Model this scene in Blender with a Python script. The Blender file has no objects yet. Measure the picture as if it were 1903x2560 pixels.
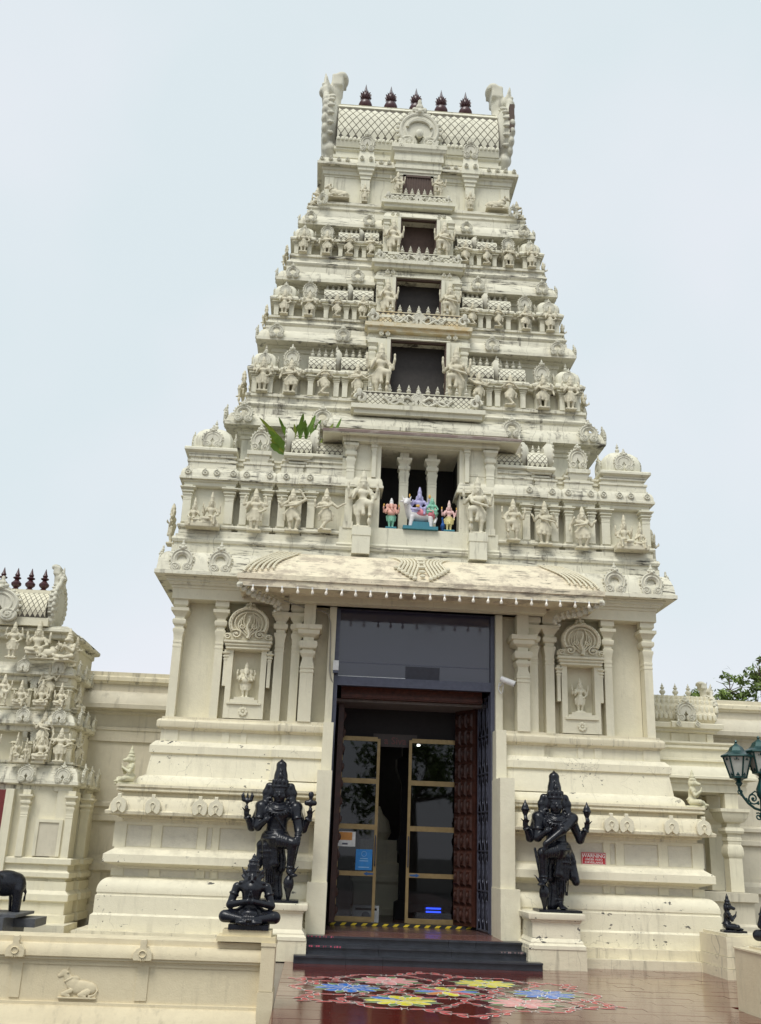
import bpy, math, random
import numpy as np
from mathutils import Vector, Matrix
random.seed(7)
R = math.radians
scene = bpy.context.scene
COL = scene.collection

# ------------------------------------------------------------------ camera
cam_d = bpy.data.cameras.new('camera'); cam = bpy.data.objects.new('camera', cam_d); COL.objects.link(cam)
cam_d.sensor_fit = 'VERTICAL'; cam_d.sensor_height = 36.0; cam_d.lens = 2484 / 2560 * 36
cam_d.clip_start = 0.1; cam_d.clip_end = 3000
PIT, YAW, ROL = R(18.86), R(-2.95), R(2.19)
right = Vector((math.cos(YAW), math.sin(YAW), 0)); fh = Vector((-math.sin(YAW), math.cos(YAW), 0))
fw = math.cos(PIT) * fh + math.sin(PIT) * Vector((0, 0, 1)); up = -math.sin(PIT) * fh + math.cos(PIT) * Vector((0, 0, 1))
ax = math.cos(ROL) * right + math.sin(ROL) * up; ay = -math.sin(ROL) * right + math.cos(ROL) * up; az = -fw
cam.matrix_world = Matrix(((ax.x, ay.x, az.x, -1.65), (ax.y, ay.y, az.y, -17.8), (ax.z, ay.z, az.z, 1.6), (0, 0, 0, 1)))
scene.camera = cam

# ------------------------------------------------------------------ sky, sun, exposure
SUN_EL, SUN_AZ = R(58), R(-152)         # azimuth measured from +Y towards +X: behind the camera, a little to its left
wd = bpy.data.worlds.new('World'); scene.world = wd; wd.use_nodes = True
wt = wd.node_tree; wt.nodes.clear()
wo = wt.nodes.new('ShaderNodeOutputWorld'); bg = wt.nodes.new('ShaderNodeBackground')
sky = wt.nodes.new('ShaderNodeTexSky'); sky.sky_type = 'NISHITA'; sky.sun_disc = False
sky.sun_elevation = SUN_EL; sky.sun_rotation = SUN_AZ; sky.air_density = 1.0; sky.dust_density = 3.0
mxs = wt.nodes.new('ShaderNodeMix'); mxs.data_type = 'RGBA'; mxs.inputs[0].default_value = 0.93
cn = wt.nodes.new('ShaderNodeTexNoise'); cn.inputs['Scale'].default_value = 2.4; cn.inputs['Detail'].default_value = 4; cn.inputs['Roughness'].default_value = .45
tcw = wt.nodes.new('ShaderNodeTexCoord')
crw = wt.nodes.new('ShaderNodeValToRGB')
crw.color_ramp.elements[0].position = .30; crw.color_ramp.elements[0].color = (9.15, 9.3, 9.95, 1)
crw.color_ramp.elements[1].position = .72; crw.color_ramp.elements[1].color = (7.9, 8.85, 9.25, 1)
wt.links.new(tcw.outputs['Generated'], cn.inputs['Vector']); sxw = wt.nodes.new('ShaderNodeSeparateXYZ'); wt.links.new(tcw.outputs['Generated'], sxw.inputs[0])
mz = wt.nodes.new('ShaderNodeMath'); mz.operation = 'MULTIPLY_ADD'; mz.inputs[1].default_value = .42; wt.links.new(sxw.outputs[2], mz.inputs[0])
mo = wt.nodes.new('ShaderNodeMath'); mo.operation = 'MULTIPLY_ADD'; mo.inputs[1].default_value = 1.5; mo.inputs[2].default_value = -.37; wt.links.new(cn.outputs['Fac'], mo.inputs[0]); wt.links.new(mo.outputs[0], mz.inputs[2])
wt.links.new(mz.outputs[0], crw.inputs['Fac'])
wt.links.new(sky.outputs[0], mxs.inputs[6]); wt.links.new(crw.outputs[0], mxs.inputs[7])
wt.links.new(mxs.outputs[2], bg.inputs[0]); bg.inputs[1].default_value = 0.0605
wt.links.new(bg.outputs[0], wo.inputs[0])
sun_d = bpy.data.lights.new('sun', 'SUN'); sun_d.energy = 1.5; sun_d.angle = R(25); sun_d.color = (1, .975, .92)
sun = bpy.data.objects.new('sun', sun_d); COL.objects.link(sun)
sd = Vector((math.sin(SUN_AZ) * math.cos(SUN_EL), math.cos(SUN_AZ) * math.cos(SUN_EL), math.sin(SUN_EL)))
sun.rotation_euler = sd.to_track_quat('Z', 'Y').to_euler(); sun.location = (0, -20, 30)
vs = scene.view_settings; vs.view_transform = 'Standard'; vs.look = 'None'; vs.exposure = 0.68; vs.gamma = 1; vs.use_curve_mapping = False

# ------------------------------------------------------------------ mesh helpers
class MB:
    def __init__(s): s.v = []; s.f = []
    def add(s, vs, fs, M=None):
        n = len(s.v)
        if M is not None: vs = [tuple(M @ Vector(p)) for p in vs]
        s.v += [tuple(p) for p in vs]; s.f += [tuple(i + n for i in f) for f in fs]; return s
    def box(s, x0, x1, y0, y1, z0, z1, M=None):
        return s.add([(x0,y0,z0),(x1,y0,z0),(x1,y1,z0),(x0,y1,z0),(x0,y0,z1),(x1,y0,z1),(x1,y1,z1),(x0,y1,z1)],
                     [(0,3,2,1),(4,5,6,7),(0,1,5,4),(1,2,6,5),(2,3,7,6),(3,0,4,7)], M)
    def frus(s, x0, x1, y0, y1, z0, X0, X1, Y0, Y1, z1, M=None):
        return s.add([(x0,y0,z0),(x1,y0,z0),(x1,y1,z0),(x0,y1,z0),(X0,Y0,z1),(X1,Y0,z1),(X1,Y1,z1),(X0,Y1,z1)],
                     [(0,3,2,1),(4,5,6,7),(0,1,5,4),(1,2,6,5),(2,3,7,6),(3,0,4,7)], M)
    def sweep(s, path, prof, closed=False, cap=True):
        n = len(path); m = len(prof); P = [Vector(p) for p in path]; off = []
        for i in range(n):
            ns = []
            if i > 0 or closed: d = (P[i] - P[i-1]).normalized(); ns.append(Vector((d.y, -d.x)))
            if i < n-1 or closed: d = (P[(i+1) % n] - P[i]).normalized(); ns.append(Vector((d.y, -d.x)))
            off.append(ns[0] if len(ns) == 1 else (ns[0] + ns[1]) / (1 + ns[0].dot(ns[1])))
        vs = [(P[i].x + off[i].x*o, P[i].y + off[i].y*o, z) for i in range(n) for (o, z) in prof]
        fs = []
        for i in range(n if closed else n-1):
            a = i*m; b = ((i+1) % n)*m
            for j in range(m-1): fs.append((a+j, b+j, b+j+1, a+j+1))
        if closed and cap: fs.append(tuple(i*m for i in range(n))[::-1]); fs.append(tuple(i*m+m-1 for i in range(n)))
        if not closed and cap: fs.append(tuple(range(m))); fs.append(tuple((n-1)*m + j for j in range(m))[::-1])
        return s.add(vs, fs)
    def stack(s, cx, cy, hx, hy, prof):          # rectangular stack: prof of (outward offset, z)
        return s.sweep([(cx-hx,cy-hy),(cx+hx,cy-hy),(cx+hx,cy+hy),(cx-hx,cy+hy)], prof, closed=True)
    def lathe(s, c, prof, n=16, e=2.0, M=None, sx=1, sy=1):
        vs = []; fs = []
        for (r, z) in prof:
            for k in range(n):
                a = 2*math.pi*(k+.5)/n; ca, sa = math.cos(a), math.sin(a)
                q = (abs(ca)**e + abs(sa)**e)**(-1/e)
                vs.append((c[0]+r*q*ca*sx, c[1]+r*q*sa*sy, c[2]+z))
        for j in range(len(prof)-1):
            for k in range(n): fs.append((j*n+k, j*n+(k+1)%n, (j+1)*n+(k+1)%n, (j+1)*n+k))
        fs.append(tuple(range(n))[::-1]); fs.append(tuple((len(prof)-1)*n+k for k in range(n)))
        return s.add(vs, fs, M)
    def tube(s, pts, r, n=6, M=None, closed=False):
        P = [Vector(p) for p in pts]; vs = []; fs = []; k = len(P)
        rr = r if hasattr(r, '__len__') else [r]*k
        prev = None
        for i in range(k):
            t = (P[(i+1) % k] - P[i-1]) if closed else (P[min(i+1,k-1)] - P[max(i-1,0)])
            t.normalize()
            if prev is None: a = t.orthogonal().normalized()
            else:
                a = prev - t*prev.dot(t); a = a.normalized() if a.length > 1e-6 else t.orthogonal().normalized()
            prev = a; b = t.cross(a)
            for j in range(n):
                w = 2*math.pi*j/n; vs.append(tuple(P[i] + (a*math.cos(w) + b*math.sin(w))*rr[i]))
        for i in range(k if closed else k-1):
            i2 = (i+1) % k
            for j in range(n): fs.append((i*n+j, i*n+(j+1)%n, i2*n+(j+1)%n, i2*n+j))
        if not closed: fs.append(tuple(range(n))[::-1]); fs.append(tuple((k-1)*n+j for j in range(n)))
        return s.add(vs, fs, M)
    def ball(s, c, r, nu=8, nv=5, M=None):
        r = r if hasattr(r, '__len__') else (r, r, r); vs = [(c[0],c[1],c[2]-r[2])]; fs = []
        for i in range(1, nv):
            b = -math.pi/2 + math.pi*i/nv
            for j in range(nu):
                a = 2*math.pi*j/nu; vs.append((c[0]+r[0]*math.cos(b)*math.cos(a), c[1]+r[1]*math.cos(b)*math.sin(a), c[2]+r[2]*math.sin(b)))
        vs.append((c[0],c[1],c[2]+r[2])); t = len(vs)-1
        for j in range(nu): fs.append((0, 1+(j+1)%nu, 1+j)); fs.append((t, 1+(nv-2)*nu+j, 1+(nv-2)*nu+(j+1)%nu))
        for i in range(nv-2):
            for j in range(nu): fs.append((1+i*nu+j, 1+i*nu+(j+1)%nu, 1+(i+1)*nu+(j+1)%nu, 1+(i+1)*nu+j))
        return s.add(vs, fs, M)
    def slab(s, out, y0, y1, M=None):            # outline in (x,z), extruded from y0 to y1 with a small bevel at y0
        n = len(out); cx = sum(p[0] for p in out)/n; cz = sum(p[1] for p in out)/n
        b = .94; vs = [(cx+(x-cx)*b, y0, cz+(z-cz)*b) for x, z in out] + [(x, y0+(y1-y0)*.3, z) for x, z in out] + [(x, y1, z) for x, z in out]
        fs = [tuple(range(n)), tuple(range(2*n, 3*n))[::-1]]
        for L in (0, 1):
            for i in range(n): fs.append((L*n+i, L*n+(i+1)%n, (L+1)*n+(i+1)%n, (L+1)*n+i))
        return s.add(vs, fs, M)
    def mesh(s, name, mat, mirror=False, smooth=30):
        me = bpy.data.meshes.new(name)
        v = [(-x, y, z) for x, y, z in s.v] if mirror else s.v
        f = [t[::-1] for t in s.f] if mirror else s.f
        me.from_pydata(v, [], f); me.materials.append(mat)
        if smooth: me.shade_smooth(); me.set_sharp_from_angle(angle=R(smooth))
        return me
    def build(s, name, mat, parent=None, mirror=False, smooth=30):
        return link(name, s.mesh(name, mat, mirror, smooth), parent)

def link(name, me, parent=None, loc=None, rz=0, sc=None, M=None):
    o = bpy.data.objects.new(name, me); COL.objects.link(o)
    if parent is not None: o.parent = parent
    if M is not None: o.matrix_local = M
    if loc is not None: o.location = loc
    if rz: o.rotation_euler = (0, 0, rz)
    if sc is not None: o.scale = sc if hasattr(sc, '__len__') else (sc, sc, sc)
    return o
def empty(name, parent=None, loc=(0, 0, 0)):
    o = bpy.data.objects.new(name, None); COL.objects.link(o); o.location = loc; o.empty_display_size = .2
    if parent is not None: o.parent = parent
    return o
def tag(o, label, cat, group=None):
    o['label'] = label; o['category'] = cat
    if group: o['group'] = group
    return o
def struct(o): o['kind'] = 'structure'; return o
def stuff(o): o['kind'] = 'stuff'; return o
def both(mb, name, mat, parent): return [mb.build(name, mat, parent, m) for m in (False, True)]

# ------------------------------------------------------------------ materials
def newmat(name):
    m = bpy.data.materials.new(name); m.use_nodes = True; nt = m.node_tree; nt.nodes.clear()
    o = nt.nodes.new('ShaderNodeOutputMaterial'); b = nt.nodes.new('ShaderNodeBsdfPrincipled'); nt.links.new(b.outputs[0], o.inputs[0])
    return m, nt, b
def noise(nt, vec, scale, detail=4, rough=.6):
    n = nt.nodes.new('ShaderNodeTexNoise'); n.inputs['Scale'].default_value = scale; n.inputs['Detail'].default_value = detail; n.inputs['Roughness'].default_value = rough
    nt.links.new(vec, n.inputs['Vector']); return n.outputs['Fac']
def vmul(nt, vec, s):
    n = nt.nodes.new('ShaderNodeVectorMath'); n.operation = 'MULTIPLY'; nt.links.new(vec, n.inputs[0]); n.inputs[1].default_value = s; return n.outputs[0]
def ramp(nt, fac, a, b, lo=0., hi=1.):
    n = nt.nodes.new('ShaderNodeMapRange'); nt.links.new(fac, n.inputs[0]); n.inputs[1].default_value = a; n.inputs[2].default_value = b
    n.inputs[3].default_value = lo; n.inputs[4].default_value = hi; return n.outputs[0]
def mul(nt, a, b, op='MULTIPLY'):
    n = nt.nodes.new('ShaderNodeMath'); n.operation = op
    for i, q in enumerate((a, b)):
        if isinstance(q, (int, float)): n.inputs[i].default_value = q
        else: nt.links.new(q, n.inputs[i])
    return n.outputs[0]
def mixc(nt, fac, a, b):
    n = nt.nodes.new('ShaderNodeMix'); n.data_type = 'RGBA'
    for i, q in ((0, fac), (6, a), (7, b)):
        if isinstance(q, (int, float)): n.inputs[i].default_value = q
        elif isinstance(q, tuple): n.inputs[i].default_value = q + (1,) if len(q) == 3 else q
        else: nt.links.new(q, n.inputs[i])
    return n.outputs[2]
def bump(nt, b, h, dist=.01, st=.5):
    n = nt.nodes.new('ShaderNodeBump'); n.inputs['Distance'].default_value = dist; n.inputs['Strength'].default_value = st
    nt.links.new(h, n.inputs['Height']); nt.links.new(n.outputs[0], b.inputs['Normal'])
def wpos(nt): return nt.nodes.new('ShaderNodeNewGeometry')

def plaster(name, col, col2, streak=.25, spot=.3, ledge=.25, patch=0., patchcol=(.3,.22,.2), crack=0., rough=.75, joint=0., band=0.):
    col = tuple(x*.97 for x in col); col2 = tuple(x*.97 for x in col2)
    m, nt, b = newmat(name); g = wpos(nt); p = g.outputs['Position']
    c = mixc(nt, ramp(nt, noise(nt, p, 1.1, 5), .35, .68), col, col2)
    c = mixc(nt, ramp(nt, noise(nt, p, 9, 4), .3, .75, 0, .35), c, tuple(x*.86 for x in col2))
    st = noise(nt, vmul(nt, p, (7, 7, .8)), 1.3, 5, .65); big = noise(nt, p, .8, 3)
    f = mul(nt, ramp(nt, st, .53, .68), ramp(nt, big, .42, .60)); c = mixc(nt, mul(nt, f, streak), c, (.14, .125, .10))
    if ledge:
        sx = nt.nodes.new('ShaderNodeSeparateXYZ'); nt.links.new(g.outputs['Normal'], sx.inputs[0])
        up_ = ramp(nt, sx.outputs[2], .35, .85); f = mul(nt, up_, ramp(nt, noise(nt, p, 3.2, 5, .7), .4, .66))
        c = mixc(nt, mul(nt, f, ledge), c, (.13, .12, .10))
    if spot:
        f = mul(nt, ramp(nt, noise(nt, p, 16, 3, .55), .655, .70), ramp(nt, noise(nt, p, 1.7, 3), .50, .62)); c = mixc(nt, mul(nt, f, spot), c, (.07, .065, .055))
    if spot > .8:
        f = mul(nt, ramp(nt, noise(nt, vmul(nt, p, (1, 1, 2.2)), 5.5, 5, .6), .64, .66), ramp(nt, noise(nt, p, .75, 2), .52, .56)); c = mixc(nt, f, c, (.11, .105, .095))
    if band:
        f = mul(nt, ramp(nt, noise(nt, vmul(nt, p, (1.6, 1.6, 14)), 1.5, 5, .7), .52, .62), ramp(nt, noise(nt, p, 1.3, 3), .45, .6)); c = mixc(nt, mul(nt, f, band), c, (.085, .075, .06))
    if joint:
        sp = nt.nodes.new('ShaderNodeSeparateXYZ'); nt.links.new(p, sp.inputs[0]); xx = mul(nt, mul(nt, sp.outputs[0], 1.45), mul(nt, noise(nt, p, .9, 2), .9), 'ADD'); fx = mul(nt, xx, 0., 'FRACT')
        f = mul(nt, ramp(nt, fx, .0, .016, 1, 0), ramp(nt, noise(nt, p, 5, 3), .35, .5)); c = mixc(nt, mul(nt, f, joint), c, (.20, .18, .14))
    if patch:
        f = mul(nt, ramp(nt, noise(nt, vmul(nt, p, (1, 1, 2)), 2.3, 7, .72), .5, .6), 1.); c = mixc(nt, mul(nt, f, patch), c, patchcol)
    if crack:
        v = nt.nodes.new('ShaderNodeTexVoronoi'); v.feature = 'DISTANCE_TO_EDGE'; v.inputs['Scale'].default_value = 1.7
        d = nt.nodes.new('ShaderNodeVectorMath'); d.operation = 'ADD'; nz = nt.nodes.new('ShaderNodeTexNoise'); nz.inputs['Scale'].default_value = 6
        nt.links.new(p, nz.inputs['Vector']); nt.links.new(p, d.inputs[0])
        dv = vmul(nt, nz.outputs['Color'], (.22, .22, .22)); nt.links.new(dv, d.inputs[1]); nt.links.new(d.outputs[0], v.inputs['Vector'])
        f = mul(nt, ramp(nt, v.outputs['Distance'], 0, .012, 1, 0), ramp(nt, noise(nt, p, .9, 2), .56, .62)); c = mixc(nt, mul(nt, f, crack), c, (.17, .15, .12))
    nt.links.new(c, b.inputs['Base Color']); b.inputs['Roughness'].default_value = rough; b.inputs['Specular IOR Level'].default_value = .25
    h = mul(nt, noise(nt, p, 60, 3), mul(nt, noise(nt, p, 12, 4), 1.6), 'ADD'); bump(nt, b, h, .006, .45)
    return m
def simple(name, col, rough=.5, metal=0., var=.15, scale=12., bmp=0., spec=.5):
    m, nt, b = newmat(name); tc = nt.nodes.new('ShaderNodeTexCoord'); p = tc.outputs['Object']
    n = noise(nt, p, scale, 4); c = mixc(nt, ramp(nt, n, .3, .7), tuple(x*(1-var) for x in col), tuple(min(1, x*(1+var)) for x in col))
    nt.links.new(c, b.inputs['Base Color']); b.inputs['Roughness'].default_value = rough; b.inputs['Metallic'].default_value = metal
    b.inputs['Specular IOR Level'].default_value = spec
    if bmp: bump(nt, b, noise(nt, p, scale*3, 4), bmp, .6)
    return m
CREAM, CREAM2 = (.805, .757, .585), (.74, .692, .53)
M_WALL = plaster('cream_plaster', CREAM, CREAM2, .18, .12, .12)
M_MOULD = plaster('weathered_moulding', (.81, .74, .55), (.73, .665, .49), .6, .5, .4, crack=.25, joint=.6, band=.12)
M_TOWER = plaster('tower_plaster', (.805, .775, .62), (.74, .71, .57), .5, .25, .3)
M_TMOULD = plaster('tower_moulding', (.82, .785, .635), (.735, .70, .56), .9, .5, .65, joint=.8, band=1.)
M_BASE = plaster('base_plaster', (.845, .79, .608), (.79, .735, .565), .2, 1., .25, crack=.35, joint=.25)
M_ORN = plaster('ornament_plaster', (.75, .72, .59), (.65, .625, .515), .5, .4, .5)
M_STATUE = plaster('statue_plaster', (.75, .69, .525), (.63, .58, .435), .5, .35, .55)
M_HANU = plaster('mossy_statue', (.72, .675, .49), (.62, .595, .405), .3, .15, .45)
M_EAVE = plaster('peeling_eave', (.82, .745, .55), (.76, .665, .50), .3, .8, .1, patch=.6, patchcol=(.30, .245, .195), band=.7)
M_CANOPY = plaster('canopy_edge', (.20, .14, .125), (.30, .24, .21), .2, .2, 0, patch=.5, patchcol=(.5, .45, .38))
M_GOLDST = plaster('rusty_stained_plaster', (.735, .69, .53), (.70, .61, .42), .3, .2, .2, patch=.6, patchcol=(.58, .40, .15))
M_PARAPET = plaster('parapet_plaster', (.735, .645, .45), (.69, .595, .405), .25, .3, .25)
M_BACKWALL = plaster('boundary_plaster', (.68, .63, .50), (.60, .55, .43), .35, .12, .2)
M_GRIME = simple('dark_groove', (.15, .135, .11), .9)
M_JOINT = simple('joint_line', (.33, .30, .24), .9)
M_MAROON = simple('maroon_finial', (.06, .018, .02), .35)
M_BLACK = simple('black_granite', (.008, .009, .014), .27, var=.4, scale=25, bmp=.002, spec=.38)
M_BLACKSTEP = simple('black_step_stone', (.032, .035, .044), .3, var=.3, scale=6, bmp=.001)
M_GREYPLINTH = simple('grey_granite_plinth', (.085, .09, .10), .5, var=.25, scale=18)
M_FRAME = simple('blue_grey_metal', (.085, .09, .125), .4, .3)
M_GOLD = simple('bronze_aluminium', (.30, .215, .10), .38, .55)
M_WOOD_SHADE = simple('shaded_carved_teak', (.05, .017, .011), .45, var=.4, scale=14, bmp=.004)  # same teak, doorway shade put into its colour, for the folded leaves
M_WOOD = simple('red_brown_teak', (.10, .028, .015), .45, var=.4, scale=14, bmp=.004)
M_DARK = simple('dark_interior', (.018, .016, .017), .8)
M_BROWN = simple('brown_board', (.085, .05, .036), .7)
M_INTWALL = simple('interior_wall', (.22, .20, .19), .7)
M_WHITE = simple('white_plastic', (.75, .75, .74), .4)
M_GREEN = simple('dark_green_iron', (.008, .045, .042), .35, .3, var=.3)
M_PANEL = plaster('mottled_panel', (.735, .69, .56), (.66, .625, .52), .1, .1, 0, patch=.28, patchcol=(.40, .37, .32))
M_BULB = simple('bulb_glass', (.78, .72, .62), .2)
M_LEAF = simple('tree_leaf', (.14, .20, .04), .5, var=.5, scale=1.5)
M_FERN = simple('fern_leaf', (.12, .22, .02), .4, var=.4, scale=3)
M_BARK = simple('tree_bark', (.14, .11, .085), .85)
# ------------------------------------------------------------------ sculpted bodies: smooth union of rounded cones, meshed with surface nets
def cap(a, b, ra, rb=None, k=None): return ('c', np.array(a, float), np.array(b, float), ra, ra if rb is None else rb, k)
def ell(c, r, k=None): return ('e', np.array(c, float), np.array(r if hasattr(r, '__len__') else (r, r, r), float), k)
def tor(c, n, R_, r, k=.004): return ('t', np.array(c, float), np.array(n, float) / np.linalg.norm(n), R_, r, k)
def bxs(c, h, rd=.01, k=.004): return ('b', np.array(c, float), np.array(h, float), rd, k)
def chain(pts, rad, k=None): return [cap(pts[i], pts[i+1], rad[i], rad[i+1], k) for i in range(len(pts)-1)]
def sdf_mesh(prims, h, kk):
    lo = np.full(3, 1e9); hi = -lo; bb = []
    for p in prims:
        if p[0] == 'c': r = max(p[3], p[4]); a = np.minimum(p[1], p[2]) - r; b = np.maximum(p[1], p[2]) + r
        elif p[0] == 'e': a = p[1] - p[2]; b = p[1] + p[2]
        elif p[0] == 't': a = p[1] - p[3] - p[4]; b = p[1] + p[3] + p[4]
        else: a = p[1] - p[2] - p[3]; b = p[1] + p[2] + p[3]
        bb.append((a, b)); lo = np.minimum(lo, a); hi = np.maximum(hi, b)
    lo -= 3*h; n = np.ceil((hi + 3*h - lo) / h).astype(int) + 1
    D = np.full(n, 1e3, np.float32)
    for p, (a, b) in zip(prims, bb):
        k = p[-1] if p[-1] is not None else kk
        i0 = np.maximum(((a - k - 2.5*h - lo) / h).astype(int), 0); i1 = np.minimum(((b + k + 2.5*h - lo) / h).astype(int) + 2, n)
        X = [(lo[d] + h*np.arange(i0[d], i1[d])).astype(np.float32) for d in range(3)]
        x = X[0][:, None, None]; y = X[1][None, :, None]; z = X[2][None, None, :]
        if p[0] == 'c':
            A, B = p[1], p[2]; ba = B - A; l = float(ba @ ba) + 1e-12; px, py, pz = x-A[0], y-A[1], z-A[2]
            t = np.clip((px*ba[0] + py*ba[1] + pz*ba[2]) / l, 0, 1)
            d = np.sqrt((px-t*ba[0])**2 + (py-t*ba[1])**2 + (pz-t*ba[2])**2) - (p[3] + (p[4]-p[3])*t)
        elif p[0] == 'e':
            c, r = p[1], p[2]; px, py, pz = (x-c[0]), (y-c[1]), (z-c[2])
            k0 = np.sqrt((px/r[0])**2 + (py/r[1])**2 + (pz/r[2])**2); k1 = np.sqrt((px/r[0]**2)**2 + (py/r[1]**2)**2 + (pz/r[2]**2)**2) + 1e-9
            d = k0*(k0-1)/k1
        elif p[0] == 't':
            c, nn = p[1], p[2]; px, py, pz = x-c[0], y-c[1], z-c[2]; ax_ = px*nn[0]+py*nn[1]+pz*nn[2]
            rr = np.sqrt(np.maximum(px**2+py**2+pz**2-ax_**2, 0)); d = np.sqrt((rr-p[3])**2 + ax_**2) - p[4]
        else:
            c, hh, rd = p[1], p[2]-p[3]*0, p[3]; qx, qy, qz = np.abs(x-c[0])-hh[0], np.abs(y-c[1])-hh[1], np.abs(z-c[2])-hh[2]
            d = np.sqrt(np.maximum(qx,0)**2+np.maximum(qy,0)**2+np.maximum(qz,0)**2) + np.minimum(np.maximum(qx,np.maximum(qy,qz)),0) - rd
        S = (slice(i0[0], i1[0]), slice(i0[1], i1[1]), slice(i0[2], i1[2])); o = D[S]
        w = np.maximum(k - np.abs(o-d), 0) / k
        D[S] = np.minimum(o, d) - w*w*k*.25
    return surf_nets(D, lo, h)
def surf_nets(D, lo, h):
    neg = D < 0; nx, ny, nz = D.shape; cs = (nx-1, ny-1, nz-1)
    acc = np.zeros(cs + (3,), np.float32); cnt = np.zeros(cs, np.float32); E = []
    for ax_ in range(3):
        s0 = [slice(None)]*3; s1 = [slice(None)]*3; s0[ax_] = slice(0, -1); s1[ax_] = slice(1, None)
        ch = neg[tuple(s0)] != neg[tuple(s1)]; I = np.argwhere(ch); a = D[tuple(s0)][ch]; b = D[tuple(s1)][ch]; t = a/(a-b)
        P = I.astype(np.float32); P[:, ax_] += t; o1, o2 = [q for q in range(3) if q != ax_]
        for d1 in (0, 1):
            for d2 in (0, 1):
                J = I.copy(); J[:, o1] -= d1; J[:, o2] -= d2
                ok = (J >= 0).all(1) & (J < np.array(cs)).all(1); Jk = J[ok]
                np.add.at(acc, tuple(Jk.T), P[ok]); np.add.at(cnt, tuple(Jk.T), 1)
        E.append((I, neg[tuple(s0)][ch], o1, o2))
    act = cnt > 0; idx = np.full(cs, -1); idx[act] = np.arange(act.sum())
    V = acc[act] / cnt[act][:, None]; V = V*h + lo
    F = []
    for ax_, (I, sg, o1, o2) in enumerate(E):
        ok = (I[:, o1] > 0) & (I[:, o2] > 0) & (I[:, o1] < cs[o1]) & (I[:, o2] < cs[o2]); I = I[ok]; sg = sg[ok]
        q = []
        for d1, d2 in ((1, 1), (0, 1), (0, 0), (1, 0)):
            J = I.copy(); J[:, o1] -= d1; J[:, o2] -= d2; q.append(idx[tuple(J.T)])
        q = np.stack(q, 1); fl = sg if ax_ != 1 else ~sg; q[~fl] = q[~fl][:, ::-1]; F.append(q)
    return V, np.concatenate(F)
def sculpt(name, prims, mat, h, k, mirror=False):
    V, F = sdf_mesh(prims, h, k)
    if mirror: V = V * np.array([-1, 1, 1]); F = F[:, ::-1]
    me = bpy.data.meshes.new(name); me.vertices.add(len(V)); me.vertices.foreach_set('co', V.astype(np.float32).ravel())
    me.loops.add(F.size); me.loops.foreach_set('vertex_index', F.astype(np.int32).ravel())
    me.polygons.add(len(F)); me.polygons.foreach_set('loop_start', np.arange(0, F.size, 4, dtype=np.int32)); me.polygons.foreach_set('loop_total', np.full(len(F), 4, np.int32))
    me.update(calc_edges=True); me.validate(); me.shade_smooth(); me.materials.append(mat); return me

# a figure is 1 high from soles to crown tip and faces -Y
def head(c, s=1., crown=.2, hair=True, face=True, turn=0.):
    x, y, z = c; q = []
    q += [ell((x, y, z), (.052*s, .058*s, .066*s)), ell((x, y-.012*s, z-.035*s), (.038*s, .042*s, .035*s))]
    if face:
        q += [cap((x+turn*.02, y-.055*s, z+.012*s), (x+turn*.02, y-.068*s, z-.014*s), .008*s, .012*s, .006)]
        for e in (-1, 1): q += [ell((x+e*.022*s, y-.05*s, z+.012*s), (.012*s, .010*s, .007*s), .004), ell((x+e*.02*s, y-.049*s, z+.027*s), (.018*s, .012*s, .005*s), .004)]
        q += [ell((x, y-.055*s, z-.034*s), (.018*s, .012*s, .007*s), .004)]
    if hair:
        for e in (-1, 1): q += [ell((x+e*.062*s, y+.012, z+.005), (.027*s, .03*s, .045*s)), ell((x+e*.072*s, y+.012, z-.05*s), (.026*s, .028*s, .03*s))]
    if crown:
        b = z + .045*s
        q += [cap((x, y, b), (x, y, b+crown*.45), .053*s, .044*s), cap((x, y, b+crown*.4), (x, y, b+crown*.86), .043*s, .025*s), cap((x, y, b+crown*.85), (x, y, b+crown), .016*s, .006*s),
              tor((x, y, b+.004), (0, 0, 1), .054*s, .011*s), tor((x, y, b+crown*.42), (0, 0, 1), .044*s, .008*s), tor((x, y, b+crown*.7), (0, 0, 1), .033*s, .006*s)]
    return q
def hand(p, d, s=1., open_=True):           # palm with five fingers along d
    p = np.array(p, float); d = np.array(d, float); d /= np.linalg.norm(d); a = np.cross(d, (0, 1, 0.01)); a /= np.linalg.norm(a); n = np.cross(a, d)
    q = [cap(p, p + d*.03*s, .018*s, .02*s)]
    for i, L in enumerate((.036, .044, .042, .034)):
        b = p + d*.035*s + a*(i-1.5)*.011*s; t = b + d*L*s + (n*(.0 if open_ else .02)*s)
        q.append(cap(b, t, .0075*s, .0055*s, .004))
    q.append(cap(p + d*.012*s - a*.016*s, p + d*.035*s - a*.04*s, .008*s, .006*s, .005)); return q
def arm(sh, el, wr, s=1., d=None, hd=True, band=True):
    q = [cap(sh, el, .036*s, .028*s), cap(el, wr, .028*s, .019*s)]
    if band:
        m = np.array(sh)*.5 + np.array(el)*.5; q.append(tor(m, np.array(el)-np.array(sh)+1e-6, .032*s, .008*s)); m = np.array(el)*.15 + np.array(wr)*.85; q.append(tor(m, np.array(wr)-np.array(el)+1e-6, .021*s, .006*s))
    if hd: q += hand(wr, np.array(wr)-np.array(el) if d is None else d, s*.9)
    return q
def leg(hip, kn, an, toe, s=1.):
    return [cap(hip, kn, .062*s, .046*s), cap(kn, an, .044*s, .026*s), cap(an, toe, .026*s, .017*s), ell(np.array(toe)+np.array((0, -.012, -.003)), (.026*s, .034*s, .014*s)), tor(np.array(an)*.92+np.array(kn)*.08, np.array(kn)-np.array(an)+1e-6, .029*s, .008*s)]
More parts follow.
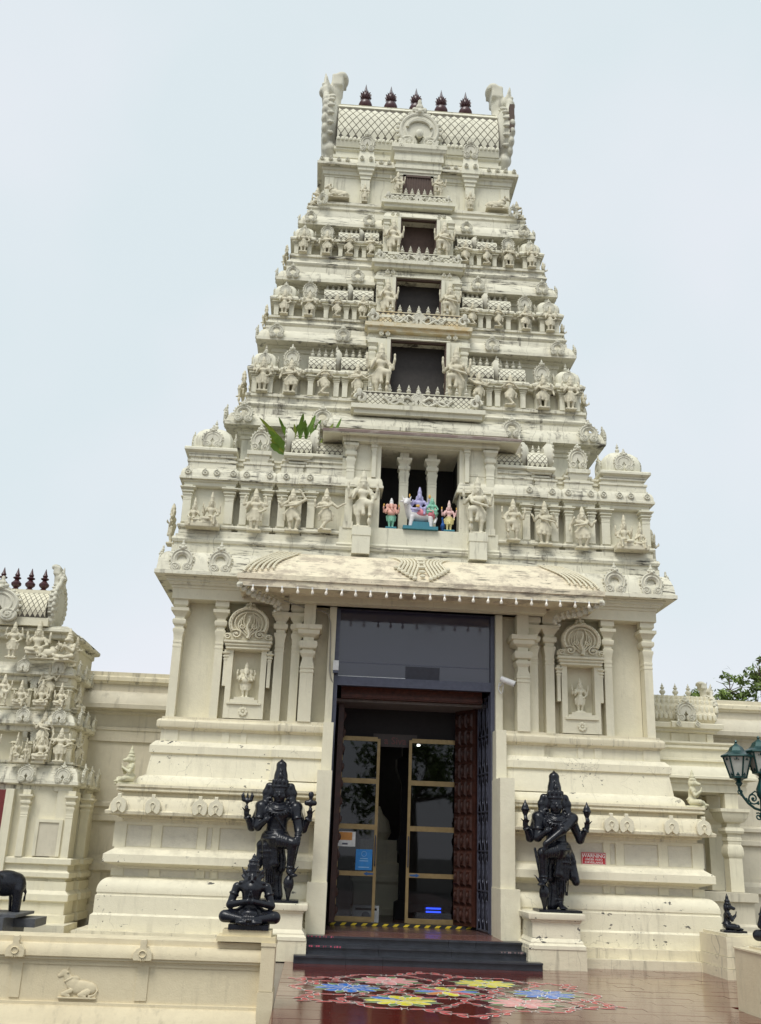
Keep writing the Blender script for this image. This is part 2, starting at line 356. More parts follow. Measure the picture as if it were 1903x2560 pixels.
def torso(pel, chest, neck, hd, s=1.):
    pel, chest, neck, hd = map(np.array, (pel, chest, neck, hd)); w = pel*.55 + chest*.45
    q = [ell(pel, (.088*s, .066*s, .06*s)), cap(pel, w, .068*s, .058*s), cap(w, chest, .06*s, .076*s), ell(chest+np.array((0, 0, .012)), (.105*s, .062*s, .07*s)), cap(chest, neck, .06*s, .034*s), cap(neck, hd, .032*s, .03*s),
         tor(neck+np.array((0, -.012, -.022)), (0, -.45, 1), .052*s, .01*s), tor(w+np.array((0, 0, -.04)), (0, 0, 1), .07*s, .012*s), tor(pel+np.array((0, 0, .035)), (0, 0, 1), .08*s, .012*s)]
    for e in (-1, 1): q.append(ell(chest+np.array((e*.045, -.045, .01)), (.04*s, .025*s, .035*s)))
    return q
def skirt(pel, kn1, kn2, s=1.):
    pel = np.array(pel); q = []
    for kn in (kn1, kn2):
        kn = np.array(kn); m = pel*.35 + kn*.65; q += [cap(pel, m, .085*s, .066*s), tor(m, kn-pel+1e-6, .058*s, .012*s)]
    q += [cap(pel+np.array((0, -.06, 0)), pel+np.array((.01, -.075, -.2)), .022, .03), ell(pel+np.array((.01, -.075, -.21)), (.035, .02, .03))]
    for e in (-1, 1): q += chain([pel+np.array((e*.09, .0, .02)), pel+np.array((e*.135, .01, -.06)), pel+np.array((e*.125, .01, -.19))], [.02, .028, .022])
    return q
def standing(lean=0., armsets=(), legs='straight', base=True, s=1., crown=.2, ped=True, hair=True):
    x = lean; pel = (x*.6, 0, .43); ch = (-x*.3, 0, .585); nk = (-x*.2, -.0, .665); hd = (x*.3, -.01, .735)
    q = torso(pel, ch, nk, hd, s) + head(hd, s*1.06, crown, hair)
    if legs == 'straight': L = [((-.05+x*.6, 0, .41), (-.055, -.02, .22), (-.05, 0, .035), (-.06, -.055, .022)), ((.05+x*.6, 0, .41), (.055, -.02, .22), (.05, 0, .035), (.06, -.055, .022))]
    elif legs == 'bent': L = [((-.05+x*.6, 0, .41), (-.045, -.02, .22), (-.03, 0, .035), (-.03, -.055, .022)), ((.05+x*.6, 0, .41), (.12, -.05, .24), (.07, 0, .04), (.10, -.05, .022))]
    elif legs == 'cross': L = [((-.05+x*.6, 0, .41), (-.02, -.02, .22), (-.02, 0, .035), (-.03, -.055, .022)), ((.05+x*.6, 0, .41), (.07, -.06, .23), (-.06, -.06, .06), (-.075, -.09, .022))]
    elif legs == 'club':  L = [((-.05+x*.6, 0, .41), (-.06, -.01, .22), (-.05, 0, .035), (-.06, -.055, .022)), ((.04+x*.6, -.03, .41), (.135, -.10, .39), (.12, -.09, .20), (.125, -.14, .175))]
    for l in L: q += leg(*l, s)
    q += skirt(pel, L[0][1], L[1][1], s)
    if legs == 'club':
        q += [ell((.12, -.09, .10), (.038, .038, .062)), cap((.12, -.09, .05), (.12, -.09, .0), .018, .012), cap((.12, -.08, .15), (.155, -.07, .5), .013, .011)]
    for sh, el, wr, d in armsets: q += arm(sh, el, wr, s, d)
    if ped: q += [bxs((0, 0, .0), (.13, .085, .02), .006)]
    return q
def S(e, x=.12, z=.64, y=0): return (e*x, y, z)
UP4 = [(S(-1, y=.02), (-.21, .02, .53), (-.235, -.03, .66), (0, 0, 1)), (S(1, y=.02), (.21, .02, .53), (.235, -.03, .66), (0, 0, 1))]
def attr_pair(z=.70): return [cap((-.235, -.03, z-.02), (-.235, -.03, z+.05), .009), ell((-.235, -.03, z+.06), (.028, .012, .032)), cap((.235, -.03, z-.02), (.235, -.03, z+.05), .009), ell((.235, -.03, z+.06), (.02, .02, .032))]
CROSSL = (S(1), (.10, -.10, .52), (-.10, -.13, .46), (-1, 0, -.5)); BLESS = (S(-1), (-.15, -.05, .50), (-.10, -.14, .57), (0, -.1, 1))
HIPR = (S(1), (.19, .0, .50), (.11, -.04, .43), (-1, -.3, -.3)); DOWNR = (S(1), (.17, -.03, .50), (.15, -.09, .40), (.1, -.3, -1))
def guard_small(): return standing(.02, UP4 + [BLESS, DOWNR], 'club') + attr_pair()
def guard_small2(): return standing(.02, UP4 + [BLESS, CROSSL], 'club') + attr_pair()
def dancer(): return standing(.035, [(S(-1), (-.2, .0, .56), (-.16, -.06, .68), (.2, 0, 1)), (S(1), (.06, -.11, .54), (-.11, -.12, .50), (-1, 0, -.3)), (S(-1, y=.03), (-.22, .02, .52), (-.24, -.02, .42), (0, 0, -1)), (S(1), (.2, 0, .53), (.25, -.05, .62), (.5, 0, .8))], 'bent')
def flute(): return standing(-.03, [(S(-1), (-.18, -.03, .55), (-.06, -.12, .65), (1, 0, .3)), (S(1), (.19, -.04, .56), (.08, -.12, .66), (-.6, 0, .2))], 'cross') + [cap((-.1, -.12, .69), (.22, -.13, .66), .01)]
def atlas(): return standing(0, [(S(-1), (-.22, 0, .60), (-.20, -.02, .76), (.3, 0, 1)), (S(1), (.22, 0, .60), (.20, -.02, .76), (-.3, 0, 1)), BLESS, HIPR], 'straight')
def overhead(): return standing(-.04, [(S(1), (.24, .0, .72), (.12, -.02, .92), (-1, 0, .3)), (S(1), (.05, -.11, .55), (-.12, -.12, .52), (-1, 0, -.4)), (S(-1, y=.03), (-.21, 0, .56), (-.22, -.04, .68), (-.3, 0, 1)), (S(-1), (-.23, 0, .54), (-.26, -.04, .60), (-.5, 0, .7))], 'bent', crown=.16)
def outreach(): return standing(.02, [(S(1), (.24, -.02, .54), (.36, -.05, .62), (1, 0, .4)), (S(1), (.05, -.11, .54), (-.13, -.12, .50), (-1, 0, -.4)), (S(-1, y=.03), (-.21, 0, .54), (-.22, -.04, .65), (0, 0, 1))], 'cross')
def vishnu(): return standing(0, UP4 + [BLESS, HIPR], 'straight') + attr_pair() + [ell((0, 0, -.01), (.2, .1, .05)), ell((0, 0, .02), (.15, .08, .04))]
def sitting(halo=False, arms=None, hang=True, s=1., crown=.26):
    z0 = .22; pel = (0, 0, z0); ch = (0, 0, z0+.19); nk = (0, 0, z0+.28); hd = (0, -.01, z0+.37); k = 1.25*s
    q = torso(pel, ch, nk, hd, k) + head(hd, k*1.05, crown)
    q += [cap((-.07, 0, z0-.02), (-.24, -.1, z0-.03), .075, .055), cap((-.24, -.1, z0-.03), (-.02, -.2, z0-.06), .05, .033)]
    if hang: q += [cap((.07, -.02, z0-.02), (.15, -.17, z0-.02), .075, .056), cap((.15, -.17, z0-.02), (.14, -.18, .03), .05, .033), ell((.14, -.21, .02), (.03, .05, .02))]
    else: q += [cap((.07, 0, z0-.02), (.24, -.1, z0-.03), .075, .055), cap((.24, -.1, z0-.03), (.02, -.22, z0-.05), .05, .033)]
    A = arms or [((-.15, 0, z0+.25), (-.24, .0, z0+.10), (-.22, -.1, z0+.22), (0, -.1, 1)), ((.15, 0, z0+.25), (.24, -.02, z0+.10), (.17, -.13, z0+.04), (0, -1, -.2)),
                 ((-.15, .03, z0+.25), (-.28, .03, z0+.17), (-.29, 0, z0+.33), (0, 0, 1)), ((.15, .03, z0+.25), (.28, .03, z0+.17), (.29, 0, z0+.33), (0, 0, 1))]
    for a in A: q += arm(*a[:3], s=1.2, d=a[3])
    q += [bxs((0, 0, z0-.11), (.24, .14, .03), .01), bxs((0, .03, .04), (.16, .1, .07), .01)]
    if halo: q += [tor((0, .06, z0+.34), (0, 1, 0), .2, .022), ell((0, .07, z0+.34), (.19, .015, .19))]
    return q
def couple():
    q = []
    def shift(pr, dx, sc, mx=1):
        o = []
        for p in pr:
            t = np.array([mx*sc, sc, sc]); d = np.array([dx, 0, 0])
            if p[0] == 'c': o.append(('c', p[1]*t+d, p[2]*t+d, p[3]*sc, p[4]*sc, p[5]))
            elif p[0] == 'e': o.append(('e', p[1]*t+d, p[2]*sc, p[3]))
            elif p[0] == 't': o.append(('t', p[1]*t+d, p[2]*np.array([mx, 1, 1]), p[3]*sc, p[4]*sc, p[5]))
            else: o.append(('b', p[1]*t+d, p[2]*sc, p[3], p[4]))
        return o
    q += shift(sitting(), -.2, 1.0, -1) + shift(sitting(arms=[((-.15, 0, .47), (-.22, -.05, .34), (-.1, -.15, .40), (1, -.3, .6)), ((.15, 0, .47), (.24, -.02, .32), (.17, -.13, .26), (0, -1, -.2))]), .36, .82)
    q += [bxs((.06, .02, .04), (.56, .15, .06), .01)]
    return q
def kneel_pray(beast=True):         # seen from the side: legs folded forward (-Y), hands joined
    q = torso((0, .06, .16), (0, .02, .40), (0, .01, .52), (0, -.01, .60), 1.5)
    hd = (0, -.02, .645); q += [ell(hd, (.085, .10, .10)), ell((0, .06, .62), (.09, .06, .12))]
    if beast: q += [cap((0, -.08, .63), (0, -.165, .60), .058, .045), ell((0, -.19, .605), (.042, .03, .03))]
    else: q += head((0, -.03, .645), 1.6, 0)
    q += [cap((0, 0, .71), (0, .0, .78), .085, .07), cap((0, 0, .78), (0, 0, .90), .06, .04), cap((0, 0, .9), (0, 0, 1.0), .035, .008), tor((0, 0, .725), (0, 0, 1), .085, .018), tor((0, 0, .8), (0, 0, 1), .07, .014)]
    for e in (-1, 1):
        q += [ell((e*.085, .0, .62), (.02, .03, .05)), cap((e*.16, .02, .48), (e*.19, -.07, .30), .055, .042), cap((e*.19, -.07, .30), (e*.03, -.20, .41), .042, .03), cap((e*.022, -.20, .40), (e*.012, -.235, .52), .022, .012),
              cap((e*.09, .03, .12), (e*.24, -.20, .12), .09, .07), cap((e*.24, -.20, .12), (e*.03, -.28, .07), .065, .045), ell((e*.03, -.33, .055), (.04, .07, .035)), tor((e*.17, -.03, .40), (e*.2, -1, -2), .05, .012)]
    q += [bxs((0, -.06, .0), (.22, .24, .02), .01)]
    return q
def ganesha(mat=None):
    q = standing(0, [(S(-1, y=.02), (-.23, .02, .53), (-.25, -.03, .66), (0, 0, 1)), (S(1, y=.02), (.23, .02, .53), (.25, -.03, .66), (0, 0, 1)), (S(-1), (-.17, -.04, .48), (-.13, -.14, .50), (0, -1, .6)), (S(1), (.17, -.04, .48), (.12, -.14, .46), (-.2, -1, .2))], 'straight', crown=.2, hair=False, s=1.12)
    q += [ell((0, -.045, .48), (.125, .10, .11)), ell((0, -.02, .735), (.085, .085, .085))]
    for e in (-1, 1): q += [ell((e*.12, .01, .735), (.07, .018, .075)), cap((e*.05, -.08, .70), (e*.06, -.13, .66), .014, .008)]
    q += chain([(0, -.085, .72), (0, -.125, .65), (.01, -.14, .57), (.05, -.15, .52)], [.038, .03, .024, .016])
    return q + attr_pair()
def bull_lying():                    # 1 long along X, facing -X
    q = [ell((.08, 0, .26), (.32, .15, .17)), ell((-.12, 0, .32), (.17, .13, .16)), ell((-.1, 0, .47), (.1, .07, .07)), ell((.28, 0, .24), (.17, .15, .15)),
         cap((-.2, 0, .36), (-.32, 0, .56), .115, .08), ell((-.36, 0, .61), (.11, .075, .085)), cap((-.4, 0, .59), (-.5, 0, .53), .065, .045), tor((-.25, 0, .45), (-.6, 0, 1), .11, .022)]
    for e in (-1, 1):
        q += [cap((-.31, e*.05, .68), (-.29, e*.07, .80), .02, .008), ell((-.29, e*.11, .62), (.03, .06, .03)), cap((-.18, e*.12, .18), (-.36, e*.13, .10), .06, .045), cap((-.36, e*.13, .10), (-.2, e*.13, .06), .04, .032), cap((.24, e*.14, .16), (.06, e*.17, .09), .08, .05), cap((.06, e*.17, .09), (.2, e*.18, .055), .04, .03)]
    q += chain([(.43, 0, .3), (.48, -.06, .2), (.42, -.14, .1), (.3, -.17, .06)], [.02, .018, .018, .03]) + [bxs((0, 0, .015), (.47, .2, .015), .005)]
    return q
def elephant():                      # faces -Y, 1 high
    q = [ell((0, .18, .64), (.28, .42, .30)), ell((0, .45, .60), (.25, .2, .27)), ell((0, -.2, .72), (.2, .2, .22)), ell((-.08, -.27, .86), (.1, .1, .09)), ell((.08, -.27, .86), (.1, .1, .09))]
    q += chain([(0, -.36, .72), (0, -.45, .55), (0, -.46, .34), (0, -.43, .16), (.0, -.5, .07)], [.12, .1, .075, .055, .04])
    for e in (-1, 1):
        q += [ell((e*.24, -.1, .68), (.05, .13, .2)), cap((e*.09, -.36, .6), (e*.12, -.52, .48), .025, .012), cap((e*.16, -.08, .5), (e*.16, -.1, .03), .12, .10), cap((e*.16, .44, .5), (e*.16, .46, .03), .13, .10)]
    q += chain([(0, .62, .62), (0, .67, .45), (0, .66, .25)], [.03, .02, .03]); return q
def guardian(variant):               # tall black door guardian, 2.14 high in metres, weight on one leg, other foot on a club
    H = 2.14; q = []
    e = 1
    pel = (-.02, 0, .93); ch = (-.01, -.01, 1.27); nk = (0, -.01, 1.44); hd = (0, -.03, 1.585)
    q += [ell(pel, (.225, .155, .13)), cap(pel, (-.01, 0, 1.08), .175, .155), cap((-.01, 0, 1.06), ch, .152, .18), ell((-.01, -.01, 1.30), (.265, .145, .15)), cap(ch, nk, .13, .07), cap(nk, hd, .068, .065),
          ell((-.11, -.10, 1.29), (.10, .06, .085)), ell((.09, -.10, 1.29), (.10, .06, .085)), ell((0, -.08, 1.1), (.1, .07, .08))]
    for r, zz, rr in ((.09, 1.43, .016), (.135, 1.405, .016), (.18, 1.375, .015)): q.append(tor((0, -.065, zz), (0, -.62, 1), r, rr, .006))
    for i in range(9): a = R(-60+15*i); q.append(ell((.2*math.sin(a), -.065-.17*math.cos(a), 1.365-.115*math.cos(a)), (.012, .012, .022), .006))
    for i in range(6): q.append(cap((-.20+.045*i, -.15+.012*abs(i-2.5), .80), (-.15+.028*i, -.115+.01*abs(i-2.5), .22), .013, .011, .006))
    for zz in (.70, .62): q.append(tor((-.095, -.01, zz), (0, .05, 1), .135 if zz > .65 else .118, .012, .006))
    for i in range(5): q.append(tor((.05+.035*i, -.14-.012*i, .872-.006*i), (1, -.35, 0), .118-.006*i, .007, .005))
    for zz, r in ((1.0, .172), (.955, .20), (.90, .22)): q.append(tor((-.015, 0, zz), (0, 0, 1), r, .017, .014))
    q += [ell((0, -.17, .96), (.06, .04, .045)), cap((-.17, -.13, 1.38), (-.02, -.19, 1.22), .013, .013, .006), cap((-.02, -.19, 1.22), (.13, -.155, 1.04), .013, .013, .006)]
    # head, tall crown, hair rolls, ears
    q += [ell(hd, (.108, .115, .135)), ell((0, -.055, 1.505), (.075, .075, .06)), cap((0, -.14, 1.60), (0, -.165, 1.555), .016, .026, .012), ell((0, -.125, 1.508), (.036, .025, .012), .008), ell((0, -.13, 1.525), (.04, .02, .008), .008), ell((0, -.11, 1.47), (.03, .03, .02))]
    for s_ in (-1, 1):
        q += [ell((s_*.045, -.122, 1.605), (.028, .02, .012), .006), cap((s_*.015, -.132, 1.635), (s_*.08, -.11, 1.638), .010, .007, .008), ell((s_*.06, -.10, 1.545), (.04, .03, .035))]
        q += chain([(s_*.10, .03, 1.71), (s_*.175, .03, 1.70), (s_*.215, .03, 1.60), (s_*.205, .02, 1.50), (s_*.155, .0, 1.455)], [.05, .055, .06, .058, .05]) + [ell((s_*.135, -.02, 1.58), (.035, .04, .07)), tor((s_*.145, -.05, 1.48), (0, 1, 0), .035, .014, .006), ell((s_*.2, .0, 1.455), (.05, .05, .04))]
        q += [ell((s_*.13, -.03, 1.63), (.02, .03, .05))]
    q += [cap((0, 0, 1.70), (0, .01, 1.86), .135, .105), cap((0, .01, 1.86), (0, .02, 2.03), .103, .078), ell((0, .02, 2.04), (.078, .075, .055)), cap((0, .02, 2.07), (0, .02, 2.135), .026, .008)]
    for zz, r, w_ in ((1.695, .136, .014), (1.735, .130, .010), (1.80, .115, .008), (1.93, .086, .007)): q.append(tor((0, .008, zz), (0, 0, 1), r, w_, .012))
    for a in (-60, -30, 0, 30, 60): q.append(ell((.125*math.sin(R(a)), -.125*math.cos(R(a)), 1.77), (.028, .02, .045), .01))
    q += [ell((0, -.105, 1.85), (.04, .03, .06), .01), ell((0, -.09, 1.93), (.025, .025, .035), .01)]
    # standing leg, drapery
    q += [cap((-.10, 0, .88), (-.09, -.02, .50), .145, .098), ell((-.09, -.07, .5), (.06, .045, .065)), cap((-.09, -.01, .50), (-.05, .02, .10), .094, .056), cap((-.05, .01, .09), (-.06, -.12, .045), .05, .035), ell((-.065, -.15, .032), (.06, .07, .03))]
    for i in range(5): q.append(cap((-.11+i*.022, -.19, .03), (-.115+i*.025, -.225, .025), .013, .011, .006))
    q += [tor((-.05, .015, .14), (0, .1, 1), .055, .016, .006), tor((-.095, -.01, .60), (0, .05, 1), .098, .014, .006)]
    q += chain([(-.14, .04, .95), (-.25, .06, .80), (-.25, .06, .62), (-.27, .05, .5)], [.05, .06, .055, .07])
    q += chain([(.02, .06, .85), (.07, .08, .55), (.03, .08, .3), (.06, .07, .06)], [.10, .10, .085, .09]) + chain([(.06, .0, .85), (.10, .02, .62), (.10, .02, .46)], [.05, .055, .07])
    q += [cap((-.02, -.13, .88), (.0, -.12, .55), .05, .055), ell((.0, -.12, .52), (.07, .045, .05))]
    # raised leg on the club
    q += [cap((-.02, -.10, .885), (.25, -.20, .845), .135, .084), ell((.265, -.21, .835), (.075, .075, .07)), cap((.26, -.20, .83), (.235, -.17, .43), .078, .046), cap((.235, -.18, .42), (.29, -.27, .375), .045, .032), ell((.31, -.29, .37), (.06, .05, .026)), tor((.236, -.172, .48), (0, 0, 1), .052, .015, .006), tor((.12, -.155, .86), (1, -.3, 0), .10, .014, .006)]
    q += [ell((.235, -.17, .25), (.082, .082, .115)), cap((.235, -.17, .17), (.235, -.17, .0), .06, .02), cap((.255, -.16, .34), (.36, -.1, .90), .028, .022), tor((.235, -.17, .19), (0, 0, 1), .066, .01, .006), cap((.30, -.14, .41), (.37, -.14, .50), .022, .008)]
    # rear arms, raised, with attributes
    for s_ in (-1, 1):
        q += [cap((s_*.27, .04, 1.38), (s_*.41, .03, 1.06), .085, .062), cap((s_*.41, .03, 1.06), (s_*.50, -.06, 1.24), .062, .042), ell((s_*.28, .0, 1.39), (.10, .10, .09)), tor((s_*.485, -.05, 1.215), (s_*.09, -.09, .18), .05, .014, .006)]
        w = np.array((s_*.505, -.07, 1.27)); q += [ell(w+np.array((0, 0, .02)), (.042, .032, .048))]
        for i in range(3): b = w+np.array((s_*(-.03+i*.022), -.03, .05)); q += [cap(b, b+np.array((s_*.01, -.035, .03)), .013, .011, .006), cap(b+np.array((s_*.01, -.035, .03)), b+np.array((s_*.012, -.01, .06)), .011, .008, .006)]
        q += [cap(w+np.array((s_*.03, -.02, .04)), w+np.array((s_*.075, -.03, .085)), .013, .009, .006), cap(w+np.array((-s_*.03, -.01, .02)), w+np.array((-s_*.055, -.05, .06)), .014, .01, .006)]
        top = w + np.array((0, -.01, .10))
        if variant == 0 and s_ < 0:                     # trident
            q += [cap(top-np.array((0, 0, .1)), top+np.array((0, 0, .08)), .014), cap(top+np.array((0, 0, .08)), top+np.array((0, 0, .24)), .026, .008)]
            for t in (-1, 1): q += chain([top+np.array((0, 0, .08)), top+np.array((t*.06, 0, .10)), top+np.array((t*.075, 0, .16)), top+np.array((t*.06, 0, .235))], [.02, .024, .022, .007])
        elif variant == 0:                              # hammer-like drum with a ring on top
            q += [cap(top-np.array((0, 0, .08)), top+np.array((0, 0, .06)), .018), cap(top+np.array((-.06, 0, .09)), top+np.array((.06, 0, .09)), .042), cap(top+np.array((0, 0, .1)), top+np.array((0, 0, .19)), .026), ell(top+np.array((0, 0, .22)), (.046, .03, .05))]
        else:                                           # flaming bulbs
            q += [cap(top-np.array((0, 0, .08)), top+np.array((0, 0, .05)), .02, .03), ell(top+np.array((0, 0, .13)), (.062, .05, .085)), cap(top+np.array((0, 0, .18)), top+np.array((0, 0, .28)), .04, .008), tor(top+np.array((0, 0, .13)), (0, 0, 1), .058, .014, .006)]
    # front arms (the second guardian is mirrored afterwards, so its arms are given the other way round)
    g_ = 1 if variant == 0 else -1
    q += [cap((-g_*.27, -.03, 1.37), (-g_*.31, -.08, 1.07), .088, .066), cap((-g_*.31, -.08, 1.07), (-g_*.19, -.20, 1.16), .062, .042), tor((-g_*.29, -.06, 1.2), (-g_*.1, -.15, -1), .080, .014, .012)]
    w = np.array((-g_*.17, -.215, 1.18)); q += [ell(w, (.045, .028, .045))]
    for i, (dx, L) in enumerate(((-.034, .05), (-.012, .085), (.01, .09), (.032, .06))): q += [cap(w+np.array((g_*dx, -.005, .03)), w+np.array((g_*dx*1.5, -.02, .03+L)), .012, .009, .006)]
    q += [cap(w+np.array((g_*.035, -.01, 0)), w+np.array((g_*.075, -.03, .05)), .014, .01, .006)]
    if variant == 0:
        q += [cap((.27, -.03, 1.37), (.34, -.09, 1.05), .09, .068), cap((.34, -.09, 1.05), (.335, -.2, .93), .066, .046), tor((.305, -.06, 1.21), (.07, -.06, -.32), .082, .014, .012), tor((.337, -.17, .965), (0, -.11, -.12), .05, .013, .006)]
        w = np.array((.335, -.225, .895)); q += [ell(w, (.048, .034, .058))]
        for i in range(4): q += [cap(w+np.array((-.035+i*.023, -.02, -.03)), w+np.array((-.03+i*.02, -.025, -.10+.012*abs(i-1.5))), .014, .010, .006)]
        q += [cap(w+np.array((-.04, 0, .01)), w+np.array((-.065, -.03, -.05)), .014, .01, .006)]
    else:
        q += [cap((-.27, -.03, 1.37), (-.06, -.24, 1.19), .088, .066), cap((-.06, -.24, 1.19), (.20, -.29, 1.00), .064, .044), tor((-.05, -.24, 1.185), (.2, -.15, -.18), .068, .014, .012), cap((-.2, .05, .95), (-.29, .06, .72), .06, .05), cap((-.29, .06, .72), (-.33, .05, .42), .045, .065)]
        # the arm across the chest ends in a drooping hand
        w = np.array((.235, -.295, .965)); q += [ell(w, (.042, .034, .052))]
        for i in range(4): q += [cap(w+np.array((.03-i*.018, -.01, -.03)), w+np.array((.055-i*.018, -.015, -.11+.012*abs(i-1.5))), .013, .010, .006)]
        q += [cap(w+np.array((-.03, 0, 0)), w+np.array((-.03, -.02, -.06)), .013, .01, .006)]
    q += [ell((.28, .01, 1.39), (.09, .09, .085))]
    return q
def praying():                        # black seated figure with joined palms, metres, .72 high
    q = [ell((0, 0, .14), (.15, .11, .08)), cap((0, 0, .14), (0, -.01, .27), .115, .095), cap((0, -.01, .25), (0, -.01, .36), .095, .115), ell((0, -.01, .385), (.15, .085, .075)), cap((0, -.01, .4), (0, -.02, .47), .06, .045), ell((0, -.035, .49), (.062, .068, .075))]
    q += [cap((0, -.09, .50), (0, -.12, .455), .016, .012, .01), ell((0, -.09, .445), (.028, .025, .014), .008)]
    for e in (-1, 1):
        q += [ell((e*.028, -.088, .50), (.016, .012, .009), .005), cap((e*.06, -.02, .50), (e*.1, .0, .56), .018, .012), cap((e*.075, -.02, .47), (e*.115, .0, .50), .02, .012), cap((e*.09, .01, .50), (e*.125, .02, .59), .016, .006), cap((e*.05, -.05, .45), (e*.10, -.04, .425), .03, .024), ell((e*.12, -.03, .43), (.03, .03, .022))]
        q += [cap((e*.165, 0, .385), (e*.225, -.03, .20), .048, .04), cap((e*.225, -.03, .20), (e*.03, -.17, .245), .04, .027), cap((e*.017, -.165, .23), (e*.012, -.175, .315), .02, .014), tor((e*.19, -.01, .31), (e*.06, -.03, -.18), .045, .012, .004)]
        for i in range(4): q.append(cap((e*.012, -.155-i*.012, .30), (e*.008, -.158-i*.012, .36-.006*abs(i-1)), .008, .006, .003))
        q += [cap((e*.02, -.14, .26), (e*.008, -.13, .315), .009, .007, .003)]
        q += [cap((e*.09, .0, .09), (e*.27, -.07, .085), .085, .062), cap((e*.27, -.07, .085), (e*.05, -.17, .06), .06, .038), ell((e*.0+e*.07, -.19, .035), (.075, .045, .028))]
        for i in range(5): q.append(cap((e*.01, -.19-i*.01, .03+i*.008), (-e*.025, -.205-i*.008, .03+i*.008), .009, .007, .004))
    q += [cap((0, -.01, .54), (0, -.005, .60), .068, .062), cap((0, 0, .60), (0, 0, .645), .05, .045), tor((0, -.01, .55), (0, 0, 1), .068, .012, .005), tor((0, 0, .605), (0, 0, 1), .058, .012, .005), ell((0, 0, .655), (.062, .06, .018)), cap((0, 0, .66), (0, 0, .70), .022, .02), cap((0, 0, .70), (0, 0, .735), .014, .005), bxs((0, -.07, .575), (.035, .012, .05), .006, .01)]
    for zz, r in ((.40, .07), (.375, .095)): q.append(tor((0, -.035, zz), (0, -.7, 1), r*.85, .010, .006))
    q += [ell((0, -.12, .12), (.09, .06, .05))] + [cap((x, -.19, .09), (x*1.3, -.215, .015), .018, .014, .008) for x in (-.05, -.025, 0, .025, .05)]
    return q

SM = {}
def small(name, fn, mat, h=.0125, k=.02, mirror=False): SM[name] = sculpt(name, fn(), mat, h, k, mirror); return SM[name]
for nm, fn in (('guard', guard_small), ('guard2', guard_small2), ('dancer', dancer), ('flute', flute), ('atlas', atlas), ('overhead', overhead), ('outreach', outreach), ('vishnu', vishnu), ('sitting', sitting), ('couple', couple), ('kneel', kneel_pray), ('ganesha', ganesha), ('bull', bull_lying)):
    small(nm, fn, M_STATUE, .0135 if nm != 'couple' else .017)
    if nm in ('guard', 'guard2', 'dancer', 'couple', 'overhead', 'outreach', 'flute', 'bull'):
        me = SM[nm].copy(); co = np.empty(len(me.vertices)*3, np.float32); me.vertices.foreach_get('co', co); co = co.reshape(-1, 3); co[:, 0] *= -1; me.vertices.foreach_set('co', co.ravel()); me.flip_normals(); SM[nm+'_m'] = me
SM['halo'] = sculpt('halo', sitting(True, hang=False), M_STATUE, .0135, .02)
def statue(name, key, loc, hgt, label, cat='statue', group=None, rz=0, mat=None, sx=1):
    me = SM[key]
    if mat is not None:
        kk = key + mat.name
        if kk not in SM: SM[kk] = me.copy(); SM[kk].materials.clear(); SM[kk].materials.append(mat)
        me = SM[kk]
    return tag(link(name, me, None, loc, rz, (hgt*sx, hgt, hgt)), label, cat, group)
# ------------------------------------------------------------------ shared ornament meshes
def spiral(cx, cz, r, turns, sgn, y, n=18, a0=0):
    return [(cx + sgn*r*(1-i/(n-1)*.85)*math.cos(a0+turns*2*math.pi*i/(n-1)), y, cz + r*(1-i/(n-1)*.85)*math.sin(a0+turns*2*math.pi*i/(n-1))) for i in range(n)]
def arcpts(cx, cz, r, a0, a1, y, n=18, ex=1): return [(cx + r*ex*math.cos(a0+(a1-a0)*i/(n-1)), y, cz + r*math.sin(a0+(a1-a0)*i/(n-1))) for i in range(n)]
def kudu(hole=True, beads=15, fancy=True):     # 1 wide, about 1.35 high, back at y=0, faces -Y
    m = MB(); N = 26; A0, A1 = R(-58), R(238)
    for (r0, r1, y) in ((.20 if hole else .02, .47, -.09),):
        vs = []; fs = []
        for i in range(N):
            a = A0 + (A1-A0)*i/(N-1); c, s = math.cos(a), math.sin(a)
            vs += [(r0*c, y*.8, .52+r0*s), (r0*1.25*c, y*1.3, .52+r0*1.25*s), (r1*.94*c, y*1.3, .52+r1*.94*s), (r1*c, y*.8, .52+r1*s), (r1*c, 0, .52+r1*s), (r0*c, 0, .52+r0*s)]
        for i in range(N-1):
            for j in range(6): fs.append((i*6+j, (i+1)*6+j, (i+1)*6+(j+1)%6, i*6+(j+1)%6))
        fs += [tuple(range(6)), tuple((N-1)*6+j for j in range(6))[::-1]]
        m.add(vs, fs)
    m.tube(arcpts(0, .52, .42, A0, A1, -.12, 22), .035, 5); m.tube(arcpts(0, .52, .30, A0, A1, -.125, 18), .03, 5)
    for e in (-1, 1):
        m.lathe((0, 0, 0), [(.21, 0), (.21, .1), (.18, .13)], 14, M=Matrix.Translation((e*.24, 0, .2)) @ Matrix.Rotation(math.pi/2, 4, 'X'))
        m.tube(spiral(e*.24, .2, .16, 1.6, e, -.135, 18, .6), .03, 5); m.ball((e*.24, -.13, .2), .045, 6, 4)
    if beads:
        for i in range(beads):
            a = A0+.25 + (A1-A0-.5)*i/(beads-1); m.ball((.485*math.cos(a), -.06, .52+.485*math.sin(a)), .05, 6, 4)
    # crest: grinning mask with knobs
    m.ball((0, -.1, 1.0), (.12, .10, .10), 8, 5); m.ball((0, -.19, .98), (.05, .06, .04), 6, 4)
    for e in (-1, 1): m.ball((e*.11, -.09, 1.06), (.07, .07, .07), 6, 4); m.ball((e*.06, -.17, 1.03), .028, 6, 4); m.ball((e*.16, -.06, .96), (.06, .05, .06), 6, 4)
    m.ball((0, -.06, 1.16), (.09, .07, .09), 6, 4); m.ball((0, -.05, 1.27), (.05, .05, .10), 6, 4)
    if not fancy: pass
    return m
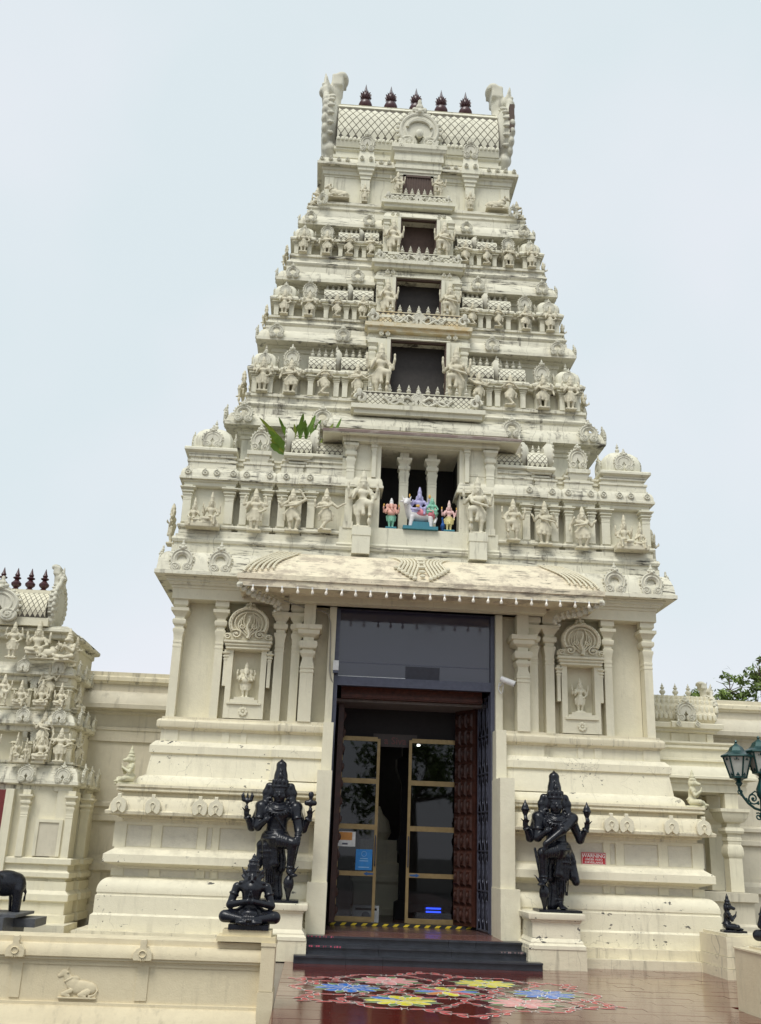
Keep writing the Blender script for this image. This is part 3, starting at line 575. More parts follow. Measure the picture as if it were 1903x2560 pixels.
ME_KUDU = kudu().mesh('horseshoe_ornament', M_ORN); ME_KUDU2 = kudu(False).mesh('horseshoe_ornament', M_ORN)
def flatkudu():
    m = MB(); o = []
    for i in range(22):
        a = R(-70) + R(320)*i/21; r = .46
        o.append((r*math.cos(a)*1.05, .5+r*math.sin(a)*.95))
    m.slab([(.16, .08), (.30, 0), (.44, .1), (.5, .3)] + [(.5*math.cos(R(t))*1.0, .52+.42*math.sin(R(t))) for t in range(-5, 70, 12)] + [(.12, .95), (.12, 1.15), (-.12, 1.15), (-.12, .95)] + [(.5*math.cos(R(t)), .52+.42*math.sin(R(t))) for t in range(115, 190, 12)] + [(-.5, .3), (-.44, .1), (-.30, 0), (-.16, .08), (0, .2)], -.12, 0)
    m.tube(arcpts(0, .52, .14, 0, math.pi, -.13, 10), .03, 5); m.tube([(-.14, -.13, .52), (-.05, -.13, .35), (-.07, -.13, .15)], .028, 5); m.tube([(.14, -.13, .52), (.05, -.13, .35), (.07, -.13, .15)], .028, 5)
    return m
M_FLATK = plaster('flat_ornament', (.79, .735, .565), (.73, .68, .52), .1, .1, .2)
ME_FLATK = flatkudu().mesh('flat_ornament', M_FLATK)
def rosette():
    m = MB(); m.lathe((0, 0, 0), [(.5, 0), (.5, .08), (.42, .16)], 14, M=Matrix.Rotation(math.pi/2, 4, 'X')); m.tube(arcpts(0, 0, .36, 0, 2*math.pi*15/16, -.17, 16), .06, 5, closed=True); m.ball((0, -.15, 0), .16, 8, 4); m.ball((0, -.04, .6), (.16, .06, .2), 6, 4); return m
ME_ROSE = rosette().mesh('rosette', M_ORN)
def stonefinial(): return MB().lathe((0, 0, 0), [(.16, 0), (.2, .04), (.12, .10), (.27, .24), (.30, .34), (.2, .46), (.1, .5), (.2, .58), (.22, .64), (.10, .72), (.13, .78), (.06, .86), (.015, 1.0)], 10)
ME_FIN = stonefinial().mesh('stone_finial', M_ORN)
PIL = [(0, 0), (0, .585), (.010, .588), (.010, .603), (0, .606), (0, .622), (.010, .625), (.010, .642), (0, .645), (0, .66), (.022, .705), (.05, .725), (.05, .745), (.005, .75), (.005, .775), (.06, .784), (.085, .798), (.085, .82), (.06, .83), (.018, .832), (.018, .85), (.05, .86), (.125, .892), (.16, .897), (.16, .925), (.01, .926), (.01, 1.0)]
def pilaster(mb, x0, x1, yf, dep, z0, z1, k=1.0):   # flared capital; offsets scale with the shaft width
    w = (x1-x0)/2; H = z1-z0; mb.stack((x0+x1)/2, yf+dep/2, w, dep/2, [(o*k*w*7.0, z0+z*H) for o, z in PIL]); return mb
def kapota(o0, o1, z0, z1, lip=.05):              # hood cornice: soffit, lip, S-curve up to o0
    H = z1-z0-lip; return [(o0, z0), (o1, z0-.0), (o1, z0+lip)] + [(o0 + (o1-o0)*c, z0+lip+H*s) for c, s in ((.93, .12), (.84, .30), (.70, .52), (.5, .74), (.27, .90), (.1, .97), (0, 1.0))]
def torus_m(o, z0, z1, b, n=6): return [(o + b*math.sin(math.pi*i/n), z0+(z1-z0)*i/n) for i in range(n+1)]
TOWER = tag(empty('temple_tower'), 'tall cream stepped temple gateway tower with carved storeys and dark doorway', 'temple tower')
def bays_path(W, yf, yb, bays):       # bays: list of (x0,x1,proj) left of centre; mirrored
    B = sorted(bays); B = B + [(-x1, -x0, p) for x0, x1, p in reversed(B) if x1 < 0]
    pts = []; first = B[0] if B and abs(B[0][0] + W) < 1e-6 else None
    cur = [(-W, yb)]
    p0 = first[2] if first else 0
    if first:
        B = B[1:-1]; cur += [(-W, yf-p0), (first[1], yf-p0), (first[1], yf)]
    else: cur += [(-W, yf)]
    for x0, x1, p in B: cur += [(x0, yf), (x0, yf-p), (x1, yf-p), (x1, yf)]
    if first: cur += [(-first[1], yf), (-first[1], yf-p0), (W, yf-p0)]
    else: cur += [(W, yf)]
    return cur + [(W, yb)]
# ------------------------------------------------------------------ base of the tower (both sides of the door)
BASE = empty('base', TOWER)
HP = [(-4.36, 7.2), (-4.36, 0), (-1.5, 0)]
def half(name, prof, mat, path=HP, parent=BASE): return both(MB().sweep(path, [(-.3, prof[0][1])] + prof + [(-.3, prof[-1][1])]), name, mat, parent)
half('plinth', [(1.12, -.02), (1.12, .13), (.95, .135), (.95, .28)], M_MOULD)
half('base_block', [(.74, .28), (.74, .50), (.715, .515), (.70, .53), (.70, .79), (.68, .80), (.68, .835)], M_BASE)
half('torus_moulding', [(.69, .835), (.69, .87)] + [(.69 - .17*(1-math.cos(R(a))), .87 + .19*math.sin(R(a))) for a in (12, 25, 38, 50, 62, 75, 90)] + [(.50, 1.07)], M_BASE)
half('lower_frieze', [(.405, 1.07), (.405, 1.225)], M_WALL)
half('octagonal_moulding', [(.44, 1.20), (.44, 1.225), (.66, 1.29), (.66, 1.41), (.52, 1.50), (.52, 1.525)], M_BASE)
half('panel_band', [(.41, 1.52), (.41, 2.0)], M_WALL)
half('hood_moulding', [(.46, 1.93), (.46, 1.975), (.52, 1.99), (.52, 2.02), (.70, 2.03), (.71, 2.075), (.70, 2.085), (.66, 2.10), (.645, 2.18), (.61, 2.26), (.575, 2.30), (.54, 2.32)], M_MOULD)
half('joint_band', [(.48, 2.32), (.48, 2.40)], M_MOULD)
half('slab_moulding', [(.56, 2.395), (.58, 2.41), (.58, 2.43), (.56, 2.44), (.56, 2.46), (.59, 2.47), (.59, 2.51)], M_MOULD)
half('upper_torus', [(.34, 2.50), (.34, 2.55), (.325, 2.60), (.29, 2.65), (.22, 2.68), (.21, 2.69)], M_BASE)
JOG = [(-4.36, 7.2), (-4.36, 0), (-2.28, 0), (-2.28, -.07), (-1.5, -.07)]
half('battered_wall', [(.20, 2.68), (.145, 3.06)], M_BASE, JOG)
half('upper_octagonal_moulding', [(.10, 3.03), (.185, 3.07), (.185, 3.19), (.10, 3.275), (.08, 3.28)], M_BASE, JOG)
half('upper_frieze', [(.03, 3.27), (.03, 3.50)], M_WALL, JOG)
half('ledge_moulding', [(.05, 3.47), (.075, 3.50), (.11, 3.51), (.12, 3.53), (.12, 3.615), (.09, 3.65), (.05, 3.66), (.05, 3.70)], M_MOULD, JOG)
PX = [(-4.93, -4.73), (-4.31, -4.15), (-3.56, -3.42), (-3.32, -3.21), (-2.60, -2.46)]
for x0, x1 in PX:
    both(MB().box(x0, x1, -.436, -.38, 1.527, 1.925), 'panel_post', M_WALL, BASE); both(MB().box(x0+.02, x1+.02, -.425, -.38, 1.078, 1.195), 'frieze_post', M_WALL, BASE)
both(MB().box(-4.74, -1.67, -.434, -.38, 1.875, 1.93), 'panel_rail', M_WALL, BASE)
for x0, x1 in ((-4.4, -4.1), (-3.35, -3.22), (-3.02, -2.92), (-2.4, -2.30)): both(MB().box(x0, x1, -.048, 0, 3.285, 3.468), 'frieze_post', M_WALL, BASE)
for x0, x1 in ((-4.73, -4.31), (-4.15, -3.56), (-3.42, -3.32), (-3.21, -2.60), (-2.46, -1.72)): both(MB().box(x0+.012, x1-.012, -.4145, -.40, 1.54, 1.865), 'panel', M_PANEL, BASE); both(MB().box(x0+.03, x1-.0, -.409, -.39, 1.085, 1.19), 'frieze_panel', M_PANEL, BASE)
for x in (-4.85, -4.30, -3.54, -3.28, -1.95):
    for e in (1, -1): link('horseshoe_ornament', ME_FLATK, BASE, (e*x, -.69, 2.04), 0, (.25, .45, .27))
# door jamb casings
for b in ((-1.72, -1.40, -.81, .1, .30, 1.10), (-1.655, -1.41, -.735, .1, 1.10, 2.85), (-1.60, -1.42, -.30, .1, 2.85, 3.69)):
    both(MB().box(*b), 'door_casing', M_WALL, BASE)

# ------------------------------------------------------------------ main storey
MAIN = empty('storey', TOWER)
both(MB().sweep([(-4.20, 7.1), (-4.20, .24), (-1.42, .24), (-1.42, 1.6)], [(0, 3.66), (0, 5.90)], cap=False), 'wall', M_WALL, MAIN)
for x0, x1 in ((-4.36, -4.21), (-3.61, -3.47), (-2.54, -2.38), (-2.24, -2.09)):
    both(pilaster(MB(), x0, x1, 0, .28, 3.70, 5.80), 'pilaster', M_WALL, MAIN)
    both(MB().frus(x0-.02, x1+.02, -.02, .14, 5.66, x0-.055, x1+.055, -.05, .14, 5.70).box(x0-.055, x1+.055, -.05, .14, 5.70, 5.80), 'bracket', M_WALL, MAIN)
for yy in (1.2, 3.6, 6.0): both(MB().stack(-4.30, yy, .08, .08, [(o*.5, 3.70+z*2.1) for o, z in PIL]), 'pilaster', M_WALL, MAIN)
P5 = [(0, 3.70), (0, 4.56), (.012, 4.565), (.012, 4.59), (0, 4.60), (0, 4.63), (.012, 4.635), (.012, 4.66), (0, 4.67), (0, 4.72), (-.02, 4.78), (-.02, 4.84), (.02, 4.90), (.02, 4.95), (-.02, 4.955), (-.02, 4.98), (.03, 5.0), (.05, 5.04), (.05, 5.09), (.03, 5.13), (-.02, 5.14), (-.02, 5.20), (.07, 5.25), (.08, 5.30), (.08, 5.32), (.115, 5.33), (.115, 5.41), (-.01, 5.412), (-.01, 5.84)]
both(MB().stack(-1.945, .0, .115, .14, P5), 'large_pilaster', M_WALL, MAIN)
both(MB().box(-1.585, -1.46, -.03, .2, 3.69, 5.92), 'door_jamb', M_WALL, MAIN)
# niche with frame, hood and carved arch
def nfr():
    f = MB(); f.box(-3.37, -3.27, -.02, .25, 3.72, 4.93).box(-2.77, -2.67, -.02, .25, 3.72, 4.93).box(-3.27, -2.77, -.015, .25, 3.72, 3.97).box(-3.27, -2.77, .20, .25, 3.97, 4.93); return f
both(nfr(), 'niche_frame', M_WALL, MAIN)
for x in (-3.40, -2.62): both(MB().stack(x, .08, .03, .09, [(o*.25, 4.28+z*.65) for o, z in PIL]), 'niche_colonnette', M_WALL, MAIN)
both(MB().stack(-3.02, .10, .36, .16, [(0, 4.925), (.03, 4.94), (.03, 4.965), (.01, 4.97), (.05, 5.0), (.05, 5.02), (.03, 5.025), (.07, 5.05), (.07, 5.085)]), 'niche_hood', M_WALL, MAIN)
both(MB().box(-3.32, -2.72, -.05, .21, 3.965, 4.0).box(-3.265, -2.775, -.035, .21, 4.0, 4.05).box(-3.2, -2.84, -.03, .21, 4.05, 4.09), 'niche_sill', M_WALL, MAIN)
fl = MB()
for i in range(8):
    a = i*math.pi/4; fl.ball((.055*math.cos(a), -.02, .055*math.sin(a)), (.03, .015, .03), 6, 4)
fl.ball((0, -.02, 0), .025, 6, 4); fm = fl.mesh('lotus_rosette', M_WALL)
for e in (-1, 1): link('lotus_rosette', fm, MAIN, (e*3.02, -.015, 3.84))
def torana():                                     # arch crest, 1 wide at the foot
    m = MB(); o = []
    for i in range(25): a = R(-35) + R(250)*i/24; o.append((.40*math.cos(a), .42+.40*math.sin(a)))
    m.slab([(.12, 0), (.46, 0), (.5, .08), (.48, .16), (.36, .17)] + o[3:-3] + [(-.36, .17), (-.48, .16), (-.5, .08), (-.46, 0), (-.12, 0)], -.10, 0)
    m.tube(arcpts(0, .42, .37, R(-32), R(212), -.11, 24), .045, 6); m.tube(arcpts(0, .42, .28, R(-40), R(220), -.115, 20), .022, 5)
    for k, r in enumerate((.22, .16, .10)):
        for e in (-1, 1): m.tube([(e*(.02+r*math.sin(t*2.6)*(1-.25*t)), -.12-.004*k, .10+.05*k+t*.50) for t in [i/11 for i in range(12)]], [.020*(1-.5*i/11) for i in range(12)], 5)
    m.tube([(.025*math.sin(t*9), -.14, .04+t*.56) for t in [i/13 for i in range(14)]], [.045*(1-.6*i/13) for i in range(14)], 6)
    for e in (-1, 1): m.tube(spiral(e*.13, .34, .07, 1.4, e, -.135, 14, 2), .016, 5)
    for e in (-1, 1): m.tube(spiral(e*.24, .15, .11, 1.5, e, -.12, 16, 1), .024, 5); m.tube(spiral(e*.42, .085, .07, 1.3, e, -.11, 12, 1), .02, 5); m.ball((e*.24, -.12, .15), .035, 6, 4)
    for i in range(18): a = R(-25) + R(230)*i/17; m.ball((.375*math.cos(a), -.155, .42+.375*math.sin(a)), .014, 5, 3)
    m.ball((0, -.08, .80), (.09, .08, .07), 8, 5); m.ball((0, -.06, .93), (.05, .05, .08), 6, 4)
    for e in (-1, 1): m.ball((e*.09, -.07, .83), .05, 6, 4); m.ball((e*.06, -.06, .91), .045, 6, 4); m.ball((e*.14, -.05, .78), .04, 6, 4)
    return m
ME_TOR = torana().mesh('arch_crest', M_FLATK)
for e in (-1, 1): link('arch_crest', ME_TOR, MAIN, (e*3.03, .08, 5.085), 0, (.88, 1.5, .74))
# entablature and big hood cornice with kudu ornaments
FP = [(-4.36, 7.2), (-4.36, 0), (4.36, 0), (4.36, 7.2)]
def full(name, prof, mat, path, parent): return MB().sweep(path, [(-.3, prof[0][1])] + prof + [(-.3, prof[-1][1])]).build(name, mat, parent)
full('architrave', [(.09, 5.80), (.09, 5.99), (.11, 6.0), (.11, 6.06)], M_WALL, FP, MAIN)
full('cornice_bed', [(.14, 6.05), (.17, 6.09), (.20, 6.10), (.20, 6.14), (.24, 6.16), (.24, 6.19)], M_TOWER, FP, MAIN)
full('hood_cornice', [(.2, 6.185), (.385, 6.175), (.405, 6.18), (.405, 6.25), (.38, 6.26), (.375, 6.30), (.36, 6.42), (.32, 6.53), (.27, 6.61), (.22, 6.64), (.2, 6.645)], M_TMOULD, FP, MAIN)
for x in (-4.30, -3.61):
    for e in (-1, 1): link('horseshoe_ornament', ME_KUDU, MAIN, (e*x, -.345, 6.225), 0, (.44, .42, .44))
for yy in (.05, 1.5, 3.2): 
    for e in (-1, 1): link('horseshoe_ornament', ME_KUDU, MAIN, (e*4.70, yy, 6.225), e*math.pi/2, (.44, .42, .44))

# ------------------------------------------------------------------ porch eave over the door
PORCH = empty('porch', TOWER)
EP = [(-2.42, .1), (-2.42, -.28), (2.42, -.28), (2.42, .1)]
MB().sweep(EP, [(0, 5.90), (.70, 5.90), (.74, 5.86), (.77, 5.87), (.77, 5.98), (.80, 5.985), (.80, 6.075), (.76, 6.085), (.74, 6.10), (.66, 6.20), (.55, 6.32), (.42, 6.45), (.28, 6.56), (.12, 6.66), (.0, 6.70)]).build('hood_eave', M_EAVE, PORCH)
MB().box(-2.33, 2.33, -.36, .1, 5.80, 5.90).build('soffit_beam', M_WALL, PORCH)
MB().box(-2.9, 2.9, -.15, .11, 5.895, 6.0).build('soffit_panel', M_WALL, PORCH)
for e in (-1, 1):       # carved hanging chain below the hip corners
    m = MB(); n = 9
    for i in range(n):
        t = i/(n-1); m.ball((e*(3.17-.62*t), -1.03+.68*t, 5.87-.12*t-.06*math.sin(t*3.14)), (.06, .06, .065), 7, 4); m.ball((e*(3.14-.62*t), -1.08+.68*t, 5.88-.12*t), .035, 6, 4)
    for j in range(5): m.ball((e*(2.52+.05*math.sin(j*2)), -.32, 5.74-.035*j), .06-.007*j, 7, 4)
    m.build('carved_chain', M_ORN, PORCH)
# feathered relief on the eave, following its curve
EC = [(-1.05, 6.10), (-.97, 6.20), (-.86, 6.32), (-.73, 6.45), (-.59, 6.56), (-.43, 6.66), (-.32, 6.70)]
def on_eave(t):
    f = t*(len(EC)-1); i = min(int(f), len(EC)-2); u = f-i; return EC[i][0]*(1-u)+EC[i+1][0]*u - .012, EC[i][1]*(1-u)+EC[i+1][1]*u + .008
def feather(m, x0, x1, ph, r=.02, t0=.02, t1=.95, amp=.09):
    pts = []
    for i in range(15):
        t = i/14; y, z = on_eave(t0+(t1-t0)*t); pts.append((x0+(x1-x0)*t + amp*math.sin(t*5.2+ph), y, z))
    m.tube(pts, [r*(.5+.5*math.sin(math.pi*min(1, .15+i/14*.85))) for i in range(15)], 5)
    for p in pts[::1]: m.ball((p[0]+r*1.1, p[1]-.006, p[2]), r*.62, 5, 3)
for s_ in (1, -1):
    m = MB()
    for k in range(6): feather(m, -3.10+.10*k, -2.62+.075*k, .3, .021, .02+.03*k, .93, -.07)
    stuff(m.build('feather_relief', M_FLATK, PORCH, s_ < 0))
m = MB()
for s_ in (-1, 1):
    for k in range(6): feather(m, s_*(.10+.045*k), s_*(.10+.085*k), (1.6 if s_ > 0 else 4.7), .02, .06+.05*k, .95, .05+.008*k)
    for k in range(6): y, z = on_eave(.06+.07*k); m.ball((s_*(.14+.065*k), y-.01, z), (.045, .03, .04), 6, 4)
for k, t in enumerate((.15, .3, .45, .6, .75, .88)): y, z = on_eave(t); m.ball((0, y-.015, z), (.05+.014*k, .03, .035), 8, 4)
stuff(m.build('feather_relief', M_FLATK, PORCH))

# ------------------------------------------------------------------ festoon of bulbs under the eave
FEST = tag(empty('festoon_lights', loc=(0, 0, 0)), 'string of unlit frosted bulbs under the porch eave above the door', 'string lights')
MB().tube([(x/10., -1.045, 5.865) for x in range(-31, 32)], .008, 5).build('cable', M_ORN, FEST)
bl = MB(); bl.lathe((0, 0, 0), [(.018, .0), (.018, -.035), (.022, -.045), (.034, -.075), (.036, -.095), (.026, -.12), (.008, -.13)], 10); bm = bl.mesh('bulb', M_BULB)
bc = MB().lathe((0, 0, 0), [(.021, .03), (.021, -.012), (.015, -.02)], 8).mesh('bulb_socket', M_WHITE)
for i in range(24):
    x = -2.93 + i*.2548 + random.uniform(-.02, .02); b_ = link('bulb', bm, FEST, (x, -1.045, 5.858), 0, .8); b_.rotation_euler = (random.uniform(-.12, .12), random.uniform(-.1, .1), 0); link('bulb_socket', bc, b_)
# ------------------------------------------------------------------ shrine toppings used on the storeys
def dome(w, h, mat=M_TOWER):        # rounded-square cupola of half width w
    return MB().lathe((0, 0, 0), [(w*.86, 0), (w*.98, .04*h), (w*1.0, .16*h), (w*1.02, .34*h), (w*.97, .52*h), (w*.84, .70*h), (w*.62, .84*h), (w*.34, .94*h), (w*.12, 1.0*h), (.0, 1.0*h)], 28, 4.5)
def vault(x0, x1, yc, ry, z0, h, n=10, ov=.18):   # wagon vault along x: returns profile points (y,z)
    pr = [(yc-ry, z0), (yc-ry*(1+ov*.6), z0+h*.10), (yc-ry*(1+ov), z0+h*.28)]
    for i in range(1, n): a = math.pi*.08 + math.pi*.84*i/(2*(n-1)) ; pr.append((yc-ry*(1+ov)*math.cos(a)*.98, z0+h*(.26+.74*math.sin(a))))
    return pr
def vault_mesh(m, x0, x1, pr):
    full_ = pr + [(2*pr[-1][0]-y, z) for y, z in reversed(pr[:-1])]; n = len(full_)
    vs = [(x0, y, z) for y, z in full_] + [(x1, y, z) for y, z in full_]; fs = [(i, n+i, n+i+1, i+1) for i in range(n-1)] + [tuple(range(n))[::-1], tuple(range(n, 2*n))]
    return m.add(vs, fs)
def vault_tiles(m, x0, x1, pr, nx, ny, t0=.12, t1=.9, gap=.16, th=.014):      # diamond tiles set proud of the front of a vault
    L = [0]
    for i in range(len(pr)-1): L.append(L[-1] + math.dist(pr[i], pr[i+1]))
    def at(t):
        s = t*L[-1]
        for i in range(len(pr)-1):
            if s <= L[i+1] + 1e-9:
                u = (s-L[i])/(L[i+1]-L[i]); y = pr[i][0]*(1-u)+pr[i+1][0]*u; z = pr[i][1]*(1-u)+pr[i+1][1]*u
                d = (pr[i+1][0]-pr[i][0], pr[i+1][1]-pr[i][1]); l = math.hypot(*d); return (y, z), (-d[1]/l, d[0]/l)
        return pr[-1], (0, 1)
    out = []
    for j in range(ny*2-1):
        for i in range(nx + (0 if j % 2 else 1)):
            cx = x0 + (x1-x0)*(i + (.5 if j % 2 else 0))/nx; ct = t0 + (t1-t0)*(j+1)/(2*ny); hx = (x1-x0)/nx/2*(1-gap); ht = (t1-t0)/ny/2*(1-gap)
            P = []
            for dx, dt in ((-hx, 0), (0, -ht), (hx, 0), (0, ht)):
                x = min(max(cx+dx, x0+.004), x1-.004); (y, z), n_ = at(min(max(ct+dt, 0), 1)); P.append((x, y, z, n_))
            (yc, zc), nc = at(ct); 
            vs = [(x, y, z) for x, y, z, n_ in P] + [(cx+(x-cx)*.94, yc+(y-yc)*.94+n_[0]*th, zc+(z-zc)*.94+n_[1]*th) for x, y, z, n_ in P]
            out.append((vs, [(4, 5, 6, 7), (0, 1, 5, 4), (1, 2, 6, 5), (2, 3, 7, 6), (3, 0, 4, 7)], (cx, yc, zc)))
    if m is not None:
        for v, f, c in out: m.add(v, f)
    return out
def gable(th=.5):                  # horseshoe gable plate seen edge-on: lies in the YZ plane, thickness along X, 1 high, faces -X
    m = MB(); o = []
    for i in range(23):
        a = R(-62) + R(304)*i/22; o.append((.36*math.cos(a), .42+.40*math.sin(a)))
    o = o + [(-.2, 0), (.2, 0)]; n = len(o)
    vs = [(0, y, z) for y, z in o] + [(th*.55, y*.98, z) for y, z in o] + [(th, y*.72, .42+(z-.42)*.72) for y, z in o]
    fs = [tuple(range(n)), tuple(range(2*n, 3*n))[::-1]]
    for L in (0, 1):
        for i in range(n): fs.append((L*n+i, L*n+(i+1)%n, (L+1)*n+(i+1)%n, (L+1)*n+i))
    m.add(vs, fs)
    for i in range(15): a = R(-50) + R(280)*i/14; m.ball((.06*th, .37*math.cos(a), .42+.41*math.sin(a)), (.07*th+.02, .045, .045), 6, 4)
    m.ball((.2*th, 0, .86), (.22*th, .10, .08), 8, 5); m.ball((.15*th, 0, .95), (.16*th, .06, .08), 6, 4)
    return m
ME_GAB = gable().mesh('gable_arch', M_ORN)
def fin_row(par, xs, y, z, h, name='finial'):
    for x in xs: link(name, ME_FIN, par, (x, y, z), 0, (h*.62, h*.62, h))
def kuta(par, xc, yc, z0, w, h, fin, mat=M_TOWER, kud=True):
    link('dome', dome(w, h).mesh('dome', mat), par, (xc, yc, z0))
    fin_row(par, [xc], yc, z0+h*.97, fin)
    if kud:
        s = w*1.05
        for rz, dx, dy in ((0, 0, -1), (-math.pi/2, -1, 0), (math.pi/2, 1, 0)): link('horseshoe_ornament', ME_KUDU2, par, (xc+dx*w*.99, yc+dy*w*.99, z0+.03), rz, (s, .5*w+.06, h*.62))
def eave_block(xc, yc, hx, hy, z0, z1, fl=.07): return MB().stack(xc, yc, hx, hy, [(-.04, z0), (-.04, z0+(z1-z0)*.3), (0, z0+(z1-z0)*.35), (.0, z0+(z1-z0)*.5), (fl*.5, z0+(z1-z0)*.55), (fl, z0+(z1-z0)*.68), (fl, z1-.02), (fl*.8, z1)])
def balcony(par, W, y, z0, z1, fins, slabz, mat, yb=.5, tile=True):
    MB().sweep([(-W-.1, y+yb), (-W-.1, y), (W+.1, y), (W+.1, y+yb)], [(-.15, slabz), (.0, slabz), (0, slabz+(z0-slabz)*.45), (.06, slabz+(z0-slabz)*.5), (.06, z0), (-.15, z0)]).build('balcony_slab', mat, par)
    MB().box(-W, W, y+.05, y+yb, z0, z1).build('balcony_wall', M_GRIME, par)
    m = MB(); pr = [(y+.05, z0), (y+.05, z1)]; nx = max(6, int(2*W/.11)); vault_tiles(m, -W, W, pr, nx, 3, 0, 1, .13, .006); m.box(-W, W, y+.035, y+yb, z1, z1+.02); m.box(-W, W, y+.035, y+yb-.01, z0, z0+.018); stuff(m.build('balcony_lattice', mat, par))
    h = z1-z0; c = MB()
    for s_ in (-1, 1):
        c.tube([(s_*(.10+W*.5*t), y+.02, z0+h*(.45+.28*math.sin(t*7))) for t in [i/15 for i in range(16)]], h*.10, 5)
        c.tube([(s_*(.08+W*.45*t), y+.015, z0+h*(.3-.18*math.sin(t*7))) for t in [i/15 for i in range(16)]], h*.09, 5)
        for q in (.3, .48): c.tube(spiral(s_*W*q, z0+h*.45, h*.25, 1.4, s_, y+.012, 12), h*.07, 5)
        c.tube(spiral(s_*W*.97, z0+h*.5, h*.42, 1.2, s_, y+.03, 14), h*.13, 5); c.ball((s_*W*1.0, y+.03, z0+h*.9), (h*.22, h*.22, h*.35), 7, 4)
    stuff(c.build('scroll_relief', M_ORN, par)); link('horseshoe_ornament', ME_KUDU2, par, (0, y+.03, z0+.01), 0, (h*.95, h*.5, h*1.0))
    for x in fins: link('finial', ME_FIN, par, (x, y+.10, z1+.02), 0, (.17, .17, .22))

# ------------------------------------------------------------------ first storey above the porch
A = empty('storey', TOWER)
AB = [(-4.45, -3.50, .12), (-3.39, -2.80, .12), (-2.68, -2.22, .12)]
AP = [q for q in bays_path(4.45, .12, 6.9, AB) if q[0] < -2.0] + [(-2.2, .12), (-2.2, -.03), (-.80, -.03), (-.80, .5)]
def fullA(name, prof, mat, path, parent): return both(MB().sweep(path, [(-.3, prof[0][1])] + prof + [(-.3, prof[-1][1])], cap=False), name, mat, parent)
full('storey_base', [(.10, 6.64), (.10, 6.80), (.07, 6.81), (.07, 6.86), (.10, 6.87), (.12, 6.92), (.10, 6.97), (.06, 6.985), (.06, 7.03), (.02, 7.04), (.02, 7.12)], M_TMOULD, [(-4.45, 6.9), (-4.45, -.02), (4.45, -.02), (4.45, 6.9)], A)
fullA('pilaster_base', [(.0, 7.10), (.0, 7.17), (.05, 7.18), (.06, 7.21), (.05, 7.24), (.01, 7.25), (.01, 7.285)], M_TMOULD, AP, A)
fullA('wall', [(-.11, 7.27), (-.11, 8.14)], M_TOWER, AP, A)
fullA('entablature', [(-.02, 8.0), (.01, 8.02), (.01, 8.08), (.04, 8.09), (.04, 8.125)], M_TOWER, AP, A)
fullA('cornice', [(.03, 8.12), (.10, 8.125), (.10, 8.165), (.085, 8.18), (.08, 8.24), (.06, 8.31), (.02, 8.36), (.0, 8.365), (0, 8.40)], M_TMOULD, AP, A)
fullA('stepped_wall', [(-.02, 8.39), (-.02, 8.50), (.0, 8.51), (.0, 8.55), (-.05, 8.56), (-.05, 8.61), (-.02, 8.62), (-.02, 8.66), (-.1, 8.67)], M_TMOULD, AP, A)
for x0, x1 in ((-4.45, -4.30), (-3.67, -3.51), (-3.38, -3.25), (-2.94, -2.81), (-2.67, -2.53), (-2.36, -2.23), (-2.12, -1.98)): both(pilaster(MB(), x0, x1, -.055 if x0 > -2.2 else -.03, .18, 7.28, 8.03, .8), 'pilaster', M_TOWER, A)
for yy in (.6, 1.5, 2.4): both(MB().stack(-4.45, yy, .06, .06, [(o*.4, 7.28+z*.75) for o, z in PIL]), 'pilaster', M_TOWER, A)
for x in (-4.40, -4.08, -3.86, -3.55, -3.30, -2.86, -2.55, -2.10):
    for e in (-1, 1): link('rosette', ME_ROSE, A, (e*x, -.075 if x < -2.2 else -.105, 8.26), 0, (.13, .2, .13))
for e in (-1, 1):
    eave_block(e*-4.02, .45, .43, .43, 8.60, 8.80).build('shrine_eave', M_TOWER, A); kuta(A, e*-4.02, .45, 8.80, .39, .56, .24, M_TOWER)
    MB().stack(e*-4.0, .45, .35, .35, [(0, 8.4), (0, 8.62)]).build('shrine_neck', M_TOWER, A)
    MB().stack(e*-3.10, .20, .14, .14, [(0, 8.39), (0, 8.55), (.03, 8.56), (.03, 8.60), (.06, 8.66), (.06, 8.70), (.09, 8.71), (.09, 8.79)]).build('niche_block', M_TOWER, A)
    link('horseshoe_ornament', ME_KUDU2, A, (e*-3.10, .10, 8.79), 0, (.40, .6, .45))
    eave_block(e*-2.35, .4, .22, .42, 8.58, 8.77, .06).build('shrine_eave', M_TOWER, A); eave_block(e*-1.80, .45, .34, .42, 8.62, 8.80, .05).build('shrine_eave', M_TOWER, A)
    MB().box(*sorted((e*-2.57, e*-1.5)), .05, .8, 8.38, 8.64).build('shrine_neck', M_TMOULD, A)
    pr = vault(0, 0, .45, .36, 8.77, .46)
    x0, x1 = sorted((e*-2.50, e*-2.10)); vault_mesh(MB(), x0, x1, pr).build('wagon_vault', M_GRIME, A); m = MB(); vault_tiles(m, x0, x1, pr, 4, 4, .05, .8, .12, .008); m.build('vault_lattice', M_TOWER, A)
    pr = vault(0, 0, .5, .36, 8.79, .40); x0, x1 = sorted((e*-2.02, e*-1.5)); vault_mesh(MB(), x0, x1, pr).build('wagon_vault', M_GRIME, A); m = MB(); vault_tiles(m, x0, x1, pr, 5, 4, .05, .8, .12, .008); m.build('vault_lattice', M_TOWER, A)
    link('gable_arch', ME_GAB, A, (e*-2.63, .36, 8.77), 0 if e > 0 else math.pi, (.34, .90, .80)); link('gable_arch', ME_GAB, A, (e*-1.98, .36, 8.77), math.pi if e > 0 else 0, (.34, .90, .80))
    fin_row(A, [e*-2.42, e*-2.30, e*-2.18], .45, 9.20, .24)
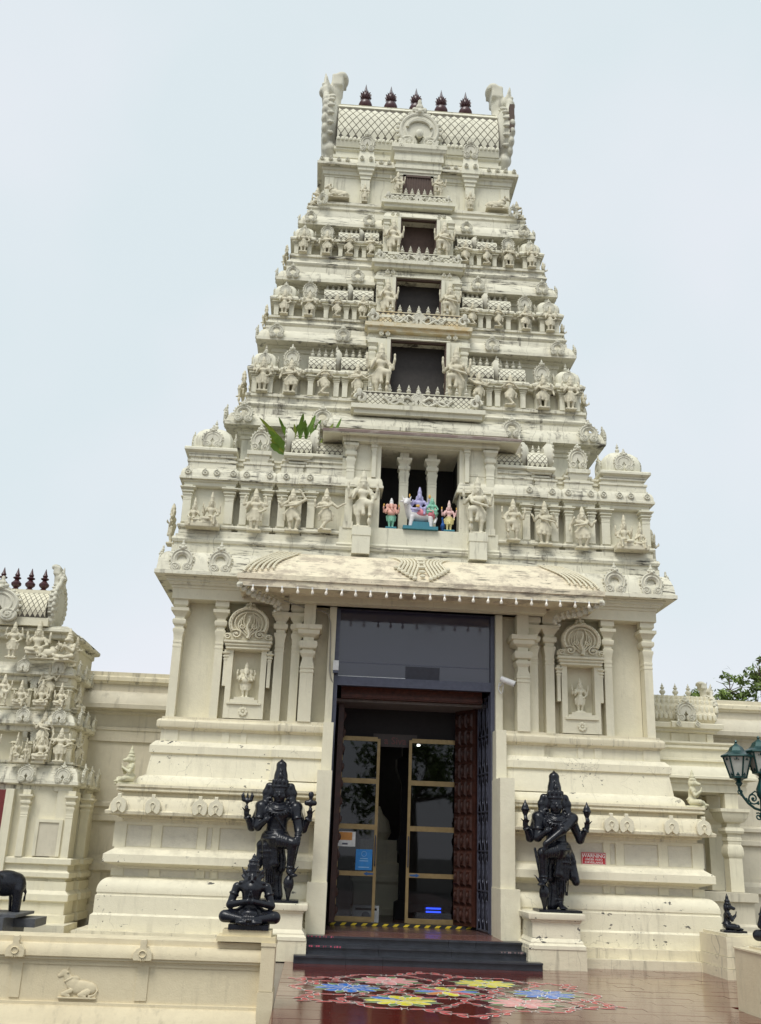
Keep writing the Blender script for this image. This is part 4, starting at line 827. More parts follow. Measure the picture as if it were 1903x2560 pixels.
# central opening with columns
both(MB().box(-.95, -.76, -.04, .3, 7.30, 9.12), 'window_jamb', M_TOWER, A)
both(MB().box(-1.50, -.94, -.02, .3, 8.38, 9.2), 'wall', M_TOWER, A)
both(pilaster(MB(), -1.42, -1.27, -.10, .18, 7.43, 9.14, .8), 'large_pilaster', M_TOWER, A)
both(MB().stack(-.90, -.04, .04, .06, [(o*.3, 8.35+z*.78) for o, z in PIL]), 'colonnette', M_TOWER, A)
both(MB().box(-1.44, -1.25, -.12, .05, 7.30, 7.43), 'pilaster_base', M_TMOULD, A)
MB().sweep([(-1.5, .3), (-1.5, -.10), (1.5, -.10), (1.5, .3)], [(-.1, 6.85), (.0, 6.85), (0, 6.93), (.03, 6.94), (.045, 6.975), (.03, 7.01), (0, 7.02), (0, 7.06), (.0, 7.33), (-.1, 7.34)]).build('window_sill', M_TOWER, A)
MB().box(-.78, .78, -.09, 2.0, 7.26, 7.345).build('window_floor', M_TOWER, A)
for x in (-.29, .26): pilaster(MB(), x-.085, x+.085, .22, .17, 7.345, 9.02, .65).build('column', M_TOWER, A)
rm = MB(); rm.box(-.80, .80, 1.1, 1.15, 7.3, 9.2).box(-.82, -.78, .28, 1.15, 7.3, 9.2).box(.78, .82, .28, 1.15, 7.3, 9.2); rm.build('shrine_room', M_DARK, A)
MB().box(-.80, .80, -.02, 1.15, 9.02, 9.10).build('window_lintel', M_TOWER, A)
for x in (-1.09, 1.09): MB().stack(x, -.17, .165, .15, [(0, 6.76), (0, 7.10), (.012, 7.11), (.012, 7.27)]).build('statue_pedestal', M_TOWER, A)
MB().box(-1.52, 1.52, -.16, .8, 9.05, 9.17).build('canopy_beam', M_TOWER, A)
cp = [(-1.78, .9), (-1.78, -.22), (1.78, -.22), (1.78, .9)]
MB().sweep(cp, [(-.35, 9.165), (-.1, 9.165), (.11, 9.125), (.125, 9.14), (.11, 9.19)]).build('canopy_soffit', M_TOWER, A)
MB().sweep(cp, [(.112, 9.155), (.133, 9.15), (.135, 9.20), (.10, 9.215), (-.2, 9.36), (-.5, 9.42)]).build('canopy_roof', M_CANOPY, A)

# ------------------------------------------------------------------ upper storeys
def upper(T):
    P = empty('storey', TOWER); y = T['y']; W = T['W']; zb = T['zb']; z1 = T['z1']; z2 = T['z2']; zc = T['zc']; zt = T['zt']; cw = T['cw']; cy = T['cy']; yb = 7.2-y
    k = T['k']; pw = .055*k
    K0, K1 = T['kx']; B = [(-W, K1-.02, .07), (T['px']-.155*k, T['px']+.155*k, .07), (T['sx'][0], T['sx'][1], .07)]; spath_ = [(-W, yb), (-W, y), (-T['dw']-.05, y), (-T['dw']-.05, y+.5)]
    fpath = bays_path(W, y+.07, yb, B); path = [q for q in fpath if q[0] < -.5] ; path = path[:-1] if path[-1][0] > -T['dw'] else path
    path = path + [(-T['dw']-.05, y+.07), (-T['dw']-.05, y+.5)]
    full = fullA
    hb = z1-zb
    full('storey_base', [(.10, zb-.06), (.10, zb+hb*.25), (.06, zb+hb*.27), (.06, zb+hb*.34), (.09, zb+hb*.38), (.11, zb+hb*.46), (.09, zb+hb*.54), (.05, zb+hb*.57), (.05, zb+hb*.66), (.02, zb+hb*.68), (.02, zb+hb*.80), (.06, zb+hb*.83), (.06, zb+hb*.93), (.0, zb+hb*.96), (0, z1+.01)], M_TMOULD, spath_, P)
    full('wall', [(-.13, z1), (-.13, z2)], M_TOWER, path, P)
    full('entablature', [(-.02, z2-.10*k), (.02, z2-.09*k), (.02, z2-.03*k), (.06, z2-.02*k), (.07, z2+.02*k), (.05, z2+.06*k), (-.02, z2+.09*k), (-.1, z2+.10*k)], M_TMOULD, path, P)
    px = [K0+.03, K1-.05-2*pw, T['px']-.15*k, T['px']+.15*k-2*pw, T['sx'][0]+.02, (T['sx'][0]+T['sx'][1])/2-.09, (T['sx'][0]+T['sx'][1])/2+.09, T['sx'][1]-2*pw]
    for x in px: both(pilaster(MB(), x, x+2*pw, y-.03, .2, z1, z2-.06*k, .9), 'pilaster', M_TOWER, P)
    for x in px:
        for e in (-1, 1): link('rosette', ME_ROSE, P, (e*(x+pw), y-.06, z2+.005), 0, (.065*k, .12, .065*k))
    kw = (K1-K0)/2; kc = (K0+K1)/2; dh = T['dh']
    for e in (-1, 1):
        s_ = -e
        eave_block(e*-kc*-1, y+kw, kw-.03, kw-.03, z2-.02, z2+.10*k, .06).build('shrine_eave', M_TOWER, P)
        kuta(P, e*kc, y+kw, z2+.10*k, kw*1.0, dh, .24*k, M_TOWER)
        MB().stack(e*T['px'], y+.13, .10*k, .09, [(0, z2-.02), (0, z2+.04*k), (.05, z2+.06*k), (.05, z2+.11*k)]).build('niche_block', M_TOWER, P)
        link('horseshoe_ornament', ME_KUDU2, P, (e*T['px'], y+.07, z2+.11*k), 0, (.37*k, .6*k, .41*k))
        pr = vault(0, 0, y+.32, .27, z2+.08*k, T['vh']); pr2 = vault(0, 0, y+.29, .27, z2+.10*k, T['vh'])
        for (xa, xb, p_) in ((T['sx'][0], T['hx']-.06, pr), (T['hx']+.05, T['sx'][1], pr2)):
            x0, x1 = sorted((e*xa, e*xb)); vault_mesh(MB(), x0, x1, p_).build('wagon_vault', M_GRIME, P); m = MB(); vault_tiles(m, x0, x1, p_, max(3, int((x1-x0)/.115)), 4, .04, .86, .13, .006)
            m.box(x0, x1, p_[0][0]-.05, p_[0][0]+.3, z2+.04*k, z2+.10*k); stuff(m.build('vault_lattice', M_TOWER, P))
        x0, x1 = T['sx'][0], T['hx']-.08; n = 4; fin_row(P, [e*(x0+(x1-x0)*(i+.5)/n) for i in range(n)], y+.32, z2+.08*k+T['vh']*.98, .27*k)
        x0, x1 = T['hx']+.08, T['sx'][1]; fin_row(P, [e*(x0+(x1-x0)*(i+.5)/n) for i in range(n)], y+.29, z2+.10*k+T['vh']*.98, .27*k)
        link('gable_arch', ME_GAB, P, (e*(T['hx']-.07), y+.27, z2+.10*k), 0 if e > 0 else math.pi, (.26*k, .72, (T['hz']-z2-.10*k)*1.0))
        for yy in (1.1, 2.2, 3.3): kuta(P, e*kc, y+kw+yy, z2+.10*k, kw*.8, dh*.85, .2*k, M_TOWER, False); MB().stack(e*(W-.14), y+kw+yy, .2, .3, [(0, z1), (0, z2+.02), (.05, z2+.04), (.05, z2+.11*k)]).build('side_shrine', M_TOWER, P)
    # recessed wall behind the shrines, frieze and hood cornice
    wy = cy+.34; ww = cw-.34
    rp = [(-ww, 7.2-wy), (-ww, wy), (ww, wy), (ww, 7.2-wy)]
    MB().sweep(rp, [(-.3, z1), (0, z1), (0, zc-.16*k), (.03, zc-.15*k), (.03, zc-.07*k), (.10, zc-.05*k), (.10, zc+.02), (-.3, zc+.02)]).build('recessed_wall', M_TOWER, P)
    cb = 1.18*T['dw']+.42*k
    cpth = [(-cw, 7.2-cy), (-cw, cy), (-cb+.03, cy)]; cz = T['cz']
    pr = [(-.32, zc-.02), (-.02, zc-.03), (0, zc-.025), (0, zc+.05), (-.025, zc+.055), (-.03, zc+.09), (-.05, zc+(zt-zc)*.5), (-.09, zc+(zt-zc)*.75), (-.15, zc+(zt-zc)*.93), (-.2, zt), (-.42, zt)]
    both(MB().sweep(cpth, pr), 'hood_cornice', M_TMOULD, P); MB().sweep([(-cb, cy+.3), (-cb, cy-.09), (cb, cy-.09), (cb, cy+.3)], [(o, z+cz) for o, z in pr]).build('central_cornice', M_TMOULD, P)
    MB().box(-ww+.3, ww-.3, y+.60, 6.4-y, zb-.1, zt+.1).build('core', M_TOWER, P)
    for x in T['ck']:
        for e in (-1, 1): link('horseshoe_ornament', ME_KUDU, P, (e*x, cy-.02, zc+.015), 0, (.33*k, .34, .30*k))
    for yy in (.2, 1.4, 2.6):
        for e in (-1, 1): link('horseshoe_ornament', ME_KUDU, P, (e*(cw-.02), cy+yy, zc+.015), e*math.pi/2, (.33*k, .34, .30*k))
    for x in (.30*k, .58*k):
        for e in (-1, 1): link('rosette', ME_ROSE, P, (e*(T['dw']*.85+x*.5), cy-.14, zc+.12+cz), 0, (.11*k, .18, .11*k))
    # central bay with its opening
    dw = T['dw']; d0, d1 = T['dz']; by = y-.08
    both(MB().box(-dw-.08, -dw, by, by+.13, z1-.05, d1+.02), 'door_reveal', M_TOWER, P); both(MB().box(-dw-.07, -dw-.004, by+.131, by+.44, z1-.05, d1+.02), 'door_jamb', M_MESH_SHADE, P); both(MB().box(-dw-.46*k, -dw-.06, by+.05, by+.4, zb, zc+cz-.03), 'central_wall', M_TOWER, P)  # rear jambs coloured dark to stand for shade inside the opening
    MB().box(-dw-.08, dw+.08, by-.005, by+.13, d1, zc+cz-.025).build('lintel', M_TOWER, P); MB().box(-dw, dw, by+.135, by+.45, d1+.035, d1+.06).build('opening_shade_lining', M_MESH_SHADE, P)  # dark sheet overhead, painted shade so the opening reads dark to its top
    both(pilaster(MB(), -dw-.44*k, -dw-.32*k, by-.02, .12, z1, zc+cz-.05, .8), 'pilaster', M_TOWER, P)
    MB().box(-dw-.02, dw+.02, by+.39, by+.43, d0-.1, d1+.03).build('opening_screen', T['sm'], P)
    MB().box(-dw, dw, by+.02, by+.3, d0-.12, d0-.02).build('threshold', M_TOWER, P)
    balcony(P, T['bw'], T['by'], T['bz'][0], T['bz'][1], T['bf'], T['bz'][2], T.get('bm', M_TOWER), yb=by-T['by']+.1)
    both(MB().box(-dw-.012, -dw+.03, by+.05, by+.12, d0-.1, d1), 'opening_frame', M_BROWN, P); MB().box(-dw+.03, dw-.03, by+.05, by+.12, d1-.04, d1+.01).build('opening_frame', M_BROWN, P)
    both(MB().box(-dw-.33*k, -dw-.03, by-.26, by+.06, z1-.07*k, z1+.0), 'statue_ledge', M_TOWER, P)
    return P
def fr(n, w): return [-w + 2*w*i/(n-1) for i in range(n)]
M_MESH_SHADE = simple('mesh_and_opening_shade', (.04, .034, .031), .7)  # mesh colour, also used as painted shade lining the openings
TB = dict(y=1.12, W=3.52, zb=10.0, z1=10.55, z2=11.08, zc=11.93, zt=12.25, cw=3.47, cy=1.30, k=1., kx=(-3.50, -2.98), px=-2.67, sx=(-2.32, -1.02), hx=-1.68, hz=11.90, dh=.41, vh=.42, dw=.60, dz=(10.68, 11.96), cz=.08, bw=1.22, by=.72, bz=(10.24, 10.55, 10.05), bf=fr(11, 1.0), ck=(-3.05, -1.62), sm=M_MESH_SHADE)
TC = dict(y=1.52, W=3.20, zb=12.2, z1=12.62, z2=13.02, zc=13.66, zt=13.98, cw=3.18, cy=1.68, k=.92, kx=(-3.19, -2.68), px=-2.40, sx=(-2.09, -.99), hx=-1.50, hz=13.76, dh=.39, vh=.38, dw=.51, dz=(12.80, 13.74), cz=.12, bw=1.0, by=1.14, bz=(12.38, 12.68, 12.2), bf=fr(7, .62), ck=(-2.82, -1.36), sm=M_MESH_SHADE, bm=M_GOLDST)
TD = dict(y=1.92, W=2.88, zb=13.95, z1=14.47, z2=14.84, zc=15.46, zt=15.80, cw=2.79, cy=2.12, k=.86, kx=(-2.87, -2.40), px=-2.11, sx=(-1.85, -.91), hx=-1.30, hz=15.46, dh=.36, vh=.35, dw=.42, dz=(14.60, 15.60), cz=.18, bw=.90, by=1.55, bz=(14.22, 14.46, 14.05), bf=fr(5, .38), ck=(-2.52, -1.15), sm=M_BROWN)
SB = upper(TB); SC = upper(TC); SD = upper(TD)
# wall and hood cornice that close the first storey, below the second
full('recessed_wall', [(0, 8.3), (0, 9.5), (.03, 9.51), (.03, 9.58), (.08, 9.60), (.08, 9.66), (.12, 9.68), (.12, 9.74)], M_TOWER, [(-3.58, 6.2), (-3.58, 1.2), (3.58, 1.2), (3.58, 6.2)], A)
CPA = [(-3.92, 6.4), (-3.92, .87), (-1.85, .87), (-1.85, .72), (1.85, .72), (1.85, .87), (3.92, .87), (3.92, 6.4)]
MB().sweep(CPA, [(-.36, 9.72), (-.02, 9.70), (0, 9.705), (0, 9.78), (-.025, 9.785), (-.03, 9.83), (-.05, 9.9), (-.09, 9.98), (-.16, 10.04), (-.24, 10.06), (-.5, 10.06)]).build('hood_cornice', M_TMOULD, A)
for x in (-3.55, -1.95):
    for e in (-1, 1): link('horseshoe_ornament', ME_KUDU, A, (e*x, .84, 9.74), 0, (.42, .42, .37))
for yy in (.25, 1.6, 3.0):
    for e in (-1, 1): link('horseshoe_ornament', ME_KUDU, A, (e*3.9, .87+yy, 9.74), e*math.pi/2, (.42, .42, .37))
MB().box(-3.3, 3.3, 1.30, 5.9, 6.6, 10.0).build('core', M_TOWER, A)
# ------------------------------------------------------------------ top storey
E5 = empty('storey', TOWER); WY = 2.6
EPATH = [(-2.27, 4.6), (-2.27, WY), (2.27, WY), (2.27, 4.6)]
full('storey_base', [(.36, 15.74), (.36, 15.90), (.30, 15.91), (.30, 15.97), (.33, 16.0), (.33, 16.05), (.26, 16.08), (.26, 16.14), (.30, 16.16), (.30, 16.22), (.18, 16.25), (.18, 16.33)], M_TMOULD, EPATH, E5)
full('wall', [(0, 16.3), (0, 17.14), (.02, 17.15), (.02, 17.19), (.05, 17.20), (.05, 17.30), (.09, 17.32), (.09, 17.40)], M_TOWER, EPATH, E5)
full('hood_cornice', [(.05, 17.395), (.19, 17.385), (.2, 17.39), (.2, 17.455), (.17, 17.46), (.16, 17.53), (.12, 17.62), (.05, 17.67), (0, 17.675), (-.2, 17.68)], M_TMOULD, EPATH, E5)
for x in (-2.36, -2.15, -1.95, -1.74, -.92, -.72):
    for e in (-1, 1): link('rosette', ME_ROSE, E5, (e*x, WY-.175, 17.54), 0, (.11, .2, .11))
for e in (-1, 1):
    c = e*-1.28; MB().stack(c, WY-.02, .11, .10, [(0, 16.33), (0, 17.05), (.02, 17.06), (.02, 17.14), (.05, 17.16), (.05, 17.24), (.09, 17.27), (.09, 17.34), (.12, 17.36), (.12, 17.46), (.10, 17.47), (.09, 17.66), (.07, 17.70), (.07, 17.82)]).build('pilaster', M_TOWER, E5)
    link('horseshoe_ornament', ME_KUDU2, E5, (c, WY-.16, 17.82), 0, (.40, .5, .46))
    for dx in (-.11, .11): link('rosette', ME_ROSE, E5, (c+dx, WY-.24, 17.57), 0, (.11, .2, .11))
    MB().box(*sorted((e*-2.27, e*-2.05)), WY-.03, WY+.1, 16.33, 17.12).build('corner_pilaster', M_TOWER, E5)
MB().stack(0, WY+.05, .50, .22, [(.0, 16.3), (0, 17.20), (.02, 17.21), (.02, 17.27), (.05, 17.29), (.05, 17.36), (.08, 17.38), (.08, 17.46), (.06, 17.47), (.06, 17.56), (.11, 17.58), (.11, 17.68), (.10, 17.69), (.10, 17.80), (.15, 17.83), (.17, 17.90), (.18, 17.91), (.18, 18.02), (.15, 18.05)]).build('central_stack', M_TOWER, E5)
both(MB().box(-.37, -.30, WY-.23, WY-.1, 16.6, 17.2), 'door_jamb', M_BROWN, E5); MB().box(-.37, .37, WY-.23, WY-.1, 17.14, 17.2).build('lintel', M_BROWN, E5)
MB().box(-.30, .30, WY-.20, WY-.15, 16.5, 17.15).build('opening_screen', M_BROWN, E5)
for i in range(9): MB().box(-.28+i*.062, -.25+i*.062, WY-.212, WY-.19, 16.5, 17.14).build('screen_slat', M_BROWN, E5)
balcony(E5, .72, 2.15, 16.26, 16.48, fr(5, .30), 16.10, M_TOWER, yb=.3)
for e in (-1, 1): link('rosette', ME_ROSE, E5, (e*.45, WY-.31, 17.96), 0, (.14, .2, .14)); link('horseshoe_ornament', ME_KUDU, E5, (e*-2.27, 2.15, 16.0), e*-R(25), (.3, .3, .3))
# ------------------------------------------------------------------ wagon-vault roof
ROOF = empty('roof', TOWER); YC = 3.6
MB().stack(0, YC, 2.05, .75, [(0, 17.6), (0, 17.86), (.06, 17.90), (.06, 17.98), (.0, 18.0), (0, 18.12), (.05, 18.16), (.05, 18.24)]).build('roof_neck', M_TOWER, ROOF)
pr = vault(0, 0, YC, .78, 18.22, 1.72, 14, .12)
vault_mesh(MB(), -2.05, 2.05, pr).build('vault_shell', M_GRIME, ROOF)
tl = vault_tiles(None, -2.04, 2.04, pr, 22, 4, .10, .66, .10, .012)
for v, f, c in tl:
    me = bpy.data.meshes.new('roof_tile'); me.from_pydata([(a-c[0], b-c[1], d-c[2]) for a, b, d in v], [], f); me.materials.append(M_TOWER); link('roof_tile', me, ROOF, c)
i66 = [p for p in pr]
def band(t0, t1, th, nm, mat):
    L = [0]
    for i in range(len(pr)-1): L.append(L[-1] + math.dist(pr[i], pr[i+1]))
    q = []
    for k in range(9):
        s = (t0+(t1-t0)*k/8)*L[-1]; i = max(j for j in range(len(pr)-1) if L[j] <= s+1e-9); u = (s-L[i])/(L[i+1]-L[i]); y = pr[i][0]*(1-u)+pr[i+1][0]*u; z = pr[i][1]*(1-u)+pr[i+1][1]*u; d = (pr[i+1][0]-pr[i][0], pr[i+1][1]-pr[i][1]); l = math.hypot(*d); q.append((y - d[1]/l*th, z + d[0]/l*th, y, z))
    vs = []; n = len(q)
    for x in (-2.05, 2.05): vs += [(x, a, b) for a, b, c, d in q] + [(x, c, d) for a, b, c, d in q]
    fs = [(i, 2*n+i, 2*n+i+1, i+1) for i in range(n-1)] + [(0, n, 3*n, 2*n), (n-1, 2*n-1, 4*n-1, 3*n-1)]
    MB().add(vs, fs).build(nm, mat, ROOF)
band(.0, .10, .05, 'vault_hem', M_TOWER); band(.665, .80, .045, 'ridge_band', M_TOWER); band(.80, 1.0, .07, 'ridge_cap', M_TOWER)
MB().box(-2.05, 2.05, YC-.16, YC+.16, 19.90, 20.06).build('ridge', M_TOWER, ROOF)
sc = MB()
for i in range(40): sc.ball((-2.0+i*.1026, pr[1][0]-.055, pr[1][1]+.02), (.05, .02, .06), 6, 4)
sc.build('scalloped_hem', M_TOWER, ROOF)
lf = MB()
for i in range(14): lf.slab([(-.09, 0), (.09, 0), (.12, .12), (0, .2), (-.12, .12)], -.03, 0, Matrix.Translation((-1.85+i*.285, YC-.43, 19.80)) @ Matrix.Rotation(R(-48), 4, 'X'))
lf.build('leaf_relief', M_TOWER, ROOF)
def horn():
    q = [ell((-2.24, YC, 19.12), (.22, .94, 1.04)), ell((-2.12, YC, 19.0), (.16, .80, .95)), cap((-2.20, YC-.62, 18.25), (-2.14, YC-.55, 18.08), .17, .13), cap((-2.20, YC+.62, 18.25), (-2.14, YC+.55, 18.08), .17, .13), bxs((-2.14, YC, 18.3), (.14, .6, .28), .04)]
    for i in range(21):
        a = R(-52) + R(284)*i/20; z = 19.12+1.0*math.sin(a); q.append(ell((-2.37+.08*max(0, 18.9-z), YC+.90*math.cos(a), z), (.09, .14, .14), .05)); q.append(ell((-2.22, YC+.97*math.cos(a+.1), 19.12+1.06*math.sin(a+.1)), (.10, .05, .05), .02))
    for i in range(9): a = R(-30) + R(240)*i/8; q.append(tor((-2.42, YC+.58*math.cos(a), 19.12+.62*math.sin(a)), (1, 0, 0), .08, .03, .02))
    q += [cap((-2.24, YC, 20.0), (-2.22, YC, 20.45), .24, .20), ell((-2.18, YC, 20.50), (.17, .25, .3), .1), bxs((-2.12, YC, 20.78), (.10, .24, .14), .05, .12), ell((-2.02, YC, 20.98), (.19, .30, .14), .08), cap((-1.96, YC-.22, 20.98), (-1.90, YC-.22, 20.88), .06, .03, .03), cap((-1.96, YC+.22, 20.98), (-1.90, YC+.22, 20.88), .06, .03, .03)]
    L = (-2.38, YC-.18, 20.42)
    def A_(x, y, z): return (L[0]+x, L[1]+y, L[2]+z)
    q += [ell(A_(0, 0, 0), (.17, .22, .2)), ell(A_(-.10, -.05, -.08), (.11, .16, .09)), cap(A_(-.03, -.1, .15), A_(-.06, -.12, .50), .08, .02), ell(A_(-.14, -.06, .03), (.05, .07, .05), .02)]
    for e in (-1, 1): q += [ell(A_(-.1, e*.1-.08, .08), (.05, .05, .05), .015), cap(A_(0, e*.18, .1), A_(-.02, e*.26, .28), .06, .02), ell(A_(-.05, e*.2, -.1), (.08, .08, .12)), cap(A_(-.09, e*.08-.08, -.14), A_(-.1, e*.08-.08, -.25), .025, .01, .01), cap(A_(-.02, e*.2, -.2), A_(.0, e*.3, -.45), .08, .06)]
    return q
link('end_gable', sculpt('end_gable', horn(), M_ORN, .03, .06), ROOF); ME_HORN = sculpt('end_gable', horn(), M_ORN, .03, .06, True); link('end_gable', ME_HORN, ROOF)
def lion():
    q = [ell((0, 0, 0), (.2, .22, .2)), ell((-.16, 0, -.08), (.12, .16, .1)), cap((-.05, 0, .15), (-.12, 0, .42), .09, .02), ell((-.2, 0, .02), (.06, .07, .05))]
    for e in (-1, 1): q += [ell((-.15, e*.1, .08), (.06, .06, .06), .02), cap((0, e*.18, .1), (-.02, e*.28, .26), .06, .02), cap((-.2, e*.1, -.14), (-.24, e*.1, -.24), .03, .01), ell((-.05, e*.22, -.08), (.1, .08, .12)), cap((-.12, e*.2, -.2), (-.1, e*.3, -.42), .07, .05)]
    return q
lm = sculpt('lion_mask', lion(), M_ORN, .025, .04)
MB().box(2.30, 2.42, 2.60, 2.74, 18.9, 19.75).build('service_hatch', M_BROWN, ROOF)
link('roof_medallion', kudu(False, 21).mesh('roof_medallion', M_ORN), ROOF, (0, 2.62, 18.05), 0, (1.10, .75, 1.18))
mf = MB(); mf.ball((0, 2.45, 18.50), (.10, .08, .13), 10, 6); mf.tube([(.30*math.cos(t), 2.50, 18.72+.22*math.sin(t)) for t in [math.pi*i/14 for i in range(15)]], .045, 6); mf.build('medallion_face', M_ORN, ROOF)
# finials on the ridge: separate maroon pots
def kalasha(): return MB().lathe((0, 0, 0), [(.10, -.04), (.10, .0), (.13, .03), (.175, .12), (.18, .18), (.15, .26), (.08, .31), (.07, .34)], 20)
def kal_top():
    m = MB().lathe((0, 0, 0), [(.06, .32), (.10, .36), (.12, .42), (.115, .50), (.09, .57), (.05, .62)], 16)
    for k in range(3):
        for j in range(11): a = 2*math.pi*(j+.5*(k % 2))/11; r = (.115, .12, .105)[k]; z = (.385, .45, .52)[k]; m.add([(r*math.cos(a-.12), r*math.sin(a-.12), z-.03), (r*math.cos(a+.12), r*math.sin(a+.12), z-.03), (r*math.cos(a), r*math.sin(a), z+.04), ((r+.05)*math.cos(a), (r+.05)*math.sin(a), z+.03)], [(0, 1, 3), (1, 2, 3), (2, 0, 3)])
    return m
k1 = kalasha().mesh('pot', M_MAROON); k2 = kal_top().mesh('leaf_crown', M_MAROON); k3 = MB().lathe((0, 0, 0), [(.055, .60), (.045, .66), (.03, .72), (.004, .86)], 14).mesh('tip', simple('grey_tip', (.12, .10, .11), .4))
words = ('leftmost', 'second from the left', 'middle', 'second from the right', 'rightmost')
for i, x in enumerate((-1.36, -.69, -.02, .65, 1.30)):
    t = tag(empty('roof_finial', loc=(x, YC, 20.06)), 'maroon pot finial with spiky crown on the tower ridge, %s of five' % words[i], 'finial', 'maroon finials on the tower ridge')
    link('pot', k1, t); link('leaf_crown', k2, t); link('tip', k3, t)

# ------------------------------------------------------------------ statues on the tower
SIDE = {-1: 'left', 1: 'right'}
def pair(name, key, mkey, x, y, z, h, txt, group, rz=0, mat=None, sx=1):
    for e in (-1, 1): statue(name, key if e < 0 else mkey, (e*x, y, z), h, txt % SIDE[e], 'statue', group, rz*e*-1, mat, sx)
G1 = 'figures on the first storey above the porch'
pair('couple_statue', 'couple_m', 'couple', 3.99, -.20, 7.14, .76, 'cream seated couple on a slab at the %s corner above the porch', G1, 0, None, .72)
pair('deity_statue', 'atlas', 'dancer', 3.08, -.17, 7.13, .84, 'cream standing deity beside the seated couple on the %s above the porch', G1, 0, None, 1.15)
pair('dancer_statue', 'overhead', 'dancer_m', 2.38, -.17, 7.16, .88, 'cream dancing figure third from the %s corner above the porch', G1, 0, None, 1.1)
pair('dancer_statue', 'outreach', 'guard_m', 1.77, -.20, 7.20, .84, 'cream dancing figure next to the large guardian on the %s above the porch', G1, 0, None, 1.1)
pair('guardian_statue', 'guard', 'guard2_m', 1.09, -.20, 7.28, 1.16, 'large cream four-armed guardian on the pedestal %s of the painted idols', G1, 0, plaster('plain_statue', (.735, .69, .54), (.68, .64, .50), .1, .1, .15))
for e in (-1, 1): statue('side_figure', 'atlas', (e*4.72, .75, 7.05), .85, 'cream figure seen in profile round the %s corner above the porch' % SIDE[e], 'statue', G1, e*math.pi/2)
names = {0: ('second', TB, .70), 1: ('third', TC, .54), 2: ('fourth', TD, .55)}
for t in range(3):
    o, T, h = names[t]; z = T['z1']; y = T['y']-.12; g = 'figures on the %s storey' % o; h *= 1.12; kc = (T['kx'][0]+T['kx'][1])/2; sx = T['sx']
    pair('deity_statue', 'atlas', 'atlas', -kc, y, z-.02, h*1.02, 'cream standing figure under the corner dome on the %%s of the %s storey' % o, g, 0, None, 1.1)
    pair('dancer_statue', 'dancer', 'dancer_m', -T['px'], y, z-.02, h, 'cream dancing figure next to the %%s corner dome of the %s storey' % o, g, 0, None, 1.15)
    pair('flute_player_statue', 'flute', 'flute_m', -(sx[0]*.72+sx[1]*.28), y, z, h*.93, 'cream flute player below the outer %%s vault of the %s storey' % o, g, 0, None, 1.15)
    pair('dancer_statue', 'outreach' if t != 1 else 'dancer_m', 'overhead_m' if t == 0 else 'outreach_m', -(sx[0]*.2+sx[1]*.8), y-.02, z, h*.95, 'cream dancing figure below the inner %%s vault of the %s storey' % o, g, 0, None, 1.05)
    pair('guardian_statue', 'guard', 'guard2_m', T['dw']+.20*T['k'], T['y']-.20, z+.0, (T['dz'][1]-z)*.88, 'cream four-armed guardian %%s of the opening on the %s storey' % o, g, 0, None, 1.0)
    for e in (-1, 1): statue('side_figure', 'guard', (e*(T['W']+.16), T['y']+.55, z-.05), h*1.05, 'cream figure seen in profile round the %s corner of the %s storey' % (SIDE[e], o), 'statue', g, e*math.pi/2)
pair('guardian_statue', 'guard', 'guard2_m', .50, WY-.30, 16.55, .66, 'small cream guardian %s of the topmost opening', 'figures on the top storey', 0, None, 1.1)
pair('deity_statue', 'atlas', 'atlas', 1.28, WY-.22, 16.34, .52, 'small cream figure in front of the %s pilaster of the top storey', 'figures on the top storey')
pair('bull_statue', 'bull', 'bull_m', 1.93, WY-.25, 16.32, .60, 'cream lying bull on the %s ledge of the top storey', 'figures on the top storey', 0)
pair('seated_figure', 'kneel', 'kneel', 2.42, WY-.15, 16.10, .62, 'cream seated figure at the %s end of the top storey ledge', 'figures on the top storey', R(-55))
# niche and plinth figures
statue('elephant_headed_statue', 'ganesha', (-3.02, .08, 4.09), .64, 'cream elephant-headed deity in the niche left of the door', 'statue', 'niche deities', 0, M_WALL)
statue('deity_statue', 'vishnu', (3.02, .08, 4.10), .63, 'cream four-armed crowned deity in the niche right of the door', 'statue', 'niche deities', 0, M_WALL)
statue('kneeling_statue', 'kneel', (-4.80, -.36, 2.52), .63, 'cream kneeling monkey figure with joined hands on the left base corner', 'statue', None, R(-62), M_HANU)
statue('kneeling_statue', 'kneel', (4.84, -.36, 2.52), .63, 'mossy cream kneeling figure with joined hands on the right base corner', 'statue', None, R(62), M_HANU)
